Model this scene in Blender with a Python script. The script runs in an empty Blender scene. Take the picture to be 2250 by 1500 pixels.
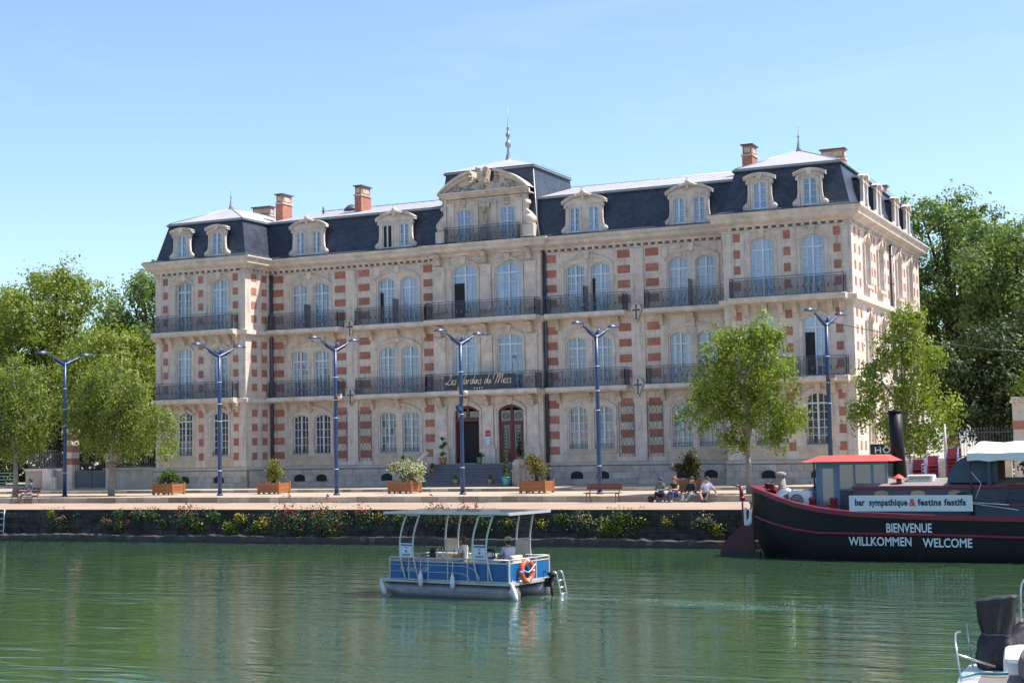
import bpy, bmesh, math, random
import numpy as np
from mathutils import Vector, Matrix
random.seed(7)
rng = np.random.default_rng(11)
R = math.radians
scene = bpy.context.scene
COL = scene.collection

# ------------------------------------------------------------------ camera
cam_data = bpy.data.cameras.new('camera')
cam_data.sensor_width = 36.0
cam_data.lens = 53.31
cam_data.clip_end = 5000
cam = bpy.data.objects.new('camera', cam_data)
COL.objects.link(cam)
YAW, PITCH, ROLL = 0.4348, 0.0697, -0.0188
fwd = Vector((-math.sin(YAW) * math.cos(PITCH), math.cos(YAW) * math.cos(PITCH), math.sin(PITCH)))
rgt = Vector((math.cos(YAW), math.sin(YAW), 0))
upv = rgt.cross(fwd)
r2 = rgt * math.cos(ROLL) + upv * math.sin(ROLL)
u2 = upv * math.cos(ROLL) - rgt * math.sin(ROLL)
M4 = Matrix(((r2.x, u2.x, -fwd.x, 61.743), (r2.y, u2.y, -fwd.y, -78.586), (r2.z, u2.z, -fwd.z, 2.605), (0, 0, 0, 1)))
cam.matrix_world = M4
scene.camera = cam

# ------------------------------------------------------------------ sky, sun, exposure
SUN = Vector((0.52, 0.25, 1.0)).normalized()
EL = math.asin(SUN.z)
AZ = math.atan2(SUN.x, SUN.y)
world = bpy.data.worlds.new('World')
scene.world = world
world.use_nodes = True
wn = world.node_tree.nodes
sky = wn.new('ShaderNodeTexSky')
sky.sky_type = 'NISHITA'
sky.sun_disc = False
sky.sun_elevation = EL
sky.sun_rotation = AZ
sky.air_density = 0.8
sky.dust_density = 1.0
sky.ozone_density = 1.0
bg = wn['Background']
bg.inputs['Strength'].default_value = 0.132
tint = wn.new('ShaderNodeVectorMath'); tint.operation = 'MULTIPLY'; tint.inputs[1].default_value = (0.92, 0.985, 1.0)
world.node_tree.links.new(sky.outputs[0], tint.inputs[0])
# a breath of thin cirrus, streaked along the wind
wt = world.node_tree
tc = wn.new('ShaderNodeTexCoord'); wmp = wn.new('ShaderNodeMapping'); wmp.inputs['Scale'].default_value = (1.5, 1.5, 11.0); wmp.inputs['Rotation'].default_value = (0.05, 0.06, 0.0)
wt.links.new(tc.outputs['Generated'], wmp.inputs[0])
wno = wn.new('ShaderNodeTexNoise'); wno.inputs['Scale'].default_value = 2.2; wno.inputs['Detail'].default_value = 7; wno.inputs['Roughness'].default_value = 0.62; wno.inputs['Distortion'].default_value = 0.8
wt.links.new(wmp.outputs[0], wno.inputs['Vector'])
wrp = wn.new('ShaderNodeMapRange'); wrp.inputs['From Min'].default_value = 0.55; wrp.inputs['From Max'].default_value = 0.85; wrp.inputs['To Min'].default_value = 0.0; wrp.inputs['To Max'].default_value = 0.17
wt.links.new(wno.outputs['Fac'], wrp.inputs['Value'])
wmx = wn.new('ShaderNodeMix'); wmx.data_type = 'RGBA'; wt.links.new(wrp.outputs[0], wmx.inputs['Factor']); wt.links.new(tint.outputs[0], wmx.inputs['A']); wmx.inputs['B'].default_value = (4.2, 4.5, 4.9, 1)
wt.links.new(wmx.outputs['Result'], bg.inputs['Color'])
sun_data = bpy.data.lights.new('sun', 'SUN')
sun_data.energy = 4.3
sun_data.angle = R(0.55)
sun_data.color = (1.0, 0.94, 0.86)
sun = bpy.data.objects.new('sun', sun_data)
sun.rotation_euler = (-SUN).to_track_quat('-Z', 'Y').to_euler()
sun.location = (60, 20, 80)
COL.objects.link(sun)
scene.view_settings.view_transform = 'Standard'
scene.view_settings.look = 'None'
scene.view_settings.gamma = 1.0
scene.view_settings.exposure = 0.95

# ------------------------------------------------------------------ materials
def new_mat(name):
    m = bpy.data.materials.new(name)
    m.use_nodes = True
    nt = m.node_tree
    b = nt.nodes['Principled BSDF']
    return m, nt, b
def N(nt, kind, **kw):
    n = nt.nodes.new(kind)
    for k, v in kw.items():
        if hasattr(n, k):
            setattr(n, k, v)
        else:
            n.inputs[k].default_value = v
    return n
def L(nt, a, b):
    nt.links.new(a, b)
def rgba(c):
    return (c[0], c[1], c[2], 1)
def mul(c, k):
    return tuple(min(1, x * k) for x in c)
def vary(nt, col, amt, scale, coord='pos', rnd=0.0, detail=5):
    """colour with noise and per-object variation; returns socket"""
    if coord == 'pos':
        v = N(nt, 'ShaderNodeNewGeometry').outputs['Position']
    else:
        v = N(nt, 'ShaderNodeTexCoord').outputs['Object']
    no = N(nt, 'ShaderNodeTexNoise', Scale=scale, Detail=detail, Roughness=0.65)
    L(nt, v, no.inputs['Vector'])
    rp = N(nt, 'ShaderNodeMapRange')
    rp.inputs['From Min'].default_value = 0.3
    rp.inputs['From Max'].default_value = 0.7
    rp.inputs['To Min'].default_value = 1 - amt
    rp.inputs['To Max'].default_value = 1 + amt
    L(nt, no.outputs['Fac'], rp.inputs['Value'])
    val = rp.outputs[0]
    if rnd:
        oi = N(nt, 'ShaderNodeObjectInfo')
        r2_ = N(nt, 'ShaderNodeMapRange')
        r2_.inputs['To Min'].default_value = 1 - rnd
        r2_.inputs['To Max'].default_value = 1 + rnd
        L(nt, oi.outputs['Random'], r2_.inputs['Value'])
        mm = N(nt, 'ShaderNodeMath', operation='MULTIPLY')
        L(nt, val, mm.inputs[0]); L(nt, r2_.outputs[0], mm.inputs[1])
        val = mm.outputs[0]
    vm = N(nt, 'ShaderNodeVectorMath', operation='SCALE')
    if isinstance(col, tuple):
        vm.inputs[0].default_value = col
    else:
        L(nt, col, vm.inputs[0])
    L(nt, val, vm.inputs['Scale'])
    return vm.outputs[0]
def add_bump(nt, b, height, strength=0.3, dist=0.02):
    bp = N(nt, 'ShaderNodeBump')
    bp.inputs['Strength'].default_value = strength
    bp.inputs['Distance'].default_value = dist
    L(nt, height, bp.inputs['Height'])
    L(nt, bp.outputs[0], b.inputs['Normal'])
def mat(name, col, rough=0.6, amt=0.12, scale=3.0, metal=0.0, spec=0.5, rnd=0.0, coord='pos', bump=0.0, bscale=20):
    m, nt, b = new_mat(name)
    L(nt, vary(nt, col, amt, scale, coord, rnd), b.inputs['Base Color'])
    b.inputs['Roughness'].default_value = rough
    b.inputs['Metallic'].default_value = metal
    b.inputs['Specular IOR Level'].default_value = spec
    if bump:
        g = N(nt, 'ShaderNodeNewGeometry')
        no = N(nt, 'ShaderNodeTexNoise', Scale=bscale, Detail=4)
        L(nt, g.outputs['Position'], no.inputs['Vector'])
        add_bump(nt, b, no.outputs['Fac'], bump, 0.02)
    return m
def wall_uv(nt, dz=0.0):
    """(x+y, z) in metres, works on every axis-aligned wall"""
    g = N(nt, 'ShaderNodeNewGeometry')
    s = N(nt, 'ShaderNodeSeparateXYZ'); L(nt, g.outputs['Position'], s.inputs[0])
    a = N(nt, 'ShaderNodeMath', operation='ADD'); L(nt, s.outputs[0], a.inputs[0]); L(nt, s.outputs[1], a.inputs[1])
    z = N(nt, 'ShaderNodeMath', operation='ADD'); L(nt, s.outputs[2], z.inputs[0]); z.inputs[1].default_value = dz
    c = N(nt, 'ShaderNodeCombineXYZ'); L(nt, a.outputs[0], c.inputs[0]); L(nt, z.outputs[0], c.inputs[1])
    return c.outputs[0]
def brick_mat(name, c1, c2, mortar, bw, rh, ms, rough=0.8, amt=0.15, scale=1.5, bias=0.0, bump=0.4, dz=0.0, spec=0.3, streak=0.0, rnd=0.0):
    m, nt, b = new_mat(name)
    uv = wall_uv(nt, dz)
    br = N(nt, 'ShaderNodeTexBrick', offset=0.5, squash=1.0)
    br.inputs['Color1'].default_value = rgba(c1)
    br.inputs['Color2'].default_value = rgba(c2)
    br.inputs['Mortar'].default_value = rgba(mortar)
    br.inputs['Scale'].default_value = 1.0
    br.inputs['Brick Width'].default_value = bw
    br.inputs['Row Height'].default_value = rh
    br.inputs['Mortar Size'].default_value = ms
    br.inputs['Mortar Smooth'].default_value = 0.3
    br.inputs['Bias'].default_value = bias
    L(nt, uv, br.inputs['Vector'])
    col = vary(nt, br.outputs['Color'], amt, scale, rnd=rnd)
    if streak:
        mp = N(nt, 'ShaderNodeMapping'); mp.inputs['Scale'].default_value = (2.2, 0.25, 1)
        L(nt, uv, mp.inputs[0])
        no = N(nt, 'ShaderNodeTexNoise', Scale=1.6, Detail=5, Roughness=0.6); L(nt, mp.outputs[0], no.inputs['Vector'])
        rp = N(nt, 'ShaderNodeMapRange'); rp.inputs['From Min'].default_value = 0.52; rp.inputs['From Max'].default_value = 0.75
        rp.inputs['To Min'].default_value = 1.0; rp.inputs['To Max'].default_value = 1 - streak
        L(nt, no.outputs['Fac'], rp.inputs['Value'])
        vm = N(nt, 'ShaderNodeVectorMath', operation='SCALE'); L(nt, col, vm.inputs[0]); L(nt, rp.outputs[0], vm.inputs['Scale'])
        col = vm.outputs[0]
    L(nt, col, b.inputs['Base Color'])
    b.inputs['Roughness'].default_value = rough
    b.inputs['Specular IOR Level'].default_value = spec
    inv = N(nt, 'ShaderNodeMath', operation='SUBTRACT'); inv.inputs[0].default_value = 1.0
    L(nt, br.outputs['Fac'], inv.inputs[1])
    add_bump(nt, b, inv.outputs[0], bump, 0.01)
    return m

STONE = (0.62, 0.525, 0.445)
MAT = {}
MAT['ashlar'] = brick_mat('ashlar_limestone', STONE, (0.655, 0.567, 0.495), (0.41, 0.355, 0.31), 1.15, 0.4425, 0.007, 0.85, 0.13, 0.9, dz=0.055, streak=0.5)
MAT['stone'] = mat('limestone_trim', (0.61, 0.525, 0.455), 0.85, 0.24, 1.6, spec=0.25, bump=0.25, bscale=14)
MAT['stone_warm'] = mat('limestone_warm', (0.54, 0.445, 0.345), 0.85, 0.2, 1.5, spec=0.25, bump=0.3, bscale=10)
MAT['stone_weathered'] = mat('limestone_weathered', (0.47, 0.40, 0.325), 0.9, 0.38, 2.2, spec=0.2, bump=0.7, bscale=9)
MAT['plinth'] = mat('plinth_stone', (0.46, 0.41, 0.36), 0.9, 0.2, 2.0, rnd=0.14, spec=0.2, bump=0.4, bscale=16)
MAT['mortar'] = mat('mortar', (0.24, 0.20, 0.16), 0.95, 0.15, 4)
MAT['brick'] = brick_mat('red_brick', (0.36, 0.108, 0.068), (0.44, 0.155, 0.105), (0.38, 0.245, 0.185), 0.22, 0.074, 0.010, 0.85, 0.18, 2.0, rnd=0.13)
MAT['slate'] = brick_mat('slate_roof', (0.024, 0.033, 0.058), (0.046, 0.056, 0.086), (0.013, 0.017, 0.028), 0.30, 0.16, 0.012, 0.45, 0.30, 0.7, bump=0.6, spec=0.55)
MAT['slate_dark'] = mat('dark_lead', (0.055, 0.065, 0.085), 0.45, 0.15, 3)
MAT['zinc'] = mat('zinc_sheet', (0.37, 0.365, 0.385), 0.62, 0.12, 0.9, spec=0.4)
MAT['zinc_edge'] = mat('zinc_edge', (0.30, 0.315, 0.34), 0.4, 0.08, 2, metal=0.3)
MAT['white_paint'] = mat('window_paint', (0.62, 0.66, 0.72), 0.5, 0.06, 3)
MAT['iron'] = mat('wrought_iron', (0.080, 0.094, 0.120), 0.5, 0.15, 5)
MAT['iron_panel'] = mat('iron_backing', (0.085, 0.095, 0.115), 0.6, 0.15, 3)
MAT['pipe'] = mat('downpipe_paint', (0.045, 0.060, 0.070), 0.45, 0.15, 3)
MAT['dark'] = mat('interior_shade', (0.010, 0.011, 0.013), 0.7, 0.2, 2)  # near-black colour stands in for shade inside rooms and openings
MAT['diamond'] = mat('dark_diamond_tile', (0.028, 0.035, 0.055), 0.3, 0.1, 3)
MAT['door_red'] = mat('oxblood_paint', (0.105, 0.020, 0.025), 0.45, 0.15, 3)
MAT['gold'] = mat('sign_gilt', (0.78, 0.64, 0.50), 0.45, 0.1, 6, metal=0.1)
MAT['step'] = mat('grey_step_stone', (0.115, 0.125, 0.15), 0.75, 0.16, 3, bump=0.2)
def glass_mat(name, base, refl_tint=(0.9, 0.95, 1.0), rough=0.03, k=0.55, amt=0.2, scale=1.2):
    m, nt, b = new_mat(name)
    L(nt, vary(nt, base, amt, scale, rnd=0.35), b.inputs['Base Color'])
    b.inputs['Roughness'].default_value = 0.5
    b.inputs['Specular IOR Level'].default_value = 0.5
    gl = N(nt, 'ShaderNodeBsdfGlossy'); gl.inputs['Roughness'].default_value = rough
    gl.inputs['Color'].default_value = rgba(refl_tint)
    fr = N(nt, 'ShaderNodeFresnel'); fr.inputs['IOR'].default_value = 1.5
    ad = N(nt, 'ShaderNodeMath', operation='MULTIPLY_ADD'); L(nt, fr.outputs[0], ad.inputs[0]); ad.inputs[1].default_value = 1.6; ad.inputs[2].default_value = k * 0.35
    ad.use_clamp = True
    mx = N(nt, 'ShaderNodeMixShader'); L(nt, ad.outputs[0], mx.inputs[0]); L(nt, b.outputs[0], mx.inputs[1]); L(nt, gl.outputs[0], mx.inputs[2])
    L(nt, mx.outputs[0], nt.nodes['Material Output'].inputs['Surface'])
    return m
MAT['glass_sky'] = glass_mat('sky_curtain_glass', (0.085, 0.145, 0.25), k=0.22)  # blue of reflected sky and shaded curtains put into the base colour
MAT['glass_curtain'] = glass_mat('net_curtain_glass', (0.20, 0.275, 0.38), k=0.15, amt=0.15)
MAT['glass_mid'] = glass_mat('half_dark_glass', (0.06, 0.08, 0.105), k=0.2, amt=0.6, scale=0.8)
MAT['glass_dark'] = glass_mat('dark_glass', (0.022, 0.026, 0.026), k=0.1, amt=0.6, scale=0.9)
MAT['glass_warm'] = glass_mat('warm_glass', (0.16, 0.135, 0.115), k=0.15, amt=0.7, scale=0.9)
def paving(name, c, rough=0.85, amt=0.12, s1=0.35, s2=9.0, bump=0.15):
    m, nt, b = new_mat(name)
    c1 = vary(nt, c, amt, s1)
    c2 = vary(nt, c1, amt * 0.6, s2)
    L(nt, c2, b.inputs['Base Color'])
    b.inputs['Roughness'].default_value = rough
    b.inputs['Specular IOR Level'].default_value = 0.25
    g = N(nt, 'ShaderNodeNewGeometry'); no = N(nt, 'ShaderNodeTexNoise', Scale=25.0, Detail=3)
    L(nt, g.outputs['Position'], no.inputs['Vector']); add_bump(nt, b, no.outputs['Fac'], bump, 0.01)
    return m
MAT['quay'] = paving('quay_gravel', (0.335, 0.25, 0.195))
MAT['pavement'] = paving('pale_pavement', (0.37, 0.31, 0.255))
MAT['forecourt'] = paving('forecourt', (0.36, 0.315, 0.27))
MAT['kerbstone'] = mat('kerbstone', (0.36, 0.29, 0.22), 0.9, 0.15, 3, rnd=0.5, spec=0.2, bump=0.3)
MAT['quay_wall'] = brick_mat('dark_quay_masonry', (0.034, 0.032, 0.031), (0.046, 0.042, 0.039), (0.026, 0.025, 0.025), 0.83, 0.36, 0.02, 0.9, 0.75, 1.7, bump=0.9)
MAT['ledge'] = mat('wet_ledge', (0.046, 0.042, 0.038), 0.8, 0.35, 2.0, bump=0.5, bscale=6)
MAT['lamp_blue'] = mat('blue_enamel', (0.020, 0.046, 0.125), 0.35, 0.06, 3)
MAT['lens'] = mat('lamp_lens', (0.45, 0.42, 0.36), 0.3, 0.05, 3)
MAT['wood'] = mat('orange_timber', (0.30, 0.105, 0.035), 0.6, 0.22, 5, rnd=0.12, coord='obj')
MAT['wood_dark'] = mat('bench_timber', (0.16, 0.055, 0.035), 0.6, 0.2, 5, rnd=0.1)
MAT['steel'] = mat('stainless_steel', (0.55, 0.56, 0.58), 0.28, 0.06, 4, metal=0.85)
MAT['alu'] = mat('aluminium', (0.27, 0.26, 0.265), 0.45, 0.22, 3, metal=0.4)
MAT['alu_tube'] = mat('anodised_tube', (0.50, 0.49, 0.48), 0.4, 0.06, 4, metal=0.3)
MAT['boat_blue'] = mat('blue_side_panel', (0.010, 0.115, 0.31), 0.4, 0.10, 2)
MAT['solar'] = mat('solar_glass', (0.10, 0.11, 0.13), 0.12, 0.06, 3)
MAT['cream'] = mat('cream_canvas', (0.58, 0.50, 0.41), 0.8, 0.08, 4)
MAT['white'] = mat('white_gelcoat', (0.72, 0.72, 0.71), 0.35, 0.06, 3)
MAT['sign_white'] = mat('sign_board', (0.60, 0.66, 0.74), 0.5, 0.05, 2)
MAT['ink'] = mat('dark_print', (0.02, 0.022, 0.03), 0.5, 0.05, 3)
MAT['ink_blue'] = mat('blue_print', (0.06, 0.12, 0.30), 0.5, 0.05, 3)
MAT['ink_red'] = mat('red_print', (0.55, 0.05, 0.04), 0.5, 0.05, 3)
MAT['ink_white'] = mat('white_letter', (0.66, 0.73, 0.78), 0.5, 0.06, 4)
MAT['fender'] = mat('white_fender', (0.66, 0.70, 0.74), 0.45, 0.06, 3)
MAT['orange'] = mat('lifebuoy_orange', (0.72, 0.11, 0.03), 0.45, 0.08, 4)
MAT['black'] = mat('black_rubber', (0.014, 0.014, 0.016), 0.5, 0.15, 4)
hm_, nt, b = new_mat('black_hull')   # black paint with scuffs and rust bleeding through
g = N(nt, 'ShaderNodeNewGeometry')
def band(scale, sc3, lo, hi):
    mp_ = N(nt, 'ShaderNodeMapping'); mp_.inputs['Scale'].default_value = sc3; L(nt, g.outputs['Position'], mp_.inputs[0])
    no_ = N(nt, 'ShaderNodeTexNoise', Scale=scale, Detail=6, Roughness=0.7); L(nt, mp_.outputs[0], no_.inputs['Vector'])
    r_ = N(nt, 'ShaderNodeMapRange'); r_.inputs['From Min'].default_value = lo; r_.inputs['From Max'].default_value = hi; L(nt, no_.outputs['Fac'], r_.inputs['Value'])
    return r_.outputs[0]
m1 = N(nt, 'ShaderNodeMix', data_type='RGBA'); m1.inputs['A'].default_value = (0.0065, 0.0065, 0.0095, 1); m1.inputs['B'].default_value = (0.045, 0.024, 0.018, 1); L(nt, band(2.2, (1, 1, 0.45), 0.60, 0.80), m1.inputs['Factor'])
m2 = N(nt, 'ShaderNodeMix', data_type='RGBA'); m2.inputs['B'].default_value = (0.075, 0.070, 0.068, 1); L(nt, m1.outputs['Result'], m2.inputs['A']); L(nt, band(3.5, (0.25, 1, 5.0), 0.64, 0.85), m2.inputs['Factor'])
L(nt, m2.outputs['Result'], b.inputs['Base Color']); b.inputs['Roughness'].default_value = 0.48; b.inputs['Specular IOR Level'].default_value = 0.25
no = N(nt, 'ShaderNodeTexNoise', Scale=1.6, Detail=3); L(nt, g.outputs['Position'], no.inputs['Vector']); add_bump(nt, b, no.outputs['Fac'], 0.35, 0.05)
MAT['hull'] = hm_
MAT['boot'] = mat('wine_red_paint', (0.17, 0.014, 0.030), 0.42, 0.18, 3)
MAT['boot_dark'] = mat('rudder_red', (0.055, 0.010, 0.016), 0.5, 0.2, 3)
MAT['house_blue'] = mat('wheelhouse_blue', (0.125, 0.185, 0.285), 0.45, 0.1, 2)
MAT['house_dark'] = mat('wheelhouse_dark', (0.040, 0.052, 0.080), 0.45, 0.12, 2)
MAT['roof_red'] = mat('coral_red_roof', (0.66, 0.075, 0.055), 0.5, 0.06, 2)
MAT['deck'] = mat('grey_deck', (0.20, 0.185, 0.17), 0.8, 0.15, 3)
MAT['canvas_blue'] = mat('slate_blue_canvas', (0.055, 0.085, 0.12), 0.8, 0.12, 2)
MAT['canvas_white'] = mat('white_tarpaulin', (0.74, 0.76, 0.78), 0.7, 0.05, 2)
MAT['cover'] = mat('black_tarpaulin', (0.020, 0.019, 0.021), 0.5, 0.3, 3, bump=0.9, bscale=9)
MAT['cushion'] = mat('grey_cushion', (0.16, 0.14, 0.135), 0.8, 0.1, 3)
MAT['porthole'] = glass_mat('amber_porthole', (0.16, 0.11, 0.055), k=0.2)
MAT['cabin_glass'] = glass_mat('wheelhouse_glass', (0.17, 0.155, 0.13), k=0.3, amt=0.3)
MAT['terracotta'] = mat('terracotta', (0.36, 0.20, 0.12), 0.8, 0.15, 4)
MAT['turquoise'] = mat('turquoise_glaze', (0.05, 0.25, 0.30), 0.3, 0.1, 3)
MAT['hotel_sign'] = mat('black_sign', (0.014, 0.016, 0.018), 0.5, 0.05, 3)
MAT['gate'] = mat('gate_sheet', (0.075, 0.080, 0.090), 0.55, 0.1, 3)
MAT['fence_green'] = mat('green_rail', (0.16, 0.24, 0.17), 0.6, 0.1, 3)
MAT['bark'] = mat('pale_bark', (0.30, 0.25, 0.20), 0.9, 0.3, 6, coord='obj', bump=0.4, bscale=18)
MAT['bark_dark'] = mat('dark_bark', (0.075, 0.06, 0.045), 0.9, 0.3, 5, coord='obj')
MAT['chair_red'] = mat('red_chair_mesh', (0.32, 0.035, 0.045), 0.6, 0.1, 4)
MAT['chair_blue'] = mat('lavender_chair_frame', (0.23, 0.27, 0.55), 0.4, 0.08, 4)
MAT['plaque_red'] = mat('plaque_red', (0.42, 0.02, 0.035), 0.4, 0.05, 3)
MAT['plaque_blue'] = mat('blue_notice', (0.05, 0.08, 0.24), 0.5, 0.1, 3)
MAT['soil'] = mat('soil', (0.05, 0.035, 0.025), 0.95, 0.3, 9)

def island_mat(name, c1, c2, rough=0.9, amt=0.4, scale=2.5, bump=0.6, bscale=9):
    m, nt, b = new_mat(name)
    g = N(nt, 'ShaderNodeNewGeometry'); cr = N(nt, 'ShaderNodeMix', data_type='RGBA')
    L(nt, g.outputs['Random Per Island'], cr.inputs['Factor']); cr.inputs['A'].default_value = rgba(c1); cr.inputs['B'].default_value = rgba(c2)
    L(nt, vary(nt, cr.outputs['Result'], amt, scale), b.inputs['Base Color']); b.inputs['Roughness'].default_value = rough; b.inputs['Specular IOR Level'].default_value = 0.3
    no = N(nt, 'ShaderNodeTexNoise', Scale=bscale, Detail=5); L(nt, g.outputs['Position'], no.inputs['Vector']); add_bump(nt, b, no.outputs['Fac'], bump, 0.03)
    return m
MAT['quay_stone'] = island_mat('quay_stones', (0.026, 0.025, 0.026), (0.060, 0.053, 0.046), 0.9, 0.6, 1.8)
def leaf_mat(name, c1, c2, trans=0.35):
    m, nt, b = new_mat(name)
    g = N(nt, 'ShaderNodeNewGeometry')
    cr = N(nt, 'ShaderNodeMix', data_type='RGBA')
    L(nt, g.outputs['Random Per Island'], cr.inputs['Factor'])
    cr.inputs['A'].default_value = rgba(c1); cr.inputs['B'].default_value = rgba(c2)
    col = vary(nt, cr.outputs['Result'], 0.36, 1.3)
    L(nt, col, b.inputs['Base Color'])
    b.inputs['Roughness'].default_value = 0.5
    b.inputs['Specular IOR Level'].default_value = 0.3
    tr = N(nt, 'ShaderNodeBsdfTranslucent')
    vm = N(nt, 'ShaderNodeVectorMath', operation='MULTIPLY'); L(nt, col, vm.inputs[0]); vm.inputs[1].default_value = (1.25, 1.35, 0.6)
    L(nt, vm.outputs[0], tr.inputs['Color'])
    mx = N(nt, 'ShaderNodeMixShader'); mx.inputs[0].default_value = trans
    L(nt, b.outputs[0], mx.inputs[1]); L(nt, tr.outputs[0], mx.inputs[2])
    L(nt, mx.outputs[0], nt.nodes['Material Output'].inputs['Surface'])
    return m
MAT['leaf_young'] = leaf_mat('young_leaves', (0.145, 0.20, 0.026), (0.255, 0.315, 0.055), 0.44)
MAT['leaf_young_b'] = leaf_mat('young_leaves_pale', (0.15, 0.20, 0.042), (0.25, 0.30, 0.085), 0.44)
MAT['leaf_light'] = leaf_mat('light_leaves', (0.15, 0.20, 0.032), (0.25, 0.30, 0.065), 0.42)
MAT['leaf_mid'] = leaf_mat('mid_leaves', (0.11, 0.165, 0.050), (0.20, 0.27, 0.095), 0.42)
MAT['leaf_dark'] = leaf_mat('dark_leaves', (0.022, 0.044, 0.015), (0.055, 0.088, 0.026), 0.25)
MAT['leaf_shrub'] = leaf_mat('shrub_leaves', (0.05, 0.09, 0.03), (0.10, 0.16, 0.05), 0.3)
MAT['leaf_olive'] = leaf_mat('olive_leaves', (0.18, 0.17, 0.035), (0.32, 0.29, 0.07), 0.35)
MAT['leaf_cream'] = leaf_mat('cream_blossom', (0.50, 0.48, 0.33), (0.62, 0.61, 0.45), 0.3)
MAT['leaf_rust'] = leaf_mat('bronze_leaves', (0.28, 0.10, 0.03), (0.22, 0.20, 0.05), 0.35)
MAT['leaf_rust_dark'] = leaf_mat('dull_bronze_leaves', (0.09, 0.045, 0.02), (0.05, 0.055, 0.02), 0.3)
MAT['leaf_grey'] = leaf_mat('grey_green_leaves', (0.085, 0.115, 0.060), (0.16, 0.195, 0.105), 0.3)
MAT['flower_red'] = leaf_mat('crimson_flowers', (0.36, 0.03, 0.06), (0.50, 0.09, 0.13), 0.3)
MAT['flower_yellow'] = leaf_mat('yellow_flowers', (0.60, 0.42, 0.02), (0.70, 0.55, 0.06), 0.3)
MAT['flower_pink'] = leaf_mat('pale_pink_flowers', (0.5, 0.25, 0.25), (0.6, 0.4, 0.35), 0.3)

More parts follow.
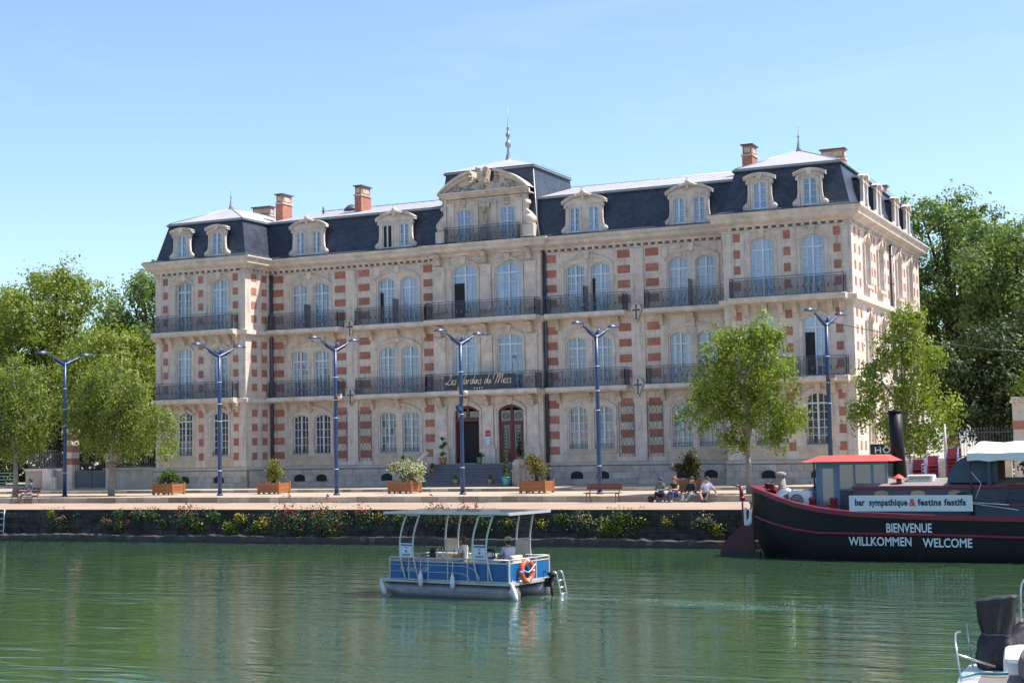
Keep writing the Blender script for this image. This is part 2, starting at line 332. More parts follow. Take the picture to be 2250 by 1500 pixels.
# ------------------------------------------------------------------ mesh helpers
class MB:
    """collects faces (each with a material slot) and links them as ONE mesh object"""
    def __init__(s):
        s.v = []; s.f = []; s.m = []; s.cur = 0; s.smooth = []; s.sm = False
    def add(s, verts, faces):
        o = len(s.v)
        s.v += [tuple(p) for p in verts]
        for f in faces:
            s.f.append([i + o for i in f]); s.m.append(s.cur); s.smooth.append(s.sm)
        return s
    def box(s, x0, x1, y0, y1, z0, z1):
        v = [(x0, y0, z0), (x1, y0, z0), (x1, y1, z0), (x0, y1, z0), (x0, y0, z1), (x1, y0, z1), (x1, y1, z1), (x0, y1, z1)]
        return s.add(v, [(0, 3, 2, 1), (4, 5, 6, 7), (0, 1, 5, 4), (1, 2, 6, 5), (2, 3, 7, 6), (3, 0, 4, 7)])
    def obox(s, c, ax, ay, az):
        c, ax, ay, az = Vector(c), Vector(ax), Vector(ay), Vector(az)
        v = [c + ax * i + ay * j + az * k for k in (-1, 1) for j in (-1, 1) for i in (-1, 1)]
        return s.add(v, [(0, 2, 3, 1), (4, 5, 7, 6), (0, 1, 5, 4), (1, 3, 7, 5), (3, 2, 6, 7), (2, 0, 4, 6)])
    def bar(s, p, q, w, d=None, upv=(0, 0, 1)):
        p, q = Vector(p), Vector(q); d = d or w
        t = (q - p); ln = t.length
        if ln < 1e-6: return s
        t /= ln
        up = Vector(upv)
        if abs(t.dot(up)) > 0.98: up = Vector((1, 0, 0))
        a = t.cross(up).normalized(); b = a.cross(t)
        return s.obox((p + q) / 2, t * ln / 2, a * w / 2, b * d / 2)
    def tube(s, pts, r, n=8, caps=True, closed=False):
        pts = [Vector(p) for p in pts]
        k = len(pts)
        rs = r if isinstance(r, (list, tuple)) else [r] * k
        rings = []; prev = None
        for i, p in enumerate(pts):
            if closed:
                t = pts[(i + 1) % k] - pts[i - 1]
            else:
                t = (pts[min(i + 1, k - 1)] - pts[max(i - 1, 0)])
            t.normalize()
            if prev is None:
                up = Vector((0, 0, 1)) if abs(t.z) < 0.9 else Vector((1, 0, 0))
                a = t.cross(up).normalized()
            else:
                a = (prev - t * prev.dot(t)).normalized()
            prev = a; b = t.cross(a)
            rings.append([p + (a * math.cos(2 * math.pi * j / n) + b * math.sin(2 * math.pi * j / n)) * rs[i] for j in range(n)])
        v = [q for ring in rings for q in ring]; f = []
        m = k if closed else k - 1
        for i in range(m):
            i2 = (i + 1) % k
            for j in range(n):
                j2 = (j + 1) % n
                f.append((i * n + j, i * n + j2, i2 * n + j2, i2 * n + j))
        if caps and not closed:
            f.append(tuple(range(n))[::-1]); f.append(tuple((k - 1) * n + j for j in range(n)))
        o = s.sm; s.sm = True; s.add(v, f); s.sm = o
        return s
    def lathe(s, prof, c=(0, 0, 0), n=14, axis='z', a0=0.0):
        c = Vector(c); v = []; f = []
        for (r, h) in prof:
            for j in range(n):
                a = a0 + 2 * math.pi * j / n
                x, y = r * math.cos(a), r * math.sin(a)
                v.append(c + (Vector((x, y, h)) if axis == 'z' else Vector((x, h, y)) if axis == 'y' else Vector((h, x, y))))
        k = len(prof)
        for i in range(k - 1):
            for j in range(n):
                j2 = (j + 1) % n
                f.append((i * n + j, i * n + j2, (i + 1) * n + j2, (i + 1) * n + j))
        f.append(tuple(range(n))[::-1]); f.append(tuple((k - 1) * n + j for j in range(n)))
        o = s.sm; s.sm = True; s.add(v, f); s.sm = o
        return s
    def ball(s, c, r, n=10, m=6):
        rx, ry, rz = r if isinstance(r, (tuple, list)) else (r, r, r)
        c = Vector(c); v = [c + Vector((0, 0, -rz))]; f = []
        for i in range(1, m):
            t = math.pi * i / m
            for j in range(n):
                a = 2 * math.pi * j / n
                v.append(c + Vector((rx * math.sin(t) * math.cos(a), ry * math.sin(t) * math.sin(a), -rz * math.cos(t))))
        v.append(c + Vector((0, 0, rz)))
        for j in range(n):
            f.append((0, 1 + (j + 1) % n, 1 + j))
        for i in range(m - 2):
            for j in range(n):
                a = 1 + i * n + j; b = 1 + i * n + (j + 1) % n
                f.append((a, b, b + n, a + n))
        e = len(v) - 1
        for j in range(n):
            f.append((e, 1 + (m - 2) * n + j, 1 + (m - 2) * n + (j + 1) % n))
        o = s.sm; s.sm = True; s.add(v, f); s.sm = o
        return s
    def prism(s, poly, y0, y1):
        """polygon in (x,z) extruded along y"""
        n = len(poly)
        v = [(x, y0, z) for x, z in poly] + [(x, y1, z) for x, z in poly]
        f = [tuple(range(n)), tuple(range(2 * n - 1, n - 1, -1))]
        for i in range(n):
            j = (i + 1) % n
            f.append((i, i + n, j + n, j))
        return s.add(v, f)
    def prism_x(s, poly, x0, x1):
        """polygon in (y,z) extruded along x"""
        n = len(poly)
        v = [(x0, y, z) for y, z in poly] + [(x1, y, z) for y, z in poly]
        f = [tuple(range(n))[::-1], tuple(range(n, 2 * n))]
        for i in range(n):
            j = (i + 1) % n
            f.append((i, j, j + n, i + n))
        return s.add(v, f)
    def plan(s, poly, z0, z1):
        n = len(poly)
        v = [(x, y, z0) for x, y in poly] + [(x, y, z1) for x, y in poly]
        f = [tuple(range(n))[::-1], tuple(range(n, 2 * n))]
        for i in range(n):
            j = (i + 1) % n
            f.append((i, j, j + n, i + n))
        return s.add(v, f)
    def mesh(s, name, mats):
        me = bpy.data.meshes.new(name)
        me.from_pydata(s.v, [], s.f)
        if not isinstance(mats, (list, tuple)): mats = [mats]
        for m in mats:
            me.materials.append(MAT[m] if isinstance(m, str) else m)
        me.polygons.foreach_set('material_index', s.m)
        me.polygons.foreach_set('use_smooth', s.smooth)
        me.update()
        return me
    def build(s, name, mats, parent=None, loc=(0, 0, 0), rz=0.0):
        return link(name, s.mesh(name, mats), parent, loc, rz)
def link(name, me, parent=None, loc=(0, 0, 0), rz=0.0):
    o = bpy.data.objects.new(name, me)
    COL.objects.link(o)
    if parent is not None: o.parent = parent
    o.location = loc
    if rz: o.rotation_euler = (0, 0, rz)
    return o
def empty(name, loc=(0, 0, 0), rz=0.0):
    o = bpy.data.objects.new(name, None)
    o.empty_display_size = 0.3
    COL.objects.link(o)
    o.location = loc; o.rotation_euler = (0, 0, rz)
    return o
def tag(o, label=None, cat=None, group=None, kind=None):
    if label: o['label'] = label
    if cat: o['category'] = cat
    if group: o['group'] = group
    if kind: o['kind'] = kind
    return o
def thing(name, label, cat, loc=(0, 0, 0), rz=0.0, group=None):
    return tag(empty(name, loc, rz), label, cat, group)
def copy_tree(o, parent=None):
    c = o.copy(); COL.objects.link(c); c.parent = parent
    for ch in list(o.children):
        copy_tree(ch, c)
    return c
def bevel(o, w=0.01, seg=1):
    m = o.modifiers.new('bevel', 'BEVEL'); m.width = w; m.segments = seg; m.limit_method = 'ANGLE'
    return o
def text_mesh(name, txt, size, material, extrude=0.004, xs=1.0, shear=0.0, align='LEFT', bold=0.0, space=1.0):
    cu = bpy.data.curves.new(name, 'FONT')
    cu.body = txt; cu.size = size; cu.extrude = extrude; cu.shear = shear; cu.align_x = align; cu.offset = bold; cu.space_character = space
    cu.resolution_u = 3
    o = bpy.data.objects.new(name, cu)
    COL.objects.link(o)
    dg = bpy.context.evaluated_depsgraph_get()
    me = bpy.data.meshes.new_from_object(o.evaluated_get(dg))
    bpy.data.objects.remove(o); bpy.data.curves.remove(cu)
    # text lies in xy: stand it up, facing -Y
    for v in me.vertices:
        x, y, z = v.co
        v.co = (x * xs, -z, y)
    me.materials.clear(); me.materials.append(MAT[material])
    return me
def crom(pts, n=5, closed=False):
    """Catmull-Rom through points"""
    P = [Vector(p) for p in pts]; k = len(P); out = []
    rngk = k if closed else k - 1
    for i in range(rngk):
        if closed:
            p0, p1, p2, p3 = P[i - 1], P[i], P[(i + 1) % k], P[(i + 2) % k]
        else:
            p0, p1, p2, p3 = P[max(i - 1, 0)], P[i], P[i + 1], P[min(i + 2, k - 1)]
        for j in range(n):
            t = j / n
            out.append(0.5 * ((2 * p1) + (p2 - p0) * t + (2 * p0 - 5 * p1 + 4 * p2 - p3) * t * t + (3 * p1 - p0 - 3 * p2 + p3) * t ** 3))
    if not closed: out.append(P[-1])
    return out

# ------------------------------------------------------------------ the setting
GZ, PZ, WZ = 0.42, 0.27, -1.5
def sheet(name, m, x0, x1, y0, y1, z):
    return tag(MB().add([(x0, y0, z), (x1, y0, z), (x1, y1, z), (x0, y1, z)], [(0, 1, 2, 3)]).build(name, m), kind='structure')
sheet('ground', 'forecourt', -700, 700, -4.8, 1500, GZ)
sheet('pavement', 'pavement', -700, 700, -12.45, -4.8, PZ)
sheet('quay', 'quay', -700, 700, -20.35, -12.45, 0.0)
def kerb(name, y0, y1, z0, z1, xa, xb, seed):
    rr = random.Random(seed)
    k = tag(MB().box(-700, 700, y0 + 0.03, y1, z0 - 0.4, z1 - 0.012).build(name, 'mortar'), kind='structure')
    base = {}
    x = xa
    while x < xb:
        w = rr.choice((0.55, 0.7, 0.8, 0.95, 1.1, 1.25))
        if w not in base:
            base[w] = MB().box(-w / 2 + 0.006, w / 2 - 0.006, 0, y1 - y0 - 0.02, -0.02, z1 - z0).mesh('kerbstone', 'kerbstone')
        link('kerbstone', base[w], k, (x + w / 2, y0 + rr.uniform(-0.006, 0.006), z0 + rr.uniform(-0.006, 0.008)))
        x += w
    return k
kerb('kerb', -12.62, -12.3, 0.0, PZ + 0.012, -7, 47, 3)
kerb('forecourt_kerb', -4.9, -4.62, PZ, GZ + 0.012, -9, 40, 5)
# quay wall with its coping and the footing ledge at the waterline
mb = MB()
mb.add([(-700, -20.4, -0.16), (700, -20.4, -0.16), (700, -20.46, -1.16), (-700, -20.46, -1.16)], [(0, 1, 2, 3)])
qw = tag(mb.build('quay_wall', 'quay_wall'), 'dark stained masonry quay wall with plants growing along the river', 'wall')
mb = MB(); mb.cur = 0
mb.box(-700, 700, -20.44, -20.32, -0.16, -0.004)
mb.build('coping', 'quay_wall', qw)
# rough blocks of the wall and the uneven footing along the stretch in view
rq = random.Random(31); mb = MB(); z1_ = -0.17
for hrow in (0.25, 0.24, 0.27, 0.24):
    x = -8.0
    while x < 62:
        w_ = rq.uniform(0.35, 1.05); p_ = 0.05 + rq.uniform(0.0, 0.06); j = lambda: rq.uniform(-0.012, 0.012)
        y_ = -20.4 - 0.06 * (-z1_) - p_; za, zb = z1_ - hrow + 0.008, z1_ - 0.004
        mb.add([(x + 0.008 + j(), y_ + j(), za + j()), (x + w_ - 0.008 + j(), y_ + j(), za + j()), (x + w_ - 0.008 + j(), y_ + j(), zb + j()), (x + 0.008 + j(), y_ + j(), zb + j()), (x, -20.38, za - 0.006), (x + w_, -20.38, za - 0.006), (x + w_, -20.38, zb + 0.004), (x, -20.38, zb + 0.004)], [(0, 1, 2, 3), (0, 4, 5, 1), (1, 5, 6, 2), (2, 6, 7, 3), (3, 7, 4, 0)])
        x += w_
    z1_ -= hrow
tag(mb.build('masonry', 'quay_stone', qw), kind='stuff')
mb = MB(); v = []; nx = 280
for i in range(nx + 1):
    x = -8 + 70 * i / nx
    zt = -1.16 + rq.uniform(-0.025, 0.035) + 0.03 * math.sin(x * 0.7); yo = -20.98 + rq.uniform(-0.05, 0.05)
    v += [(x, -20.4, zt + 0.03), (x, -20.72 + rq.uniform(-0.04, 0.04), zt + rq.uniform(-0.02, 0.02)), (x, yo, zt - 0.05), (x, yo - 0.03, zt - 0.2), (x, yo - 0.05, -2.2)]
mb.add(v, [(i * 5 + a, (i + 1) * 5 + a, (i + 1) * 5 + a + 1, i * 5 + a + 1) for i in range(nx) for a in range(4)])
mb.build('footing', 'ledge', qw)
MB().box(-700, -8, -21.0, -20.4, -4.0, -1.16).build('footing', 'ledge', qw); MB().box(62, 700, -21.0, -20.4, -4.0, -1.16).build('footing', 'ledge', qw)
# river
wm, nt, b = new_mat('river_water')
g = N(nt, 'ShaderNodeNewGeometry')
mp = N(nt, 'ShaderNodeMapping'); mp.inputs['Rotation'].default_value = (0, 0, 0.4); mp.inputs['Scale'].default_value = (0.38, 1.15, 1.0)
L(nt, g.outputs['Position'], mp.inputs[0])
n1 = N(nt, 'ShaderNodeTexNoise', Scale=1.3, Detail=2.5, Roughness=0.5, Distortion=0.6); L(nt, mp.outputs[0], n1.inputs['Vector'])
n2 = N(nt, 'ShaderNodeTexNoise', Scale=4.5, Detail=3.0, Roughness=0.6, Distortion=0.4); L(nt, mp.outputs[0], n2.inputs['Vector'])
n3 = N(nt, 'ShaderNodeTexNoise', Scale=0.09, Detail=2.0); L(nt, g.outputs['Position'], n3.inputs['Vector'])
h2 = N(nt, 'ShaderNodeMath', operation='MULTIPLY'); L(nt, n2.outputs['Fac'], h2.inputs[0]); h2.inputs[1].default_value = 0.22
hs = N(nt, 'ShaderNodeMath', operation='ADD'); L(nt, n1.outputs['Fac'], hs.inputs[0]); L(nt, h2.outputs[0], hs.inputs[1])
cal = N(nt, 'ShaderNodeMapRange'); cal.inputs['From Min'].default_value = 0.35; cal.inputs['From Max'].default_value = 0.65; cal.inputs['To Min'].default_value = 0.45; cal.inputs['To Max'].default_value = 1.5
L(nt, n3.outputs['Fac'], cal.inputs['Value'])
hm = N(nt, 'ShaderNodeMath', operation='MULTIPLY'); L(nt, hs.outputs[0], hm.inputs[0]); L(nt, cal.outputs[0], hm.inputs[1])
add_bump(nt, b, hm.outputs[0], 1.0, 0.045)
b.inputs['Base Color'].default_value = (0.034, 0.070, 0.033, 1)
b.inputs['Subsurface Weight'].default_value = 1.0
b.inputs['Subsurface Radius'].default_value = (0.8, 1.3, 1.0)
b.inputs['Subsurface Scale'].default_value = 1.0
b.subsurface_method = 'BURLEY'
b.inputs['Roughness'].default_value = 0.04
b.inputs['IOR'].default_value = 1.4
MAT['water'] = wm
tag(MB().add([(-700, -76, WZ), (700, -76, WZ), (700, -20.9, WZ), (-700, -20.9, WZ)], [(0, 1, 2, 3)]).build('river', 'water'), kind='structure')
sheet('near_quay', 'pavement', -700, 700, -800, -76, 0.95)

# ------------------------------------------------------------------ the hotel
W, D, A = 44.83, 19.5, 6.93
YM, YP = 2.8, 2.4
PL, PR = 18.9, 26.05
hotel = thing('hotel_building', 'four storey limestone and red brick hotel with slate mansard roof behind the quay', 'building')
def T_front(y0):
    return lambda u, z, d: (u, y0 - d, z)
def T_side(x0):
    return lambda u, z, d: (x0 + d, u, z)
def arch_z(op, u):
    u0, u1, z1, rise = op['u0'], op['u1'], op['z1'], op['rise']
    if rise <= 0: return z1
    h = (u1 - u0) / 2; Rr = (h * h + rise * rise) / (2 * rise)
    x = u - (u0 + u1) / 2
    return z1 - Rr + math.sqrt(max(0, Rr * Rr - x * x))
def wall_face(mb, u0, u1, z0, z1, ops, T, depth=0.3, n=8):
    cols = {}
    for o in ops: cols.setdefault((o['u0'], o['u1']), []).append(o)
    cur = u0
    def q(a, b, c, d_): mb.add([a, b, c, d_], [(0, 1, 2, 3)])
    for (a, b_) in sorted(cols):
        if a > cur: q(T(cur, z0, 0), T(a, z0, 0), T(a, z1, 0), T(cur, z1, 0))
        lst = sorted(cols[(a, b_)], key=lambda o: o['z0'])
        for i in range(n):
            ua, ub = a + (b_ - a) * i / n, a + (b_ - a) * (i + 1) / n
            za = zb = z0
            for o in lst:
                q(T(ua, za, 0), T(ub, zb, 0), T(ub, o['z0'], 0), T(ua, o['z0'], 0))
                za, zb = arch_z(o, ua), arch_z(o, ub)
                q(T(ua, za, 0), T(ub, zb, 0), T(ub, zb, -depth), T(ua, za, -depth))
            q(T(ua, za, 0), T(ub, zb, 0), T(ub, z1, 0), T(ua, z1, 0))
        for o in lst:
            zs = arch_z(o, a)
            for u in (a, b_):
                q(T(u, o['z0'], 0), T(u, zs, 0), T(u, zs, -depth), T(u, o['z0'], -depth))
            q(T(a, o['z0'], 0), T(b_, o['z0'], 0), T(b_, o['z0'], -depth), T(a, o['z0'], -depth))
        cur = b_
    if cur < u1: q(T(cur, z0, 0), T(u1, z0, 0), T(u1, z1, 0), T(cur, z1, 0))
def OP(c, w, z0, z1, rise): return dict(u0=c - w / 2, u1=c + w / 2, z0=z0, z1=z1, rise=rise)
LW_C, RW_C = (2.21, 4.94), (40.05, 42.76)
MAIN_C = (9.08, 10.70, 15.44, 17.02, 28.07, 29.65, 34.40, 36.00)
PAV_C = (21.05, 23.95)
SIDE_C = (3.5, 7.1, 12.5, 16.1)
ZT = 14.2
def wing_ops(cs, w): return [OP(c, w, z0, z1, 0.24) for c in cs for z0, z1 in ((2.44, 5.2), (6.03, 9.27), (10.31, 13.53))]
main_ops = [OP(c, 1.18, z0, z1, 0.24) for c in MAIN_C for z0, z1 in ((2.42, 4.92), (6.03, 8.94), (10.31, 13.2))]
pav_ops = [OP(c, 1.64, z0, z1, 0.34) for c in PAV_C for z0, z1 in ((1.68, 5.14), (6.03, 9.37), (10.31, 13.63))]
side_ops = [OP(c, 1.2, z0, z1, 0.5) for c in SIDE_C for z0, z1 in ((2.44, 5.1), (6.7, 9.3), (10.95, 13.5))]
faces = [
    (0, A, wing_ops(LW_C, 1.2), T_front(0)),
    (A, PL, [o for o in main_ops if o['u1'] < PL], T_front(YM)),
    (PL, PR, pav_ops, T_front(YP)),
    (PR, W - A, [o for o in main_ops if o['u0'] > PR], T_front(YM)),
    (W - A, W, wing_ops(RW_C, 1.24), T_front(0)),
    (0, D, side_ops, T_side(W)),
    (0, YM, [], T_side(A)), (YP, YM, [], T_side(PR)),
    (0, YM, [], T_side(W - A)), (YP, YM, [], T_side(PL)), (0, D, [], T_side(0)),
]
for u0, u1, ops, T in faces:
    mb = MB(); wall_face(mb, u0, u1, GZ - 0.02, ZT, ops, T)
    mb.build('wall', 'ashlar', hotel)
MB().box(0.3, W - 0.3, D - 0.3, D, GZ, ZT).build('wall', 'ashlar', hotel)
# near-black blocks stand for the unlit rooms behind the panes
mb = MB(); mb.box(0.4, A - 0.4, 0.7, D - 0.5, GZ, ZT); mb.box(A, W - A, YM + 0.7, D - 3.4, GZ, ZT); mb.box(W - A + 0.4, W - 0.7, 0.7, D - 0.5, GZ, ZT)
mb.build('interior', 'dark', hotel)

# windows ------------------------------------------------------------
def window_mesh(w, h, rise, leafs=2, cols=2, rows=5, transom=None, bw=0.035, n=8):
    """frame in local coordinates: x centred, z from 0, wall face at y=0, frame set back"""
    op = dict(u0=-w / 2, u1=w / 2, z1=h, rise=rise)
    y0, y1 = 0.17, 0.24
    f = MB()
    e = 0.065
    # outer frame
    f.box(-w / 2, -w / 2 + e, y0, y1, 0, arch_z(op, -w / 2)); f.box(w / 2 - e, w / 2, y0, y1, 0, arch_z(op, w / 2)); f.box(-w / 2 + e, w / 2 - e, y0, y1, 0, 0.09)
    for i in range(n):
        ua, ub = -w / 2 + w * i / n, -w / 2 + w * (i + 1) / n
        za, zb = arch_z(op, ua), arch_z(op, ub)
        f.prism([(ua, za - e), (ub, zb - e), (ub, zb), (ua, za)], y0 + 0.001, y1 - 0.001)
    f.box(-0.05, 0.05, y0 - 0.02, y1, 0.09, h - e - 0.004)
    zt = transom if transom else h
    if transom: f.box(-w / 2 + e, w / 2 - e, y0 - 0.015, y1, transom, transom + 0.09)
    iw = w / 2 - e - 0.05
    xs = []
    for s in (-1, 1):
        for k in range(1, cols):
            x = s * (0.05 + iw * k / cols); xs.append(x)
            f.box(x - bw / 2, x + bw / 2, y0 + 0.012, y1 - 0.01, 0.09, arch_z(op, x) - e)
    zb0 = 0.09
    for k in range(1, rows):
        z = zb0 + (zt - zb0) * k / rows
        if z > arch_z(op, -w / 2) - 0.03: continue
        f.box(-w / 2 + e, w / 2 - e, y0 + 0.016, y1 - 0.014, z - bw / 2, z + bw / 2)
    # panes: one quad for each light, each tilted by a hair; some lights backed by a net curtain
    g_ = MB(); cw_ = random.choice((0, 0, 1, 1, 2)); cz_ = random.uniform(0.0, 0.35)
    edges = sorted([-w / 2 + e, -0.05] + [x for x in xs if x < 0]) + [None] + sorted([0.05, w / 2 - e] + [x for x in xs if x > 0])
    zs = [zb0 + (zt - zb0) * k / rows for k in range(rows + 1)] + ([h] if transom else [])
    for i in range(len(edges) - 1):
        if edges[i] is None or edges[i + 1] is None: continue
        a, b_ = edges[i], edges[i + 1]
        for k in range(len(zs) - 1):
            c, d_ = zs[k], zs[k + 1]
            c = min(c, arch_z(op, a) - 0.02, arch_z(op, b_) - 0.02)
            da, db = min(d_, arch_z(op, a) - 0.01), min(d_, arch_z(op, b_) - 0.01)
            if da - c < 0.03: continue
            t1, t2 = random.uniform(-0.006, 0.006), random.uniform(-0.006, 0.006)
            mid_ = abs(a + b_) / 2 / (w / 2)
            g_.cur = 1 if ((cw_ == 1 and mid_ > 0.55) or (cw_ == 2 and c > h * cz_)) and cols > 1 else 0
            g_.add([(a, 0.222 + t1, c), (b_, 0.222 - t1, c), (b_, 0.222 - t1 + t2, db), (a, 0.222 + t1 + t2, da)], [(0, 1, 2, 3)])
    return f, g_
WCACHE = {}; rvar = random.Random(77)
def window(c, z0, w, h, rise, T, rz=0.0, style='full', glass='glass_sky', parent=None, name='window'):
    key = (w, round(h, 2), rise, style, rvar.randrange(4))
    if key not in WCACHE:
        kw = dict(full=dict(rows=5, transom=h - 0.62 - 0.09), ground=dict(rows=5, transom=h - 0.62), plain=dict(rows=5, transom=None), small=dict(rows=4, transom=None, cols=1, bw=0.028), pavd=dict(rows=4, transom=None, cols=2, bw=0.03))[style]
        WCACHE[key] = [window_mesh(w, h, rise, **kw) for _ in range(1)][0]
        f, g_ = WCACHE[key]
        WCACHE[key] = (f.mesh('window_frame', 'white_paint'), g_, {})
    fm, g_, gm = WCACHE[key]
    if glass not in gm: gm[glass] = g_.mesh('glazing', [glass, 'glass_curtain' if glass in ('glass_sky', 'glass_mid') else glass])
    o = link(name, fm, parent or hotel, T(c, z0, 0), rz)
    link('glazing', gm[glass], o)
    return o
rw = random.Random(21)
for ops, T, st, rz in ((wing_ops(LW_C, 1.2), T_front(0), 'wing', 0), (main_ops, T_front(YM), 'main', 0), (pav_ops, T_front(YP), 'pav', 0), (wing_ops(RW_C, 1.24), T_front(0), 'wing', 0), (side_ops, T_side(W), 'side', R(90))):
    for o in ops:
        c = (o['u0'] + o['u1']) / 2; z0 = o['z0']; w_ = round(o['u1'] - o['u0'], 3); h = o['z1'] - z0
        if st == 'pav' and z0 < 3: continue
        lvl = 0 if z0 < 4 else 1 if z0 < 8 else 2
        gl = ('glass_dark', 'glass_mid', 'glass_sky')[lvl]
        if lvl == 0 and st == 'main': gl = 'glass_warm' if c in (15.44, 28.07) else ('glass_dark' if c < 12 else 'glass_mid')
        if lvl == 2 and rw.random() < 0.3: gl = 'glass_mid'
        if lvl == 1: gl = 'glass_sky' if (st in ('pav',) or c in (28.07, 29.65, 17.02, 2.21)) else 'glass_mid'
        window(c, z0, w_, h, o['rise'], T, rz, 'ground' if (st == 'wing' and lvl == 0) else 'plain' if (st == 'main' and lvl == 0) else 'full', gl)
# a few leaves standing open: a near-black panel paints the room's shade
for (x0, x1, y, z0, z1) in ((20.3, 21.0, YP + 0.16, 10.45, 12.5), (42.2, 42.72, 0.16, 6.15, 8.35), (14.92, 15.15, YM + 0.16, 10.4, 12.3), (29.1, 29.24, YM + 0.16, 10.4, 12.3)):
    MB().box(x0, x1, y - 0.012, y + 0.02, z0, z1).build('open_leaf_shade', 'dark', hotel)
# sills and small guard rails of the ground floor windows
for c, w_, y in [(c, 1.2, 0) for c in LW_C] + [(c, 1.18, YM) for c in MAIN_C] + [(c, 1.24, 0) for c in RW_C]:
    MB().box(c - w_ / 2 + 0.003, c + w_ / 2 - 0.003, y - 0.05, y + 0.2, 2.34, 2.46).build('sill', 'plinth', hotel)
    g_ = MB(); g_.box(c - w_ / 2 + 0.01, c + w_ / 2 - 0.01, y + 0.04, y + 0.06, 2.68, 2.71); g_.box(c - w_ / 2 + 0.01, c + w_ / 2 - 0.01, y + 0.04, y + 0.06, 2.5, 2.52)
    for k in range(9): g_.box(c - w_ / 2 + 0.06 + k * (w_ - 0.12) / 8, c - w_ / 2 + 0.075 + k * (w_ - 0.12) / 8, y + 0.042, y + 0.058, 2.46, 2.7)
    g_.build('guard_rail', 'iron', hotel)
# aprons below the ground floor windows
for x0, x1, y in ((0.95, 3.15, 0), (3.75, 6.0, 0), (8.2, 11.6, YM), (14.55, 17.9, YM), (27.2, 30.5, YM), (33.5, 37.0, YM), (38.9, 41.1, 0), (41.65, 43.85, 0)):
    mb = MB(); mb.box(x0, x1, y - 0.07, y, 2.2, 2.335); mb.box(x0 + 0.1, x1 - 0.1, y - 0.03, y, 1.72, 2.2)
    mb.build('window_apron', 'stone_warm', hotel)
# surrounds: jambs, curved hood and keystone round each window or pair
def surround(uL, uR, z0, zs, ztop, T, rz, key=True, bw=0.13, pr=0.07, name='window_surround', m='stone'):
    w = uR - uL; c = (uL + uR) / 2
    op = dict(u0=-w / 2, u1=w / 2, z1=ztop - z0, rise=ztop - zs)
    mb = MB(); n = 12
    for i in range(n):
        ua, ub = -w / 2 + w * i / n, -w / 2 + w * (i + 1) / n
        za, zb = arch_z(op, ua), arch_z(op, ub)
        mb.prism([(ua, za - bw), (ub, zb - bw), (ub, zb), (ua, za)], -pr, 0)
        mb.prism([(ua, za - 0.03), (ub, zb - 0.03), (ub, zb + 0.03), (ua, za + 0.03)], -pr - 0.05, -pr + 0.002)
    for s in (-1, 1):
        x = s * w / 2
        mb.box(min(x, x - s * bw), max(x, x - s * bw), -pr + 0.003, 0, 0, zs - z0 - bw + 0.02)
    if key:
        kz = ztop - z0
        mb.prism([(-0.12, kz - 0.22), (0.12, kz - 0.22), (0.17, kz + 0.16), (-0.17, kz + 0.16)], -pr - 0.09, 0)
        mb.box(-0.2, 0.2, -pr - 0.13, 0, kz + 0.16, kz + 0.22)
    return mb.build(name, m, hotel, T(c, z0, 0), rz)
for cl, cr in ((9.08, 10.70), (15.44, 17.02), (28.07, 29.65), (34.40, 36.00)):
    for dz, z0 in ((0, 10.31), (-4.27, 6.03), (-8.28, 2.42)):
        surround(cl - 0.82, cr + 0.82, z0, 13.12 + dz, 13.68 + dz, T_front(YM), 0)
for c in LW_C + RW_C:
    for dz, z0 in ((0, 10.31), (-4.27, 6.03), (-8.34, 2.44)):
        surround(c - 0.80, c + 0.80, z0, 13.34 + dz, 13.74 + dz, T_front(0), 0, key=(dz == 0), m='stone')
for c in PAV_C:
    for dz, z0 in ((0, 10.31), (-4.27, 6.03), (-8.5, 2.6)):
        surround(c - 1.02, c + 1.02, z0, 13.42 + dz, 13.86 + dz, T_front(YP), 0)
for c in SIDE_C:
    for z0, zt in ((10.95, 13.72), (6.7, 9.52), (2.44, 5.3)):
        surround(c - 0.78, c + 0.78, z0, zt - 0.5, zt, T_side(W), R(90), pr=0.12)
        MB().box(-0.85, 0.85, -0.22, 0, -0.16, 0).build('sill', 'stone', hotel, T_side(W)(c, z0, 0), R(90))
# brick panels --------------------------------------------------------
ROWS = (5.28, 4.39, 3.5, 2.6, 9.58, 8.69, 7.8, 6.9, 13.81, 12.93, 12.07, 11.2)
PM = {}
def panel(T, rz, c, ztop, w, h=0.45):
    if w not in PM: PM[w] = MB().box(-w / 2, w / 2, -0.018, 0.02, -h, 0).mesh('brick_panel', 'brick')
    link('brick_panel', PM[w], hotel, T(c, ztop, 0), rz)
for z in ROWS:
    for c in (0.76, 3.52, 6.17, 38.66, 41.40, 44.07): panel(T_front(0), 0, c, z, 0.37)
    for c, w_ in ((7.51, 0.78), (12.12, 0.78), (13.86, 0.78), (18.36, 0.62), (26.55, 0.7), (31.11, 0.76), (32.84, 0.78), (37.4, 0.78)): panel(T_front(YM), 0, c, z, w_)
    for c in (0.9, 2.02): panel(T_side(A), R(90), c, z, 0.56)
    for c in (0.75, 1.85, 4.95, 5.75, 8.55, 9.5, 10.4, 11.05, 13.85, 14.6, 17.7, 18.8): panel(T_side(W), R(90), c, z, 0.37)
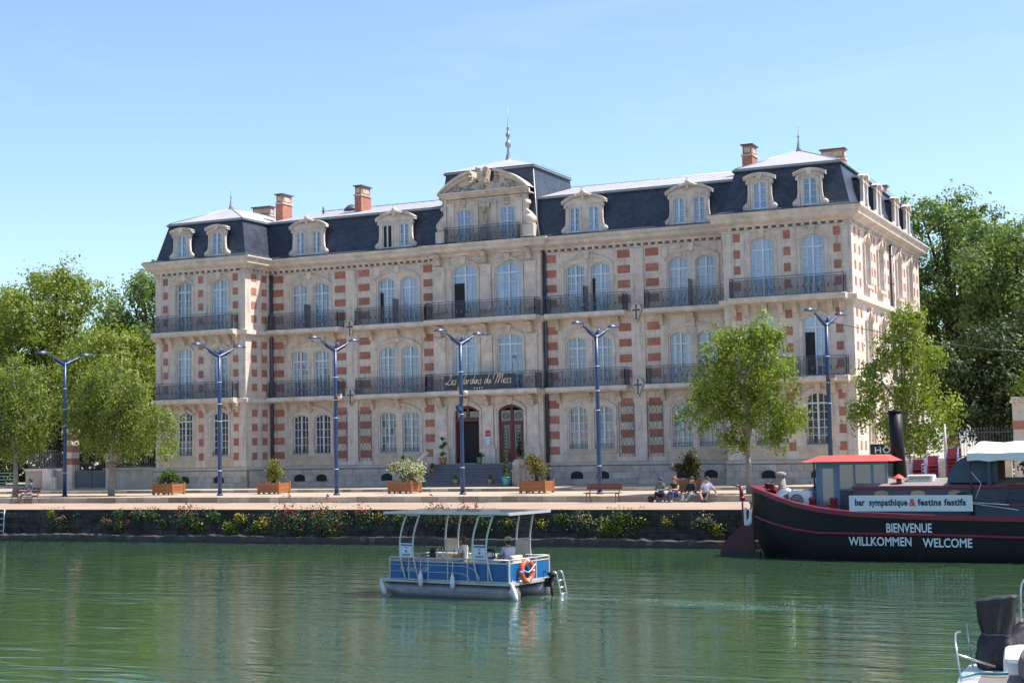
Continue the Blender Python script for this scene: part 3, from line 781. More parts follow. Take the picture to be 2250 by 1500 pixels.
# pilasters and corner piers
def pil(x0, x1, y, z0, z1, pr=0.09, m='ashlar'):
    MB().box(x0, x1, y - pr, y, z0, z1).build('pilaster', m, hotel)
for x0, x1 in ((12.58, 13.38), (31.53, 32.33)):
    pil(x0, x1, YM, 1.7, 13.85, 0.1)
for x0, x1 in ((0.0, 0.46), (6.47, A), (W - A, W - A + 0.46), (W - 0.46, W)):
    pil(x0, x1, 0, 1.7, 13.85, 0.045)
for c in (19.4, 22.5, 25.42):
    for z0, z1 in ((2.75, 5.0), (6.9, 9.15), (10.9, 13.4)):
        mb = MB(); mb.box(c - 0.36, c + 0.36, YP - 0.14, YP, z0, z1); mb.box(c - 0.26, c + 0.26, YP - 0.17, YP - 0.138, z0 + 0.15, z1 - 0.55)
        mb.box(c - 0.42, c + 0.42, YP - 0.2, YP, z1, z1 + 0.1); mb.box(c - 0.42, c + 0.42, YP - 0.2, YP, z0 - 0.14, z0)
        mb.lathe([(0.001, -0.03), (0.09, -0.02), (0.11, 0.0)], (c, YP - 0.142, z1 - 0.25), 10, 'y')
        mb.build('pilaster', 'stone', hotel)
    MB().box(c - 0.5, c + 0.5, YP - 0.24, YP, GZ, 2.6).build('pedestal', 'ashlar', hotel)
# swept mouldings ------------------------------------------------------
def offset(path, d):
    out = []
    for i, p in enumerate(path):
        p = Vector(p)
        def nrm(a, b):
            t = (Vector(b) - Vector(a)).normalized(); return Vector((t.y, -t.x))
        ns = []
        if i > 0: ns.append(nrm(path[i - 1], path[i]))
        if i < len(path) - 1: ns.append(nrm(path[i], path[i + 1]))
        if len(ns) == 1: m_ = ns[0]
        else: m_ = (ns[0] + ns[1]) / (1 + ns[0].dot(ns[1]))
        out.append(p + m_ * d)
    return out
def sweep(mb, path, prof):
    rings = [[(q.x, q.y, z) for q in offset(path, d)] for d, z in prof]
    n = len(path)
    v = [p for r_ in rings for p in r_]
    f = []
    for i in range(len(prof) - 1):
        for j in range(n - 1):
            f.append((i * n + j, i * n + j + 1, (i + 1) * n + j + 1, (i + 1) * n + j))
    return mb.add(v, f)
FULL = [(0, D), (0, 0), (A, 0), (A, YM), (PL, YM), (PL, YP), (PR, YP), (PR, YM), (W - A, YM), (W - A, 0), (W, 0), (W, D)]
NOPAV = [(0, D), (0, 0), (A, 0), (A, YM), (W - A, YM), (W - A, 0), (W, 0), (W, D)]
mb = MB()
sweep(mb, FULL, [(0.0, 14.1), (0.16, 14.14), (0.16, 14.24), (0.30, 14.30), (0.42, 14.36), (0.50, 14.40), (0.52, 14.60), (0.60, 14.66), (0.66, 14.76), (0.66, 14.84), (0.0, 14.90)])
sweep(mb, FULL, [(0.0, 13.86), (0.07, 13.88), (0.07, 13.95), (0.0, 13.97)])
mb.build('cornice', 'stone', hotel)
mb = MB(); sweep(mb, FULL, [(0.0, 9.86), (0.10, 9.92), (0.24, 9.98), (0.24, 10.24), (0.0, 10.29)]); mb.build('string_course', 'stone', hotel)
mb = MB(); sweep(mb, FULL, [(0.0, 5.6), (0.10, 5.66), (0.22, 5.72), (0.22, 5.96), (0.0, 6.01)]); mb.build('string_course', 'stone', hotel)
mb = MB(); sweep(mb, FULL, [(0.02, 1.46), (0.14, 1.52), (0.14, 1.66), (0.0, 1.72)]); mb.build('plinth_band', 'plinth', hotel)
mb = MB(); sweep(mb, FULL, [(0.10, GZ - 0.05), (0.10, 1.47), (0.0, 1.5)]); mb.build('plinth_core', 'mortar', hotel)
# plinth stones, each its own block
ps = MB().box(-0.5, 0.5, -0.5, 0.5, 0, 1).mesh('plinth_stone', 'plinth')
rp_ = random.Random(9)
def plinth_run(x0, x1, y, side=False):
    for row, (z0, z1) in enumerate(((GZ, 0.73), (0.742, 1.095), (1.107, 1.455))):
        u = x0
        first = True
        while u < x1 - 0.05:
            w_ = rp_.uniform(1.0, 1.6) if row == 0 else rp_.uniform(0.5, 0.95)
            if first and row == 1: w_ *= 0.5
            first = False
            if x1 - (u + w_) < 0.35: w_ = x1 - u
            pr = (0.14 if row == 0 else 0.125) + rp_.uniform(-0.006, 0.01)
            o = link('plinth_stone', ps, hotel, ((u + w_ / 2, y - pr / 2 - 0.03, z0) if not side else (y + pr / 2 + 0.03, u + w_ / 2, z0)))
            o.scale = (w_ - 0.016, pr, z1 - z0) if not side else (pr, w_ - 0.016, z1 - z0)
            u += w_
plinth_run(-0.1, A + 0.1, 0); plinth_run(A + 0.12, PL - 0.02, YM); plinth_run(PR + 0.12, W - A - 0.1, YM); plinth_run(W - A - 0.1, W + 0.1, 0); plinth_run(0.12, YM - 0.12, A, True)
plinth_run(0.1, 9.0, W, True)
# basement vents
for c, y in [(2.3, 0), (4.95, 0)] + [(c, YM) for c in (9.1, 10.72, 15.4, 28.0, 29.6, 34.45, 36.05)] + [(40.1, 0), (42.75, 0)]:
    mb = MB(); op = dict(u0=-0.38, u1=0.38, z1=0.44, rise=0.16); pts = [(-0.38, 0), (0.38, 0)] + [(0.38 - 0.76 * k / 8, arch_z(op, 0.38 - 0.76 * k / 8)) for k in range(9)]
    mb.prism(pts, -0.185, -0.1)
    mb.build('basement_vent', 'dark', hotel, (c, y, 0.73))
# cornice brackets with their dark diamonds
bk = MB(); bk.box(-0.075, 0.075, -0.13, 0.0, 0.0, 0.26); bk.prism([(0.085, 0.0), (0.3, 0.0), (0.3, 0.03), (0.085, 0.03)], -0.05, 0); bk.cur = 1
bk.prism([(0.21, 0.0), (0.325, 0.13), (0.21, 0.26), (0.095, 0.13)], -0.055, 0.0)
bkm = bk.mesh('cornice_bracket', ['stone', 'diamond'])
def brackets(u0, u1, T, rz):
    n = int((u1 - u0) / 0.42)
    for k in range(n):
        link('cornice_bracket', bkm, hotel, T(u0 + (u1 - u0) * (k + 0.3) / n, 13.97, 0), rz)
brackets(0.35, 6.5, T_front(0), 0); brackets(A + 0.1, PL - 0.1, T_front(YM), 0); brackets(PR + 0.1, W - A - 0.1, T_front(YM), 0); brackets(W - A + 0.3, W - 0.45, T_front(0), 0)
brackets(0.4, YM - 0.1, T_side(A), R(90)); brackets(0.3, D - 0.3, T_side(W), R(90))
# consoles below the pavilion cornice and balconies
cm = MB(); cm.prism_x([(0, 0), (0, 0.55), (-0.42, 0.55), (-0.44, 0.42), (-0.30, 0.34), (-0.20, 0.18), (-0.16, 0.02)], -0.13, 0.13); cm.box(-0.17, 0.17, -0.5, 0, 0.55, 0.62)
cm.lathe([(0.05, -0.15), (0.07, -0.14), (0.07, 0.14), (0.05, 0.15)], (0, -0.34, 0.44), 8, 'x')
cmm = cm.mesh('console', 'stone_warm')
for z in (13.62, 9.3, 5.05):
    for c in (19.4, 22.5, 25.42): link('console', cmm, hotel, (c, YP - 0.12, z))
for z in (9.36, 5.1):
    for c in (8.1, 9.89, 11.7, 14.4, 16.23, 18.1, 26.95, 28.86, 30.7, 33.35, 35.2, 37.1): link('console', cmm, hotel, (c, YM, z))
    for x0 in (0, W - A):
        for c in (0.55, 1.25, 2.25, 3.1, 3.85, 4.95, 5.75, 6.35): link('console', cmm, hotel, (x0 + c, 0, z))
# balconies: slab with its railing
def lattice(mb, p, q, z0, z1, sp=0.115, bw=0.017):
    p, q = Vector((p[0], p[1], 0)), Vector((q[0], q[1], 0)); t = q - p; ln = t.length; t /= ln; h = z1 - z0
    zv = Vector((0, 0, 1)); nn = Vector((t.y, -t.x, 0))
    def bar2(u0, w0, u1, w1, w_=bw):
        a = p + t * u0 + zv * (z0 + w0); b_ = p + t * u1 + zv * (z0 + w1)
        mb.bar(a, b_, 0.012, w_, nn)
    k = -h
    s_ = 0.62
    n = int((ln + h * s_) / sp) + 1
    for i in range(n + 1):
        u = -h * s_ + i * sp
        # rising to the right, then to the left, clipped to the panel
        for sg in (1, -1):
            a0, a1 = (u, u + h * s_)
            w0, w1 = (0, h)
            if a0 < 0: w0 = -a0 / s_; a0 = 0
            if a1 > ln: w1 = h - (a1 - ln) / s_; a1 = ln
            if w1 - w0 < 0.03: continue
            if sg == 1: bar2(a0, w0, a1, w1)
            else: bar2(a0, h - w0, a1, h - w1)
    n = max(1, round(ln / 0.95))
    for i in range(n + 1):
        a = p + t * (ln * i / n)
        mb.obox(a + zv * ((z0 + z1) / 2 + 0.02), t * 0.017, nn * 0.017, zv * (h / 2 + 0.05))
    for k_ in range(int(ln / 0.32)):   # leaf motif in the middle of each lozenge group
        a = p + t * (0.16 + k_ * 0.32) + zv * (z0 + h * 0.45)
        mb.obox(a, t * 0.045, nn * 0.006, zv * 0.10)
    mb.bar(p + zv * (z0 + 0.01), q + zv * (z0 + 0.01), 0.03, 0.04); mb.bar(p + zv * z1, q + zv * z1, 0.03, 0.03)
    mb.bar(p + zv * (z1 + 0.12), q + zv * (z1 + 0.12), 0.045, 0.035)
def balcony(u0, u1, y, z, proj, backing=False, wing=False):
    mb = MB()
    zb = z - 0.31
    r_ = 0.02
    mb.prism_x([(0, zb), (-proj + 0.12, zb), (-proj + 0.02, zb + 0.08), (-proj, zb + 0.1), (-proj, z - 0.06), (-proj + 0.03, z - 0.004), (0, z - 0.004)], u0 - 0.1, u1 + 0.1)
    o = mb.build('balcony', 'stone', hotel, (0, y, 0))
    rl = MB(); yf = -proj + 0.1
    lattice(rl, (u0, yf), (u1, yf), z + 0.03, z + 0.90); lattice(rl, (u0, -0.03), (u0, yf), z + 0.03, z + 0.90); lattice(rl, (u1, yf), (u1, -0.03), z + 0.03, z + 0.90)
    rl.build('railing', 'iron', o)
    if backing: MB().box(u0 + 1.15, u1 - 1.35, yf + 0.03, yf + 0.045, z + 0.04, z + 0.88).build('railing_backing', 'iron_panel', o)
    return o
for z in (10.3, 6.02):
    balcony(0.28, 6.35, 0, z, 0.72, wing=True)
    balcony(7.25, 12.35, YM, z, 0.85); balcony(13.62, 18.5, YM, z, 0.85)
    balcony(26.5, 31.3, YM, z, 0.85); balcony(32.6, 37.75, YM, z, 0.85)
    balcony(W - A + 0.5, W - 0.35, 0, z, 0.72, wing=True)
for z in (10.3, 6.02):
    balcony(18.85, 26.0, YP, z, 0.95, backing=(z < 8))
# partition screens dividing the balconies of neighbouring rooms
for x, z in ((9.92, 10.33), (16.28, 10.33), (28.85, 10.33), (35.2, 10.33)):
    mb = MB(); mb.box(x - 0.012, x + 0.012, YM - 0.74, YM - 0.70, z, z + 1.5); mb.box(x - 0.012, x + 0.012, YM - 0.06, YM - 0.02, z, z + 1.5); mb.box(x - 0.012, x + 0.012, YM - 0.70, YM - 0.06, z + 1.46, z + 1.5)
    o = mb.build('balcony_screen', 'iron', hotel); MB().box(x - 0.006, x + 0.006, YM - 0.70, YM - 0.06, z, z + 1.46).build('pane', 'glass_mid', o)
# shields with a cross on the middle pilasters
for x in (12.98, 31.93):
    for z in (10.2, 5.95):
        mb = MB(); pts = [(-0.22, -0.1), (0, -0.62), (0.22, -0.1), (0.34, 0.1), (0.22, 0.38), (0.12, 0.42), (0, 0.5), (-0.12, 0.42), (-0.22, 0.38), (-0.34, 0.1)]
        mb.prism(pts, -0.34, -0.02)
        o = mb.build('shield', 'stone', hotel, (x, YM, z))
        c_ = MB(); c_.box(-0.04, 0.04, -0.37, -0.345, -0.42, 0.34); c_.box(-0.17, 0.17, -0.369, -0.345, 0.03, 0.11)
        for dx, dz in ((-0.17, 0.07), (0.17, 0.07), (0, 0.34), (0, -0.42)): c_.lathe([(0.06, -0.368), (0.06, -0.345)], (dx, 0, dz), 8, 'y')
        c_.build('iron_cross', 'iron', o)
# downpipes
def pipe(x, y, z0, z1, r=0.085):
    mb = MB(); mb.tube([(x, y, z0), (x, y, z1)], r, 8)
    for z in (2.3, 4.6, 7.2, 9.2, 11.6, 13.2): mb.tube([(x, y, z), (x, y, z + 0.07)], r + 0.02, 8)
    mb.build('downpipe', 'pipe', hotel)
pipe(A + 0.12, YM - 0.12, GZ, 13.9, 0.11); pipe(PR + 0.14, YM - 0.12, GZ, 14.1, 0.1); pipe(W + 0.12, 9.95, GZ, 13.9, 0.1)
# iron trellises on the ground floor piers
for c in (12.12, 13.86, 31.11, 32.84):
    mb = MB(); x0, x1 = c - 0.46, c + 0.46
    for k in range(-8, 5):
        for sg in (1, -1):
            pts = []
            u0_, z0_, u1_, z1_ = k * 0.25, 0.0, k * 0.25 + 3.1 * 0.6, 3.1
            if u0_ < 0: z0_ = -u0_ / 0.6; u0_ = 0
            if u1_ > 0.92: z1_ = z1_ - (u1_ - 0.92) / 0.6; u1_ = 0.92
            if z1_ - z0_ < 0.05: continue
            if sg == 1: mb.bar((x0 + u0_, YM - 0.13, 1.95 + z0_), (x0 + u1_, YM - 0.13, 1.95 + z1_), 0.012, 0.014, (0, 1, 0))
            else: mb.bar((x1 - u0_, YM - 0.13, 1.95 + z0_), (x1 - u1_, YM - 0.13, 1.95 + z1_), 0.012, 0.014, (0, 1, 0))
    mb.box(x0 - 0.015, x0 + 0.015, YM - 0.145, YM - 0.115, 1.95, 5.05); mb.box(x1 - 0.015, x1 + 0.015, YM - 0.145, YM - 0.115, 1.95, 5.05)
    mb.build('trellis', 'iron', hotel)

# ------------------------------------------------------------------ roofs
ZR, SB = 17.4, 0.62
mb = MB()
sweep(mb, NOPAV, [(0.30, 14.86), (0.10, 14.95), (0.0, 15.04), (-0.07, 15.2), (-0.16, 15.55), (-SB + 0.04, 17.2), (-SB, ZR)])
mb.build('mansard_slope', 'slate', hotel)
mb = MB(); sweep(mb, NOPAV, [(0.60, 14.83), (0.60, 14.9), (0.45, 14.93), (0.25, 14.97), (0.10, 15.03), (0.02, 15.06), (0.0, 15.0)]); mb.build('eaves_flashing', 'slate_dark', hotel)
mb = MB(); sweep(mb, NOPAV, [(-SB + 0.12, ZR - 0.16), (-SB + 0.12, ZR - 0.02), (-SB + 0.02, ZR + 0.05), (-SB - 0.1, ZR + 0.06)]); mb.build('roof_edge', 'slate_dark', hotel)
mb = MB(); sweep(mb, NOPAV, [(-SB + 0.135, ZR - 0.11), (-SB + 0.165, ZR - 0.10), (-SB + 0.165, ZR - 0.055), (-SB + 0.13, ZR - 0.045)]); mb.build('top_gutter', 'zinc_edge', hotel)
def hip(mb, x0, x1, y0, y1, z0, zr, inset):
    if (x1 - x0) < (y1 - y0):
        a, b_ = ((x0 + x1) / 2, y0 + inset), ((x0 + x1) / 2, y1 - inset)
        v = [(x0, y0, z0), (x1, y0, z0), (x1, y1, z0), (x0, y1, z0), (*a, zr), (*b_, zr)]
        return mb.add(v, [(0, 1, 4), (1, 2, 5, 4), (2, 3, 5), (3, 0, 4, 5)])
    a, b_ = (x0 + inset, (y0 + y1) / 2), (x1 - inset, (y0 + y1) / 2)
    v = [(x0, y0, z0), (x1, y0, z0), (x1, y1, z0), (x0, y1, z0), (*a, zr), (*b_, zr)]
    return mb.add(v, [(0, 1, 5, 4), (1, 2, 5), (2, 3, 4, 5), (3, 0, 4)])
hip(MB(), SB - 0.04, A - SB + 0.04, SB - 0.04, D - 0.5, ZR + 0.03, 18.62, 2.8).build('hip_roof', 'zinc', hotel)
hip(MB(), W - A + SB - 0.04, W - SB + 0.04, SB - 0.04, D - 0.5, ZR + 0.03, 18.66, 2.8).build('hip_roof', 'zinc', hotel)
MB().add([(A - SB, YM + SB - 0.04, ZR + 0.03), (W - A + SB, YM + SB - 0.04, ZR + 0.03), (W - A + 0.5, 9.75, 19.0), (A - 0.5, 9.75, 19.0), (A - SB, 16.1, ZR + 0.03), (W - A + SB, 16.1, ZR + 0.03)], [(0, 1, 2, 3), (3, 2, 5, 4), (0, 3, 4), (1, 5, 2)]).build('ridge_roof', 'zinc', hotel)
# standing seams of the zinc sheets
mb = MB()
for k in range(44):
    x = A + 0.1 + k * 0.71
    if PL - 0.2 < x < PR: continue
    mb.bar((x, YM + SB, ZR + 0.045), (x, 9.7, 19.0), 0.03, 0.03)
tag(mb.build('roof_seam', 'zinc_edge', hotel), kind='stuff')
# ridge and hip rolls
def roll(pts, r=0.05): MB().tube(pts, r, 6).build('ridge_roll', 'zinc_edge', hotel)
for xa, xb, zt in ((SB, A - SB, 18.62), (W - A + SB, W - SB, 18.66)):
    xm = (xa + xb) / 2
    roll([(xa, SB, ZR + 0.04), (xm, SB + 2.78, zt)]); roll([(xb, SB, ZR + 0.04), (xm, SB + 2.78, zt)]); roll([(xm, SB + 2.78, zt), (xm, D - 3.3, zt)])
roll([(A - 0.5, 9.75, 19.0), (W - A + 0.5, 9.75, 19.0)])
# finials
def finial(x, y, z, s, big=False):
    mb = MB()
    if big:
        mb.lathe([(0.24, 0), (0.21, 0.05), (0.09, 0.62), (0.11, 0.68), (0.06, 0.74), (0.08, 0.86), (0.19, 0.98), (0.21, 1.08), (0.14, 1.25), (0.06, 1.36), (0.07, 1.5), (0.145, 1.6), (0.155, 1.68), (0.09, 1.84), (0.05, 1.92), (0.06, 2.02), (0.11, 2.10), (0.03, 2.2), (0.018, 2.4), (0.008, 3.5)], (x, y, z), 10)
    else:
        mb.lathe([(0.17 * s, 0), (0.12 * s, 0.15 * s), (0.04 * s, 0.62 * s), (0.03 * s, 0.7 * s), (0.075 * s, 0.78 * s), (0.03 * s, 0.86 * s), (0.014, 1.0 * s), (0.007, 1.6 * s)], (x, y, z), 8)
    mb.build('finial', 'zinc_edge', hotel)
finial(A / 2, SB + 2.78, 18.58, 1.0); finial(W - A / 2, SB + 2.78, 18.62, 1.05)
# pavilion roof
PX0, PX1, PY0, PY1, PZ0, PZ1 = PL + 0.05, PR - 0.05, YP + 0.1, 9.4, 14.88, 19.38
i_ = 0.62
mb = MB()
b0 = [(PX0, PY0, PZ0), (PX1, PY0, PZ0), (PX1, PY1, PZ0), (PX0, PY1, PZ0)]
b1 = [(PX0 + 0.25, PY0 + 0.25, 15.9), (PX1 - 0.25, PY0 + 0.25, 15.9), (PX1 - 0.25, PY1 - 0.25, 15.9), (PX0 + 0.25, PY1 - 0.25, 15.9)]
b2 = [(PX0 + i_, PY0 + i_, PZ1), (PX1 - i_, PY0 + i_, PZ1), (PX1 - i_, PY1 - i_, PZ1), (PX0 + i_, PY1 - i_, PZ1)]
mb.add(b0 + b1 + b2, [(i, (i + 1) % 4, 4 + (i + 1) % 4, 4 + i) for i in range(4)] + [(4 + i, 4 + (i + 1) % 4, 8 + (i + 1) % 4, 8 + i) for i in range(4)])
mb.build('pavilion_mansard', 'slate', hotel)
MB().add([(PX0 + i_ - 0.1, PY0 + i_ - 0.1, PZ1 + 0.03), (PX1 - i_ + 0.1, PY0 + i_ - 0.1, PZ1 + 0.03), (PX1 - i_ + 0.1, PY1 - i_ + 0.1, PZ1 + 0.03), (PX0 + i_ - 0.1, PY1 - i_ + 0.1, PZ1 + 0.03), ((PX0 + PX1) / 2, 5.95, 20.45)], [(0, 1, 4), (1, 2, 4), (2, 3, 4), (3, 0, 4)]).build('pavilion_cap', 'zinc', hotel)
mb = MB(); rect = [(PX0 + i_, PY1 - i_), (PX0 + i_, PY0 + i_), (PX1 - i_, PY0 + i_), (PX1 - i_, PY1 - i_), (PX0 + i_ + 0.01, PY1 - i_)]
sweep(mb, rect[:4], [(0.1, PZ1 - 0.16), (0.12, PZ1 - 0.02), (0.02, PZ1 + 0.05), (-0.1, PZ1 + 0.06)]); mb.build('roof_edge', 'slate_dark', hotel)
mb = MB(); sweep(mb, rect[:4], [(0.125, PZ1 - 0.11), (0.16, PZ1 - 0.10), (0.16, PZ1 - 0.055), (0.12, PZ1 - 0.045)]); mb.build('top_gutter', 'zinc_edge', hotel)
roll([(PX1, PY0, PZ0), (PX1 - 0.25, PY0 + 0.25, 15.9), (PX1 - i_, PY0 + i_, PZ1)], 0.04)
finial((PX0 + PX1) / 2, 5.95, 20.3, 1.0, big=True)
# snow guards on the right slopes of pavilion and wing
for (x, y0, y1, z) in ((PX1 - i_ + 0.1, 4.2, PY1 - i_, PZ1 + 0.06), (W - SB + 0.1, 6.5, 18.5, ZR + 0.06)):
    mb = MB(); k = y0
    while k < y1: mb.box(x - 0.01, x + 0.01, k, k + 0.02, z, z + 0.14); k += 0.28
    mb.build('snow_guard', 'zinc_edge', hotel)
# chimneys
def chimney(x, y, w, d, z0, z1, pots=True):
    mb = MB(); mb.box(x - w / 2, x + w / 2, y - d / 2, y + d / 2, z0, z1 - 0.62)
    mb.box(x - w / 2 + 0.03, x + w / 2 - 0.03, y - d / 2 + 0.03, y + d / 2 - 0.03, z1 - 0.62, z1 - 0.08)
    o = mb.build('chimney', 'brick', hotel)
    c_ = MB(); c_.box(x - w / 2 - 0.05, x + w / 2 + 0.05, y - d / 2 - 0.05, y + d / 2 + 0.05, z1 - 0.70, z1 - 0.60); c_.build('band', 'stone_weathered', o)
    p_ = MB()
    n = max(1, int(d / 0.7)); 
    for k in range(n): p_.box(x + w / 2 - 0.035, x + w / 2 - 0.012, y - d / 2 + d * (k + 0.2) / n, y - d / 2 + d * (k + 0.8) / n, z1 - 0.5, z1 - 0.2)
    p_.box(x - w / 2 + 0.12, x + w / 2 - 0.12, y - d / 2 + 0.012, y - d / 2 + 0.035, z1 - 0.5, z1 - 0.2)
    tag(p_.build('stone_inset', 'stone_weathered', o), kind='stuff')
    c_ = MB(); c_.box(x - w / 2 - 0.07, x + w / 2 + 0.07, y - d / 2 - 0.07, y + d / 2 + 0.07, z1 - 0.08, z1); c_.build('cap', 'slate_dark', o)
    return o
chimney(5.75, 6.2, 0.55, 1.15, 17.3, 19.72); chimney(11.72, 6.4, 0.5, 1.25, 17.6, 19.78); chimney(37.75, 6.3, 0.6, 1.1, 17.6, 19.82)
chimney(2.75, 8.2, 1.45, 0.6, 17.5, 19.42); chimney(41.75, 10.2, 1.4, 0.6, 17.5, 19.86)
chimney(W - 1.1, 14.6, 0.5, 0.6, 17.3, 18.15)
mb = MB(); mb.lathe([(0.5, 0), (0.5, 0.12), (0.42, 0.2), (0.25, 0.36), (0.05, 0.42)], (9.9, 8.0, 18.55), 12); mb.build('roof_vent', 'slate_dark', hotel)
MB().tube([(8.2, 7.2, 18.3), (8.2, 7.2, 18.85)], 0.06, 6).build('roof_vent', 'slate_dark', hotel)
# dormers --------------------------------------------------------------
def arch_band(mb, w, zs, zt, th, y0, y1, n=12):
    op = dict(u0=-w / 2, u1=w / 2, z1=zt, rise=zt - zs)
    for i in range(n):
        ua, ub = -w / 2 + w * i / n, -w / 2 + w * (i + 1) / n
        mb.prism([(ua, arch_z(op, ua) - th), (ub, arch_z(op, ub) - th), (ub, arch_z(op, ub)), (ua, arch_z(op, ua))], y0, y1)
def dormer_mesh(wins, ww, wh, body, cap, capz, captop, crest):
    """x centred, z=0 at the eaves (14.98), front face at y=0, roof behind"""
    mb = MB()
    z0 = 0.05
    ops = [OP(c, ww, z0, z0 + wh, 0.12) for c in wins]
    wall_face(mb, -body / 2, body / 2, 0.0, capz, ops, lambda u, z, d: (u, -d, z), 0.16)
    # cheeks and back roof
    bw = body / 2
    mb.cur = 1; mb.add([(-bw, 0.12, 0), (-bw, 0.12, capz), (-bw, 1.0, capz), (-bw, 0.35, 0)], [(0, 1, 2, 3)]); mb.add([(bw, 0.12, 0), (bw, 0.12, capz), (bw, 1.0, capz), (bw, 0.35, 0)], [(0, 1, 2, 3)]); mb.cur = 0
    # cornice: horizontal ears and the curved pediment, running back into the slope
    op = dict(u0=-cap / 2, u1=cap / 2, z1=captop, rise=captop - capz)
    n = 14
    for i in range(n):
        ua, ub = -cap / 2 + cap * i / n, -cap / 2 + cap * (i + 1) / n
        za, zb = arch_z(op, ua), arch_z(op, ub)
        mb.prism([(ua, za - 0.14), (ub, zb - 0.14), (ub, zb), (ua, za)], -0.10, 0.16)
        mb.prism([(ua, za - 0.05), (ub, zb - 0.05), (ub, zb + 0.045), (ua, za + 0.045)], -0.16, 0.18)
        mb.cur = 1; mb.prism([(ua * body / cap, za - 0.10), (ub * body / cap, zb - 0.10), (ub * body / cap, zb), (ua * body / cap, za)], 0.161, 0.95); mb.cur = 0
    fl = [(-cap / 2 + 0.1, capz - 0.16)] + [(-cap / 2 + 0.1 + (cap - 0.2) * k / 10, arch_z(op, -cap / 2 + 0.1 + (cap - 0.2) * k / 10) - 0.16) for k in range(11)] + [(cap / 2 - 0.1, capz - 0.16)]
    mb.prism(fl, -0.03, 0.02)
    # surround bands and side scrolls
    for c in wins:
        for s in (-1, 1): mb.box(min(c + s * ww / 2, c + s * (ww / 2 + 0.11)), max(c + s * ww / 2, c + s * (ww / 2 + 0.11)), -0.05, 0, 0, wh - 0.02)
        arr = OP(c, ww + 0.2, 0, z0 + wh + 0.1, 0.15)
        for i in range(8):
            ua, ub = arr['u0'] + (ww + 0.2) * i / 8, arr['u0'] + (ww + 0.2) * (i + 1) / 8
            mb.prism([(ua, arch_z(arr, ua) - 0.1), (ub, arch_z(arr, ub) - 0.1), (ub, arch_z(arr, ub)), (ua, arch_z(arr, ua))], -0.055, 0)
    for s in (-1, 1):
        x = s * bw
        prof = [(x - s * 0.05, 0), (x + s * 0.30, 0), (x + s * 0.36, 0.16), (x + s * 0.27, 0.34), (x + s * 0.12, 0.46), (x + s * 0.07, 0.8), (x + s * 0.06, capz - 0.25), (x + s * 0.14, capz - 0.12), (x - s * 0.05, capz - 0.1)]
        if s < 0: prof = prof[::-1]
        mb.prism(prof, -0.05, 0.12)
        mb.lathe([(0.05, -0.12), (0.14, -0.1), (0.17, -0.02), (0.17, 0.12)], (x + s * 0.21, 0, 0.18), 12, 'y')
        mb.box(min(x, x + s * 0.16), max(x, x + s * 0.16), -0.1, 0.1, capz - 0.36, capz - 0.2)
    if crest:
        mb.ball((0, -0.22, captop + 0.05), (0.16, 0.12, 0.2), 8, 6)
        for s in (-1, 1):
            mb.ball((s * 0.22, -0.22, captop - 0.06), (0.17, 0.1, 0.12), 8, 5); mb.ball((s * 0.42, -0.2, captop - 0.13), (0.13, 0.08, 0.09), 8, 5)
        mb.ball((0, -0.24, captop - 0.22), (0.1, 0.09, 0.16), 8, 5)
        mb.ball((0, -0.2, captop + 0.27), (0.06, 0.06, 0.1), 6, 5)
    else:
        mb.prism([(-0.09, captop - 0.34), (0.09, captop - 0.34), (0.13, captop - 0.08), (-0.13, captop - 0.08)], -0.25, 0)
    return mb
sm = dormer_mesh((0,), 0.76, 1.50, 1.16, 1.74, 1.78, 1.98, False).mesh('dormer', ['stone', 'slate'])
dm = dormer_mesh((-0.6, 0.6), 0.66, 1.50, 2.18, 2.78, 1.86, 2.30, True).mesh('dormer', ['stone', 'slate'])
ZE = 14.98
def dormer(c, T, rz, me, wins, ww, yoff=-0.06, glass='glass_sky'):
    o = link('dormer', me, hotel, T(c, ZE, 0.10), rz)
    for w_ in wins:
        window(0, 0, ww, 1.50, 0.12, lambda u, z, d, w_=w_: (w_, -0.13, 0.05), 0, 'small', glass, parent=o, name='dormer_window')
    return o
for c in (2.15, 4.87, 40.05, 42.76): dormer(c, T_front(0), 0, sm, (0,), 0.76, 0.0)
for c in (9.88, 16.22, 28.78, 35.18): dormer(c, T_front(YM), 0, dm, (-0.6, 0.6), 0.66, 0.0)
for c in (3.3, 6.8, 12.0, 15.6): dormer(c, T_side(W), R(90), sm, (0,), 0.76, 0.0, 'glass_mid')
MB().box(15.36, 15.88, YM - 0.075, YM + 0.0, 15.1, 16.4).build('open_leaf_shade', 'dark', hotel)  # near-black panel over the dormer pane, painting the shade of the room
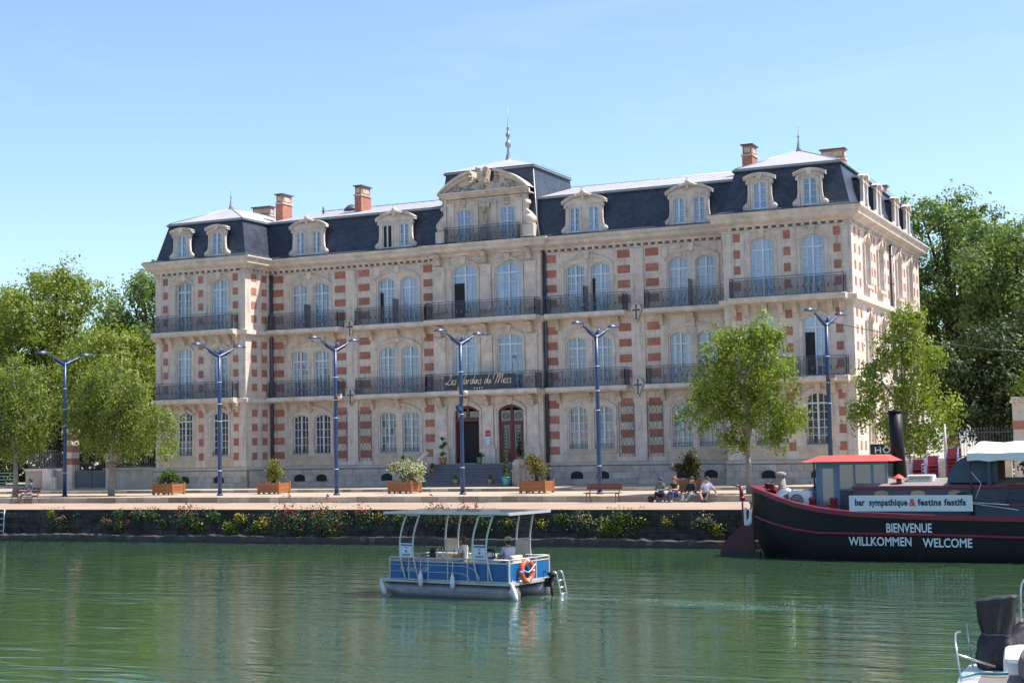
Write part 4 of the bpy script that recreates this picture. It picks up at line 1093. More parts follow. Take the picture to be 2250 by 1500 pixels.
# the great pavilion dormer ---------------------------------------------
cx = 22.52
mb = MB()
ops = [OP(-1.42, 0.98, 0.0, 1.98, 0.10), OP(1.45, 0.98, 0.0, 1.98, 0.10)]
wall_face(mb, -2.55, 2.55, 0.0, 2.6, ops, lambda u, z, d: (u, -d, z), 0.2)
for s in (-1, 1):
    x = s * 2.55
    mb.add([(x, 0, 0), (x, 0, 2.6), (x, 1.3, 2.6), (x, 0.5, 0)], [(0, 1, 2, 3)])
    # big side volutes
    prof = [(x, 0.0), (x + s * 0.62, 0.0), (x + s * 0.62, 0.72), (x + s * 0.66, 0.95), (x + s * 0.60, 1.25), (x + s * 0.38, 1.5), (x + s * 0.16, 1.68), (x + s * 0.22, 1.9), (x + s * 0.34, 2.05), (x + s * 0.30, 2.2), (x + s * 0.18, 2.3), (x + s * 0.16, 2.6), (x, 2.6)]
    if s < 0: prof = prof[::-1]
    mb.prism(prof, -0.12, 0.35)
    mb.lathe([(0.1, -0.3), (0.26, -0.26), (0.32, -0.12), (0.32, 0.3)], (x + s * 0.38, 0, 1.02), 14, 'y')
    mb.lathe([(0.05, -0.26), (0.12, -0.22), (0.14, 0.2)], (x + s * 0.22, 0, 2.05), 10, 'y')
    mb.box(min(x, x + s * 0.7), max(x, x + s * 0.7), -0.22, 0.3, 0.0, 0.7)
for xa, xb in ((-2.5, -2.05), (-0.78, -0.42), (0.45, 0.8), (2.08, 2.5)):
    mb.box(xa, xb, -0.1, 0, 0, 2.35)
    mb.box(xa - 0.04, xb + 0.04, -0.15, 0, 2.2, 2.34)
# entablature
mb.box(-2.85, 2.85, -0.2, 1.2, 2.62, 2.74); mb.box(-2.92, 2.92, -0.34, 1.2, 2.74, 2.86); mb.box(-3.0, 3.0, -0.46, 1.2, 2.86, 2.96)
# curved broken pediment
CW, ZS, ZTOP = 6.0, 2.98, 4.28
op = dict(u0=-CW / 2, u1=CW / 2, z1=ZTOP, rise=ZTOP - ZS)
n = 24
for i in range(n):
    ua, ub = -CW / 2 + CW * i / n, -CW / 2 + CW * (i + 1) / n
    za, zb = arch_z(op, ua), arch_z(op, ub)
    if min(abs(ua), abs(ub)) >= 0.74:
        mb.prism([(ua, za - 0.36), (ub, zb - 0.36), (ub, zb - 0.15), (ua, za - 0.15)], -0.22, 1.0)
        mb.prism([(ua, za - 0.15), (ub, zb - 0.15), (ub, zb), (ua, za)], -0.44, 1.0)
    mb.prism([(ua, 2.97), (ub, 2.97), (ub, zb - 0.3 if abs(ub) > 0.8 else 3.5), (ua, za - 0.3 if abs(ua) > 0.8 else 3.5)], -0.05, 0.6)
pav_dormer = mb.build('pavilion_dormer', 'stone', hotel, (cx, YP - 0.02, ZE))
for c, w_ in ((-1.42, 0.98), (1.45, 0.98)):
    window(0, 0, 0.98, 1.98, 0.10, lambda u, z, d, c=c: (c, -0.10, 0.0), 0, 'pavd', 'glass_sky', parent=pav_dormer, name='dormer_window')
# carving: central bearded-mask herm between the windows, trophies in the pediment, keystones
mb = MB(); rr = random.Random(4)
mb.ball((0.02, -0.22, 2.02), (0.19, 0.17, 0.25), 10, 7); mb.ball((0.02, -0.3, 1.78), (0.12, 0.1, 0.2), 8, 6)
for s in (-1, 1):
    mb.ball((0.02 + s * 0.25, -0.16, 2.1), (0.13, 0.1, 0.22), 8, 6); mb.ball((0.02 + s * 0.45, -0.13, 2.28), (0.2, 0.09, 0.09), 8, 5)
    for k in range(6): mb.ball((0.02 + s * (0.10 + 0.05 * math.sin(k * 1.3)), -0.14, 1.55 - k * 0.2), (0.1, 0.09, 0.13), 7, 5)
mb.prism([(-0.16, 0), (0.2, 0), (0.1, 1.6), (-0.06, 1.6)], -0.14, -0.05)
for k in range(46):
    a = rr.uniform(-2.1, 2.1); top = arch_z(op, a) - 0.42
    z = rr.uniform(3.06, max(3.1, min(top, 3.75)))
    mb.ball((a, -0.08, z), (rr.uniform(0.07, 0.2), rr.uniform(0.06, 0.14), rr.uniform(0.05, 0.13)), 7, 5)
mb.prism([(-0.36, 4.22), (-0.2, 3.4), (0, 3.1), (0.2, 3.4), (0.36, 4.22), (0.18, 4.32), (0, 4.26), (-0.18, 4.32)], -0.4, 0.2)
mb.ball((0, -0.42, 3.95), (0.2, 0.12, 0.3), 10, 6)
for s in (-1, 1):
    mb.ball((s * 0.3, -0.36, 4.28), (0.13, 0.12, 0.12), 8, 5); mb.ball((s * 0.88, -0.3, 4.08), (0.13, 0.16, 0.12), 8, 5); mb.ball((s * 0.9, -0.3, 3.84), (0.12, 0.16, 0.10), 8, 5); mb.ball((s * 0.8, -0.2, 3.5), (0.16, 0.16, 0.09), 8, 5)
    mb.prism([(s * 1.43 - 0.14, 2.06), (s * 1.43 + 0.14, 2.06), (s * 1.43 + 0.19, 2.5), (s * 1.43 - 0.19, 2.5)], -0.18, 0); mb.ball((s * 1.43, -0.2, 2.3), (0.1, 0.09, 0.12), 8, 5)
tag(mb.build('carving', 'stone_weathered', pav_dormer), kind='stuff')
mb = MB(); mb.prism([(-0.72, 3.74), (-0.5, 3.74), (-0.46, 4.2), (-0.7, 4.12)], 0.02, 0.3); 
rl = MB(); lattice(rl, (-2.5, -0.46), (2.35, -0.46), -0.02, 0.72, 0.11, 0.02); lattice(rl, (2.35, -0.46), (2.35, -0.05), -0.02, 0.72); lattice(rl, (-2.5, -0.05), (-2.5, -0.46), -0.02, 0.72)
rl.box(-0.12, 0.3, -0.475, -0.455, 0.0, 0.74)
rl.build('railing', 'iron', pav_dormer)
st = MB()
for k in range(26): 
    x = -2.6 + k * 0.21 + rr.uniform(-0.05, 0.05); st.ball((x, -0.52 - rr.uniform(0, 0.05), -0.12 - rr.uniform(0, 0.05)), (rr.uniform(0.06, 0.16), 0.05, rr.uniform(0.02, 0.06)), 6, 4)
tag(st.build('moss_stain', 'slate_dark', pav_dormer), kind='stuff')

# ------------------------------------------------------------------ entrance
def door(c, is_open):
    w, z0, zt, rise = 1.64, 1.68, 5.14, 0.34
    op = dict(u0=-w / 2, u1=w / 2, z1=zt - z0, rise=rise); h = zt - z0
    mb = MB(); y0, y1 = 0.16, 0.24
    mb.box(-w / 2, -w / 2 + 0.1, y0, y1, 0, h - rise); mb.box(w / 2 - 0.1, w / 2, y0, y1, 0, h - rise)
    zt2 = 2.52 if is_open else 2.25
    mb.box(-w / 2 + 0.1, w / 2 - 0.1, y0 - 0.01, y1, zt2, zt2 + 0.24)
    mb.box(-0.1, 0.1, y0 - 0.012, y1, zt2 + 0.24, h - 0.02)
    for i in range(8):
        ua, ub = -w / 2 + w * i / 8, -w / 2 + w * (i + 1) / 8
        mb.prism([(ua, arch_z(op, ua) - 0.16), (ub, arch_z(op, ub) - 0.16), (ub, arch_z(op, ub)), (ua, arch_z(op, ua))], y0 + 0.001, y1 - 0.001)
    if not is_open:
        for s in (-1, 1):
            a, b_ = sorted((s * 0.005, s * (w / 2 - 0.1)))
            mb.box(a, b_, y0 + 0.004, y1, 0, 0.85); mb.box(a, a + 0.14, y0 + 0.002, y1, 0.85, zt2); mb.box(b_ - 0.14, b_, y0 + 0.002, y1, 0.85, zt2)
            mb.box(a + 0.12, b_ - 0.12, y0 - 0.02, y0 + 0.01, 0.15, 0.7)
        mb.box(-0.05, 0.05, y0 - 0.025, y1, 0, zt2)
    o = mb.build('entrance_door', 'door_red', hotel, (c, YP, z0))
    p = MB()
    for s in (-1, 1):
        a, b_ = sorted((s * 0.1, s * (w / 2 - 0.1)))
        p.box(a, b_, y1 - 0.04, y1 - 0.02, zt2 + 0.24, h - rise)
        if not is_open: p.box(a + 0.03, b_ - 0.03, y1 - 0.04, y1 - 0.02, 0.85, zt2)
    p.build('pane', 'glass_dark', o)
    if not is_open:
        gr = MB()
        for s in (-1, 1):
            for k in range(7):
                z = 0.95 + k * 0.19
                gr.tube([(s * 0.4 + 0.16 * math.cos(t * 0.7), 0.155, z + 0.09 * math.sin(t * 0.7)) for t in range(9)], 0.012, 5, closed=True)
            gr.tube([(s * 0.4 + 0.2 * math.cos(t * 0.7), 0.155, 2.8 + 0.2 * math.sin(t * 0.7)) for t in range(9)], 0.014, 5, closed=True)
            gr.tube([(s * 0.4 + 0.1 * math.cos(t * 0.7), 0.155, 2.8 + 0.1 * math.sin(t * 0.7)) for t in range(9)], 0.012, 5, closed=True)
        gr.build('iron_grille', 'iron', o)
    else:
        MB().box(-w / 2 + 0.11, w / 2 - 0.11, y1 + 0.3, y1 + 0.36, 0, zt2).build('hall_shade', 'dark', o)  # near-black sheet painting the hall's shade behind the open door
        lf = MB(); lf.box(w / 2 - 0.16, w / 2 - 0.1, y1, y1 + 0.29, 0, zt2); lf.box(-w / 2 + 0.1, -w / 2 + 0.16, y1, y1 + 0.29, 0, zt2); lf.build('open_leaf', 'door_red', o)
    return o
door(21.05, True); door(23.95, False)
# steps, one block each
stair = thing('entrance_stair', 'flight of dark grey steps leading up to the two arched entrance doors', 'stair', (22.6, YP, GZ))
nst = 8; rise_ = (1.68 - GZ) / nst
MB().box(-3.0, 2.75, -1.5, -0.02, 0.002, 1.68 - GZ).build('landing', 'step', stair)
for k in range(nst - 1):
    z = rise_ * (k + 1); yb = -1.5 - (nst - 1 - k) * 0.30
    ex = (nst - 2 - k) * 0.14
    bevel(MB().box(-2.9 - ex, 2.72, yb, yb + 0.33, z - rise_ + 0.002, z - 0.003 * (k % 2)).build('step', 'step', stair), 0.012)
    if k: MB().box(-2.88 - ex, 2.70, yb + 0.32, -1.5, 0.004, z - rise_ - 0.01).build('step_core', 'step', stair)
fl = MB()
prof = [(-3.75, 0.0), (-3.75, 0.42), (-3.3, 0.52), (-1.5, 1.36), (-1.5, 0.0)]
fl.prism_x(prof, -3.62, -3.38); o = fl.build('flank_wall', 'stone', stair)
bl = MB()
for k in range(9):
    y = -3.5 + k * 0.24; z = 0.5 + max(0, (y + 3.3)) * 0.467
    bl.lathe([(0.07, 0), (0.05, 0.05), (0.09, 0.2), (0.05, 0.42), (0.07, 0.5)], (-3.5, y, z), 8)
bl.bar((-3.5, -3.7, 0.98), (-3.5, -1.4, 1.98), 0.24, 0.14); bl.box(-3.66, -3.34, -4.02, -3.72, 0.0, 1.1); bl.box(-3.7, -3.3, -4.06, -3.68, 1.1, 1.22)
bl.build('balustrade', 'stone', stair)
fl = MB(); fl.prism_x([(-2.45, 0.0), (-2.45, 0.86), (-1.3, 1.40), (-0.3, 1.46), (-0.3, 0.0)], 2.78, 3.08); fl.build('flank_wall', 'ashlar', stair)
fl = MB(); fl.box(2.74, 3.12, -2.95, -2.46, 0.0, 0.82); fl.box(2.70, 3.16, -2.99, -2.42, 0.82, 0.92); fl.prism_x([(-2.9, 0.92), (-2.92, 1.2), (-2.8, 1.42), (-2.55, 1.52), (-2.3, 1.46), (-1.3, 1.52), (-1.3, 1.40), (-2.44, 0.92)], 2.77, 3.09)
fl.lathe([(0.10, 2.745), (0.22, 2.75), (0.22, 3.11), (0.10, 3.115)], (0, -2.66, 1.24), 14, 'x'); fl.build('newel_scroll', 'stone_weathered', stair)
# plaques beside the door and the sign lettering
pl_ = MB().box(-0.15, 0.15, -0.02, 0, 0, 0.36).build('plaque', 'plaque_red', hotel, (22.53, YP - 0.175, 3.28))
MB().box(-0.15, 0.15, -0.02, 0, -0.07, -0.002).build('band', 'sign_white', pl_)
t = link('lettering', text_mesh('lettering', 'H', 0.16, 'ink_white', 0.003), pl_, (-0.02, -0.024, 0.12))
MB().box(-0.12, 0.12, -0.018, 0, 0, 0.4).build('plaque', 'sign_white', hotel, (22.53, YP - 0.176, 2.78))
# cursive sign on the first floor railing, drawn as brush strokes
GL = {'L': (0.72, [[(0.42, 0.78), (0.62, 1.0), (0.66, 0.8), (0.42, 0.35), (0.12, 0.02), (0.0, 0.12), (0.2, 0.16), (0.5, -0.02), (0.74, 0.08)]]),
      'e': (0.36, [[(0.0, 0.08), (0.24, 0.26), (0.26, 0.42), (0.12, 0.42), (0.06, 0.16), (0.18, 0.0), (0.38, 0.12)]]),
      's': (0.36, [[(0.29, 0.38), (0.2, 0.46), (0.1, 0.38), (0.14, 0.27), (0.25, 0.17), (0.22, 0.03), (0.1, 0.0), (0.0, 0.07)]]),
      'J': (0.62, [[(0.1, 0.62), (0.12, 0.86), (0.38, 0.98), (0.78, 1.05), (0.6, 0.6), (0.36, -0.22), (0.1, -0.52), (-0.06, -0.36), (0.2, -0.1), (0.64, 0.1)]]),
      'a': (0.42, [[(0.34, 0.4), (0.14, 0.42), (0.04, 0.14), (0.16, 0.0), (0.34, 0.4), (0.31, 0.08), (0.44, 0.1)]]),
      'r': (0.33, [[(0.04, 0.0), (0.08, 0.44)], [(0.07, 0.26), (0.16, 0.42), (0.3, 0.4)]]),
      'd': (0.46, [[(0.34, 0.38), (0.14, 0.42), (0.04, 0.14), (0.16, 0.0), (0.34, 0.36), (0.5, 0.95)], [(0.44, 0.7), (0.34, 0.1), (0.48, 0.1)]]),
      'i': (0.22, [[(0.0, 0.08), (0.12, 0.44), (0.1, 0.08), (0.24, 0.1)], [(0.2, 0.62), (0.22, 0.66)]]),
      'n': (0.42, [[(0.0, 0.0), (0.1, 0.44), (0.06, 0.05), (0.22, 0.42), (0.3, 0.34), (0.28, 0.06), (0.42, 0.1)]]),
      'u': (0.42, [[(0.02, 0.42), (0.02, 0.1), (0.14, 0.0), (0.3, 0.42), (0.29, 0.08), (0.42, 0.1)]]),
      'M': (1.1, [[(-0.1, 0.42), (-0.08, 0.86), (0.18, 1.06), (0.36, 0.9), (0.3, 0.4), (0.14, -0.06)], [(0.2, 0.2), (0.5, 0.86), (0.66, 0.96), (0.58, 0.4), (0.5, 0.0), (0.8, 0.7), (1.0, 0.92), (0.98, 0.5), (0.92, 0.12), (1.08, 0.08)]]),
      ' ': (0.3, [])}
mb = MB(); xcur = 0.0
for ch in 'Les Jardins du Mess':
    w_, strokes = GL[ch]
    for sk in strokes:
        pts = crom([(x + 0.22 * y + xcur, 0, y) for x, y in sk], 4)
        k = len(pts)
        mb.tube(pts, [0.028 + 0.018 * abs(math.sin(i * 2.1 / 4)) for i in range(k)], 5)
    xcur += w_
sc_ = 4.35 / xcur
mb.v = [(x * sc_, y * sc_ * 0.6, z * sc_ * 1.12) for x, y, z in mb.v]
mb.build('sign_lettering', 'gold', hotel, (20.1, YP - 0.89, 6.38))
for k in range(4):
    mb = MB(); pts = []
    for i in range(10):
        a = math.pi / 2 + i * math.pi / 5; r_ = 0.058 if i % 2 == 0 else 0.026; pts.append((r_ * math.cos(a), r_ * math.sin(a)))
    mb.prism(pts, -0.02, 0); mb.build('sign_star', 'ink_white', hotel, (22.05 + k * 0.17, YP - 0.885, 6.14))

# ------------------------------------------------------------------ vegetation helpers
def leaves_mesh(name, C, size, m, r_, droop=0.0, aspect=0.55, out=None):
    """many small kite-shaped leaves at the points C; 'out' turns their faces outwards from the clump"""
    n = len(C)
    u = r_.normal(size=(n, 3)); u[:, 2] -= droop; u /= np.linalg.norm(u, axis=1)[:, None]
    w = r_.normal(size=(n, 3))
    if out is not None:
        q = out + r_.normal(size=(n, 3)) * 0.42 + np.array([0, 0, 0.25]); q /= np.linalg.norm(q, axis=1)[:, None]
        u -= (u * q).sum(1)[:, None] * q; u /= np.linalg.norm(u, axis=1)[:, None]
        w = np.cross(q, u)
    w -= (w * u).sum(1)[:, None] * u; w /= np.linalg.norm(w, axis=1)[:, None]
    s = size * r_.uniform(0.6, 1.35, n)[:, None]
    v = np.empty((n, 4, 3))
    v[:, 0] = C - u * s * 0.5; v[:, 1] = C + w * s * aspect * 0.5; v[:, 2] = C + u * s * 0.5; v[:, 3] = C - w * s * aspect * 0.5
    me = bpy.data.meshes.new(name)
    me.vertices.add(4 * n); me.vertices.foreach_set('co', v.reshape(-1))
    me.loops.add(4 * n); me.loops.foreach_set('vertex_index', np.arange(4 * n, dtype=np.int32))
    me.polygons.add(n); me.polygons.foreach_set('loop_start', np.arange(0, 4 * n, 4, dtype=np.int32))
    me.update(calc_edges=True)
    me.materials.append(MAT[m])
    return me
OUT = [None]
def clumps(lobes, nclump, nleaf, sig, r_, shell=0.55, hang=0.0):
    """leaf positions gathered in clumps that fill the lobes unevenly"""
    wts = np.array([l[3] * l[4] + l[4] * l[5] + l[3] * l[5] for l in lobes]); wts /= wts.sum()
    idx = r_.choice(len(lobes), nclump, p=wts)
    Lb = np.array(lobes)[idx]
    d = r_.normal(size=(nclump, 3)); d /= np.linalg.norm(d, axis=1)[:, None]
    rad = (shell + (1 - shell) * r_.uniform(0, 1, nclump)) * r_.uniform(0.75, 1.06, nclump)
    cc = Lb[:, :3] + d * Lb[:, 3:6] * rad[:, None]
    k = r_.integers(0, nclump, nleaf)
    sc = r_.uniform(0.6, 1.5, nclump)
    p = cc[k] + r_.normal(size=(nleaf, 3)) * (sig * sc[k])[:, None] * np.array([1, 1, 0.7])
    if hang: p[:, 2] -= np.abs(r_.normal(size=nleaf)) * hang
    OUT[0] = p - cc[k]; ln_ = np.linalg.norm(OUT[0], axis=1)[:, None] + 1e-6
    OUT[0] = OUT[0] / ln_ * 0.75 + d[k] * 0.6
    return p, cc
def tree(name, label, base, trunk_r, fork, lobes, m, nclump, nleaf, size, sig, seed, bark='bark', hang=0.0, droop=0.0, shell=0.5, group=None, fork_n=9):
    r_ = np.random.default_rng(seed); rr = random.Random(seed)
    t = thing(name, label, 'tree', base, 0, group)
    P, cc = clumps(lobes, nclump, nleaf, sig, r_, shell, hang)
    me = leaves_mesh('crown', P, size, m, r_, droop, 0.6, OUT[0])
    link('crown', me, t)
    mb = MB()
    sway = [(0, 0, -0.1), (rr.uniform(-.05, .05), rr.uniform(-.05, .05), fork * 0.4), (rr.uniform(-.08, .08), rr.uniform(-.08, .08), fork)]
    mb.tube(sway, [trunk_r * 1.25, trunk_r, trunk_r * 0.85], 10)
    top = max(l[2] + l[5] * 0.6 for l in lobes)
    mx_, my_ = np.mean([l[0] for l in lobes]), np.mean([l[1] for l in lobes])
    lead = crom([sway[2], (mx_ * 0.4, my_ * 0.4, fork + (top - fork) * 0.45), (mx_, my_, top)], 4)
    mb.tube(lead, [trunk_r * 0.8 * (1 - 0.85 * i / (len(lead) - 1)) for i in range(len(lead))], 7)
    for k in range(min(len(lobes), fork_n)):
        l = lobes[k]
        s0 = Vector(lead[rr.randrange(0, max(1, len(lead) // 2))])
        e = Vector((l[0], l[1], l[2] + l[5] * 0.15))
        mid = (s0 + e) / 2 + Vector((rr.uniform(-.2, .2), rr.uniform(-.2, .2), 0.12 * (e - s0).length))
        br = crom([s0, mid, e], 4)
        r0 = trunk_r * 0.5
        mb.tube(br, [r0 * (1 - 0.8 * i / (len(br) - 1)) for i in range(len(br))], 6)
        for q in range(5):
            c_ = Vector(cc[rr.randrange(len(cc))])
            if (c_ - e).length < max(l[3:6]) * 1.3:
                mb.tube([br[-2], (br[-2] + c_) / 2 + Vector((0, 0, 0.1)), c_], [r0 * 0.28, r0 * 0.2, r0 * 0.08], 5)
    mb.build('trunk', bark, t)
    return t
# young street trees with weeping twigs
YL = [(0, 0, 6.4, 1.5, 1.4, 1.6), (-1.5, 0.2, 5.0, 1.5, 1.4, 1.5), (1.3, -0.2, 5.2, 1.45, 1.4, 1.6), (-2.3, 0, 3.7, 1.2, 1.2, 1.0), (1.9, 0.2, 3.7, 0.95, 1.1, 1.1), (0, 0.3, 4.0, 1.7, 1.5, 1.2), (0.9, -0.1, 7.0, 1.0, 1.0, 1.3), (-1.2, 0, 6.6, 1.1, 1.0, 1.2), (-0.6, -0.2, 2.6, 0.9, 0.9, 0.5), (1.2, 0, 2.8, 0.7, 0.8, 0.6)]
YL = [(a, b_, c * 1.05 - 0.05, d, e, f * 1.06) for a, b_, c, d, e, f in YL]
tree('young_tree', 'young leafy street tree with a pale slender trunk behind the stern of the barge', (41.86, -9.9, PZ), 0.145, 1.75, YL, 'leaf_young', 430, 17000, 0.16, 0.19, 41, hang=0.30, droop=0.7)
YL2 = [(0.5, 0, 7.2, 0.9, 0.9, 1.0), (-0.3, 0, 6.2, 0.9, 0.9, 1.0), (0.9, 0, 5.8, 1.2, 1.0, 1.2), (-1.2, 0, 4.9, 0.9, 0.9, 1.1), (-1.9, 0.1, 3.7, 0.75, 0.8, 0.7), (0.6, 0.1, 4.3, 1.5, 1.3, 1.1), (1.7, 0, 3.4, 1.0, 1.0, 1.1), (-0.5, 0, 3.0, 0.9, 0.9, 0.8), (1.0, 0, 2.6, 1.1, 0.9, 0.7)]
YL2 = [(a, b_, c * 1.09 - 0.15, d, e, f * 1.05) for a, b_, c, d, e, f in YL2]
tree('young_tree', 'young street tree with a loose open crown behind the black funnel', (48.95, -9.9, PZ), 0.12, 1.7, YL2, 'leaf_young', 300, 11500, 0.16, 0.19, 43, hang=0.34, droop=0.8)
YL3 = [(-0.2, 0, 7.0, 1.5, 1.3, 1.3), (-1.4, 0, 5.8, 1.5, 1.3, 1.4), (1.2, 0, 5.9, 1.6, 1.4, 1.4), (-2.2, 0, 4.4, 1.4, 1.2, 1.2), (0, 0, 4.8, 1.8, 1.4, 1.4), (2.2, 0, 4.4, 1.5, 1.3, 1.2), (3.7, 0, 4.1, 1.0, 1.0, 0.9), (-0.9, 0, 3.2, 1.4, 1.2, 0.9), (1.4, 0, 3.2, 1.4, 1.2, 0.9), (3.9, 0, 2.9, 0.6, 0.7, 0.6)]
YL3 = [(a * 1.03, b_, c * 1.03, d * 1.06, e * 1.06, f * 1.06) for a, b_, c, d, e, f in YL3]
tree('young_tree', 'round weeping street tree in front of the gate beside the hotel', (3.62, -8.7, PZ), 0.17, 2.0, YL3, 'leaf_young_b', 440, 21000, 0.16, 0.20, 47, hang=0.42, droop=1.2)
YL4 = [(0, 0, 6.8, 1.6, 1.4, 1.5), (1.1, 0, 5.6, 1.5, 1.3, 1.4), (-1.6, 0, 5.6, 1.6, 1.3, 1.4), (1.7, 0, 4.3, 1.0, 1.2, 1.2), (-0.2, 0, 4.3, 1.8, 1.4, 1.3), (-2.4, 0, 4.2, 1.4, 1.3, 1.2), (0.8, 0, 3.1, 1.1, 1.1, 0.8), (-1.0, 0, 3.0, 1.3, 1.1, 0.8)]
YL4 = [(a * 1.03, b_, c * 1.03, d * 1.06, e * 1.06, f * 1.06) for a, b_, c, d, e, f in YL4]
tree('young_tree', 'weeping street tree cut by the left edge, above the bench with the seated person', (-2.4, -10.0, PZ), 0.15, 2.2, YL4, 'leaf_young_b', 400, 18500, 0.16, 0.20, 53, hang=0.42, droop=1.2)
YL5 = [(0, 0, 6.6, 1.8, 1.5, 1.7), (-1.1, 0, 4.8, 1.1, 1.1, 0.9), (1.2, 0, 4.8, 1.5, 1.3, 1.3), (0, 0, 3.6, 1.4, 1.2, 1.0)]
tree('young_tree', 'young street tree cut by the right edge above the white awning', (55.9, -9.9, PZ), 0.13, 2.2, YL5, 'leaf_young', 180, 7000, 0.165, 0.24, 59, hang=0.3, droop=0.8)
# big trees behind the walls
def big(name, label, x, y, h, rad, m, seed, n=11000, size=0.34, low=2.5, bark='bark_dark', group=None, nl=14, sig=0.46):
    rr = random.Random(seed); lobes = []
    zc, hz = low + (h - low) * 0.56, (h - low) * 0.44
    for k in range(nl + 6):
        a = k * 2.39996 + rr.uniform(-0.3, 0.3); cz = 1 - 2 * (k + 0.5) / (nl + 6)
        q = math.sqrt(max(0, 1 - cz * cz)); f = rr.uniform(0.5, 0.78)
        s = rad * rr.uniform(0.28, 0.42)
        lobes.append((rad * q * f * math.cos(a), rad * q * f * math.sin(a), min(zc + hz * cz * 0.82, h - s * 0.8), s * 1.15, s * 1.15, s * 0.85))
    lobes.append((0, 0, zc, rad * 0.6, rad * 0.6, hz * 0.6))
    return tree(name, label, (x, y, GZ), 0.26 + rad * 0.03, low * 0.8, lobes, m, 520, n, size, sig * 0.85, seed, bark, shell=0.35, group=group, fork_n=13)
G1, G2 = 'trees behind the wall left of the hotel', 'trees behind the hotel on the right'
big('tall_tree', 'tall light green tree with spreading layered crown, highest left of the hotel', -19.8, 13, 17.3, 6.0, 'leaf_light', 61, 24000, 0.28, 3, group=G1, nl=17, sig=0.5)
big('tall_tree', 'dark conifer-shaped tree standing closest to the hotel on its left', -11.4, 15, 17.0, 5.2, 'leaf_mid', 62, 24000, 0.27, 2.5, group=G1, nl=16, sig=0.46)
big('tall_tree', 'pale green tree at the very left edge behind the street trees', -26.5, 14, 15.8, 5.4, 'leaf_light', 63, 20000, 0.28, 2.5, group=G1, nl=15, sig=0.5)
big('tall_tree', 'low broad yellow-green tree between street tree and hotel corner', -10.6, 8.5, 11.6, 4.9, 'leaf_light', 64, 22000, 0.25, 1.6, group=G1, nl=16, sig=0.45)
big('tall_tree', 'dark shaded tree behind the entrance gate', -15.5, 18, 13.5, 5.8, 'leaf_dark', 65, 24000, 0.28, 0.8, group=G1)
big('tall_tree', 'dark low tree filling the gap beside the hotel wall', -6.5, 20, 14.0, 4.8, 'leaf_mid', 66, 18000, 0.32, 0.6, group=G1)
big('tall_tree', 'shaded tree behind the green rails at the left', -23.0, 9, 10.5, 5.4, 'leaf_mid', 67, 17000, 0.30, 0.8, group=G1)
big('tall_tree', 'rounded tall green tree rising behind the right end of the hotel', 44.9, 31, 20.0, 6.0, 'leaf_mid', 71, 42000, 0.28, 3, group=G2, nl=20, sig=0.5)
big('tall_tree', 'large green tree standing highest right of the hotel', 50.2, 25, 16.8, 4.6, 'leaf_mid', 72, 30000, 0.26, 2, group=G2, nl=18, sig=0.46)
big('tall_tree', 'yellowish open tree at the right edge with sky between its boughs', 54.6, 29, 17.6, 4.6, 'leaf_light', 73, 15000, 0.27, 4, group=G2)
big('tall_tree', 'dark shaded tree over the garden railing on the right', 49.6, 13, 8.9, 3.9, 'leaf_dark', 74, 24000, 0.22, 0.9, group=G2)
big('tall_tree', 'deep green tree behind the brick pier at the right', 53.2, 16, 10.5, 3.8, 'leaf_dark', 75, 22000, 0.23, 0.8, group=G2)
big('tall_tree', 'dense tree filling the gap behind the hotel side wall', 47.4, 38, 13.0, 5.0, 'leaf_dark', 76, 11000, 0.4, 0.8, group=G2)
# dark growth far behind, closing the view between the trunks
r_ = np.random.default_rng(5)
P = np.concatenate([np.stack([r_.uniform(-60, -3, 14000), r_.uniform(22, 30, 14000), r_.uniform(0.4, 9.5, 14000) * r_.uniform(0.5, 1, 14000)], 1), np.stack([r_.uniform(46, 75, 8000), r_.uniform(40, 48, 8000), r_.uniform(0.4, 8, 8000)], 1)])
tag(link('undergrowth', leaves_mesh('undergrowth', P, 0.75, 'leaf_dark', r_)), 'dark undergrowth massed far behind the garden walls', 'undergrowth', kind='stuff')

# ------------------------------------------------------------------ plants on the quay wall
def wall_plant(x, z, kind, s, seed, label):
    r_ = np.random.default_rng(seed)
    names = dict(red='valerian_plant', yellow='wallflower_plant', green='wall_fern', pink='pink_wall_plant')
    s *= 0.9
    t = thing(names[kind], label, 'plant', (x, -20.47, z), 0, 'plants growing on the quay wall')
    n = int(230 * s * s) + 60
    P = r_.normal(size=(n, 3)) * np.array([0.30, 0.10, 0.18]) * s; P[:, 1] = -np.abs(P[:, 1]) - 0.10; P[:, 2] -= np.abs(r_.normal(size=n)) * 0.16 * s
    link('foliage', leaves_mesh('foliage', P, 0.115, 'leaf_grey' if kind in ('red', 'pink') else 'leaf_olive' if (kind == 'yellow' and seed % 2) else 'leaf_shrub' if seed % 3 else 'leaf_young', r_, -0.3), t)
    if kind != 'green':
        k = int({'red': 80, 'yellow': 11, 'pink': 34}[kind] * s * s) + 8
        if kind == 'red':
            hd = r_.normal(size=(max(4, int(9 * s)), 3)) * np.array([0.30, 0.05, 0.20]) * s; hd[:, 1] = -0.16; hd[:, 2] += 0.1 * s
            F = hd[r_.integers(0, len(hd), k)] + r_.normal(size=(k, 3)) * np.array([0.045, 0.04, 0.075])
        else:
            F = r_.normal(size=(k, 3)) * np.array([0.26, 0.05, 0.2]) * s; F[:, 1] = -np.abs(F[:, 1]) - 0.14
        tag(link('flowers', leaves_mesh('flowers', F, 0.075 if kind != 'yellow' else 0.10, dict(red='flower_red', yellow='flower_yellow', pink='flower_pink')[kind], r_, 0, 0.9), t), kind='stuff')
    sm_ = MB(); sm_.tube([(0, 0.1, -0.02), (0.02, -0.06, 0.0), (0.03, -0.12, 0.1 * s)], 0.012, 5); sm_.build('stem', 'bark_dark', t)
    return t
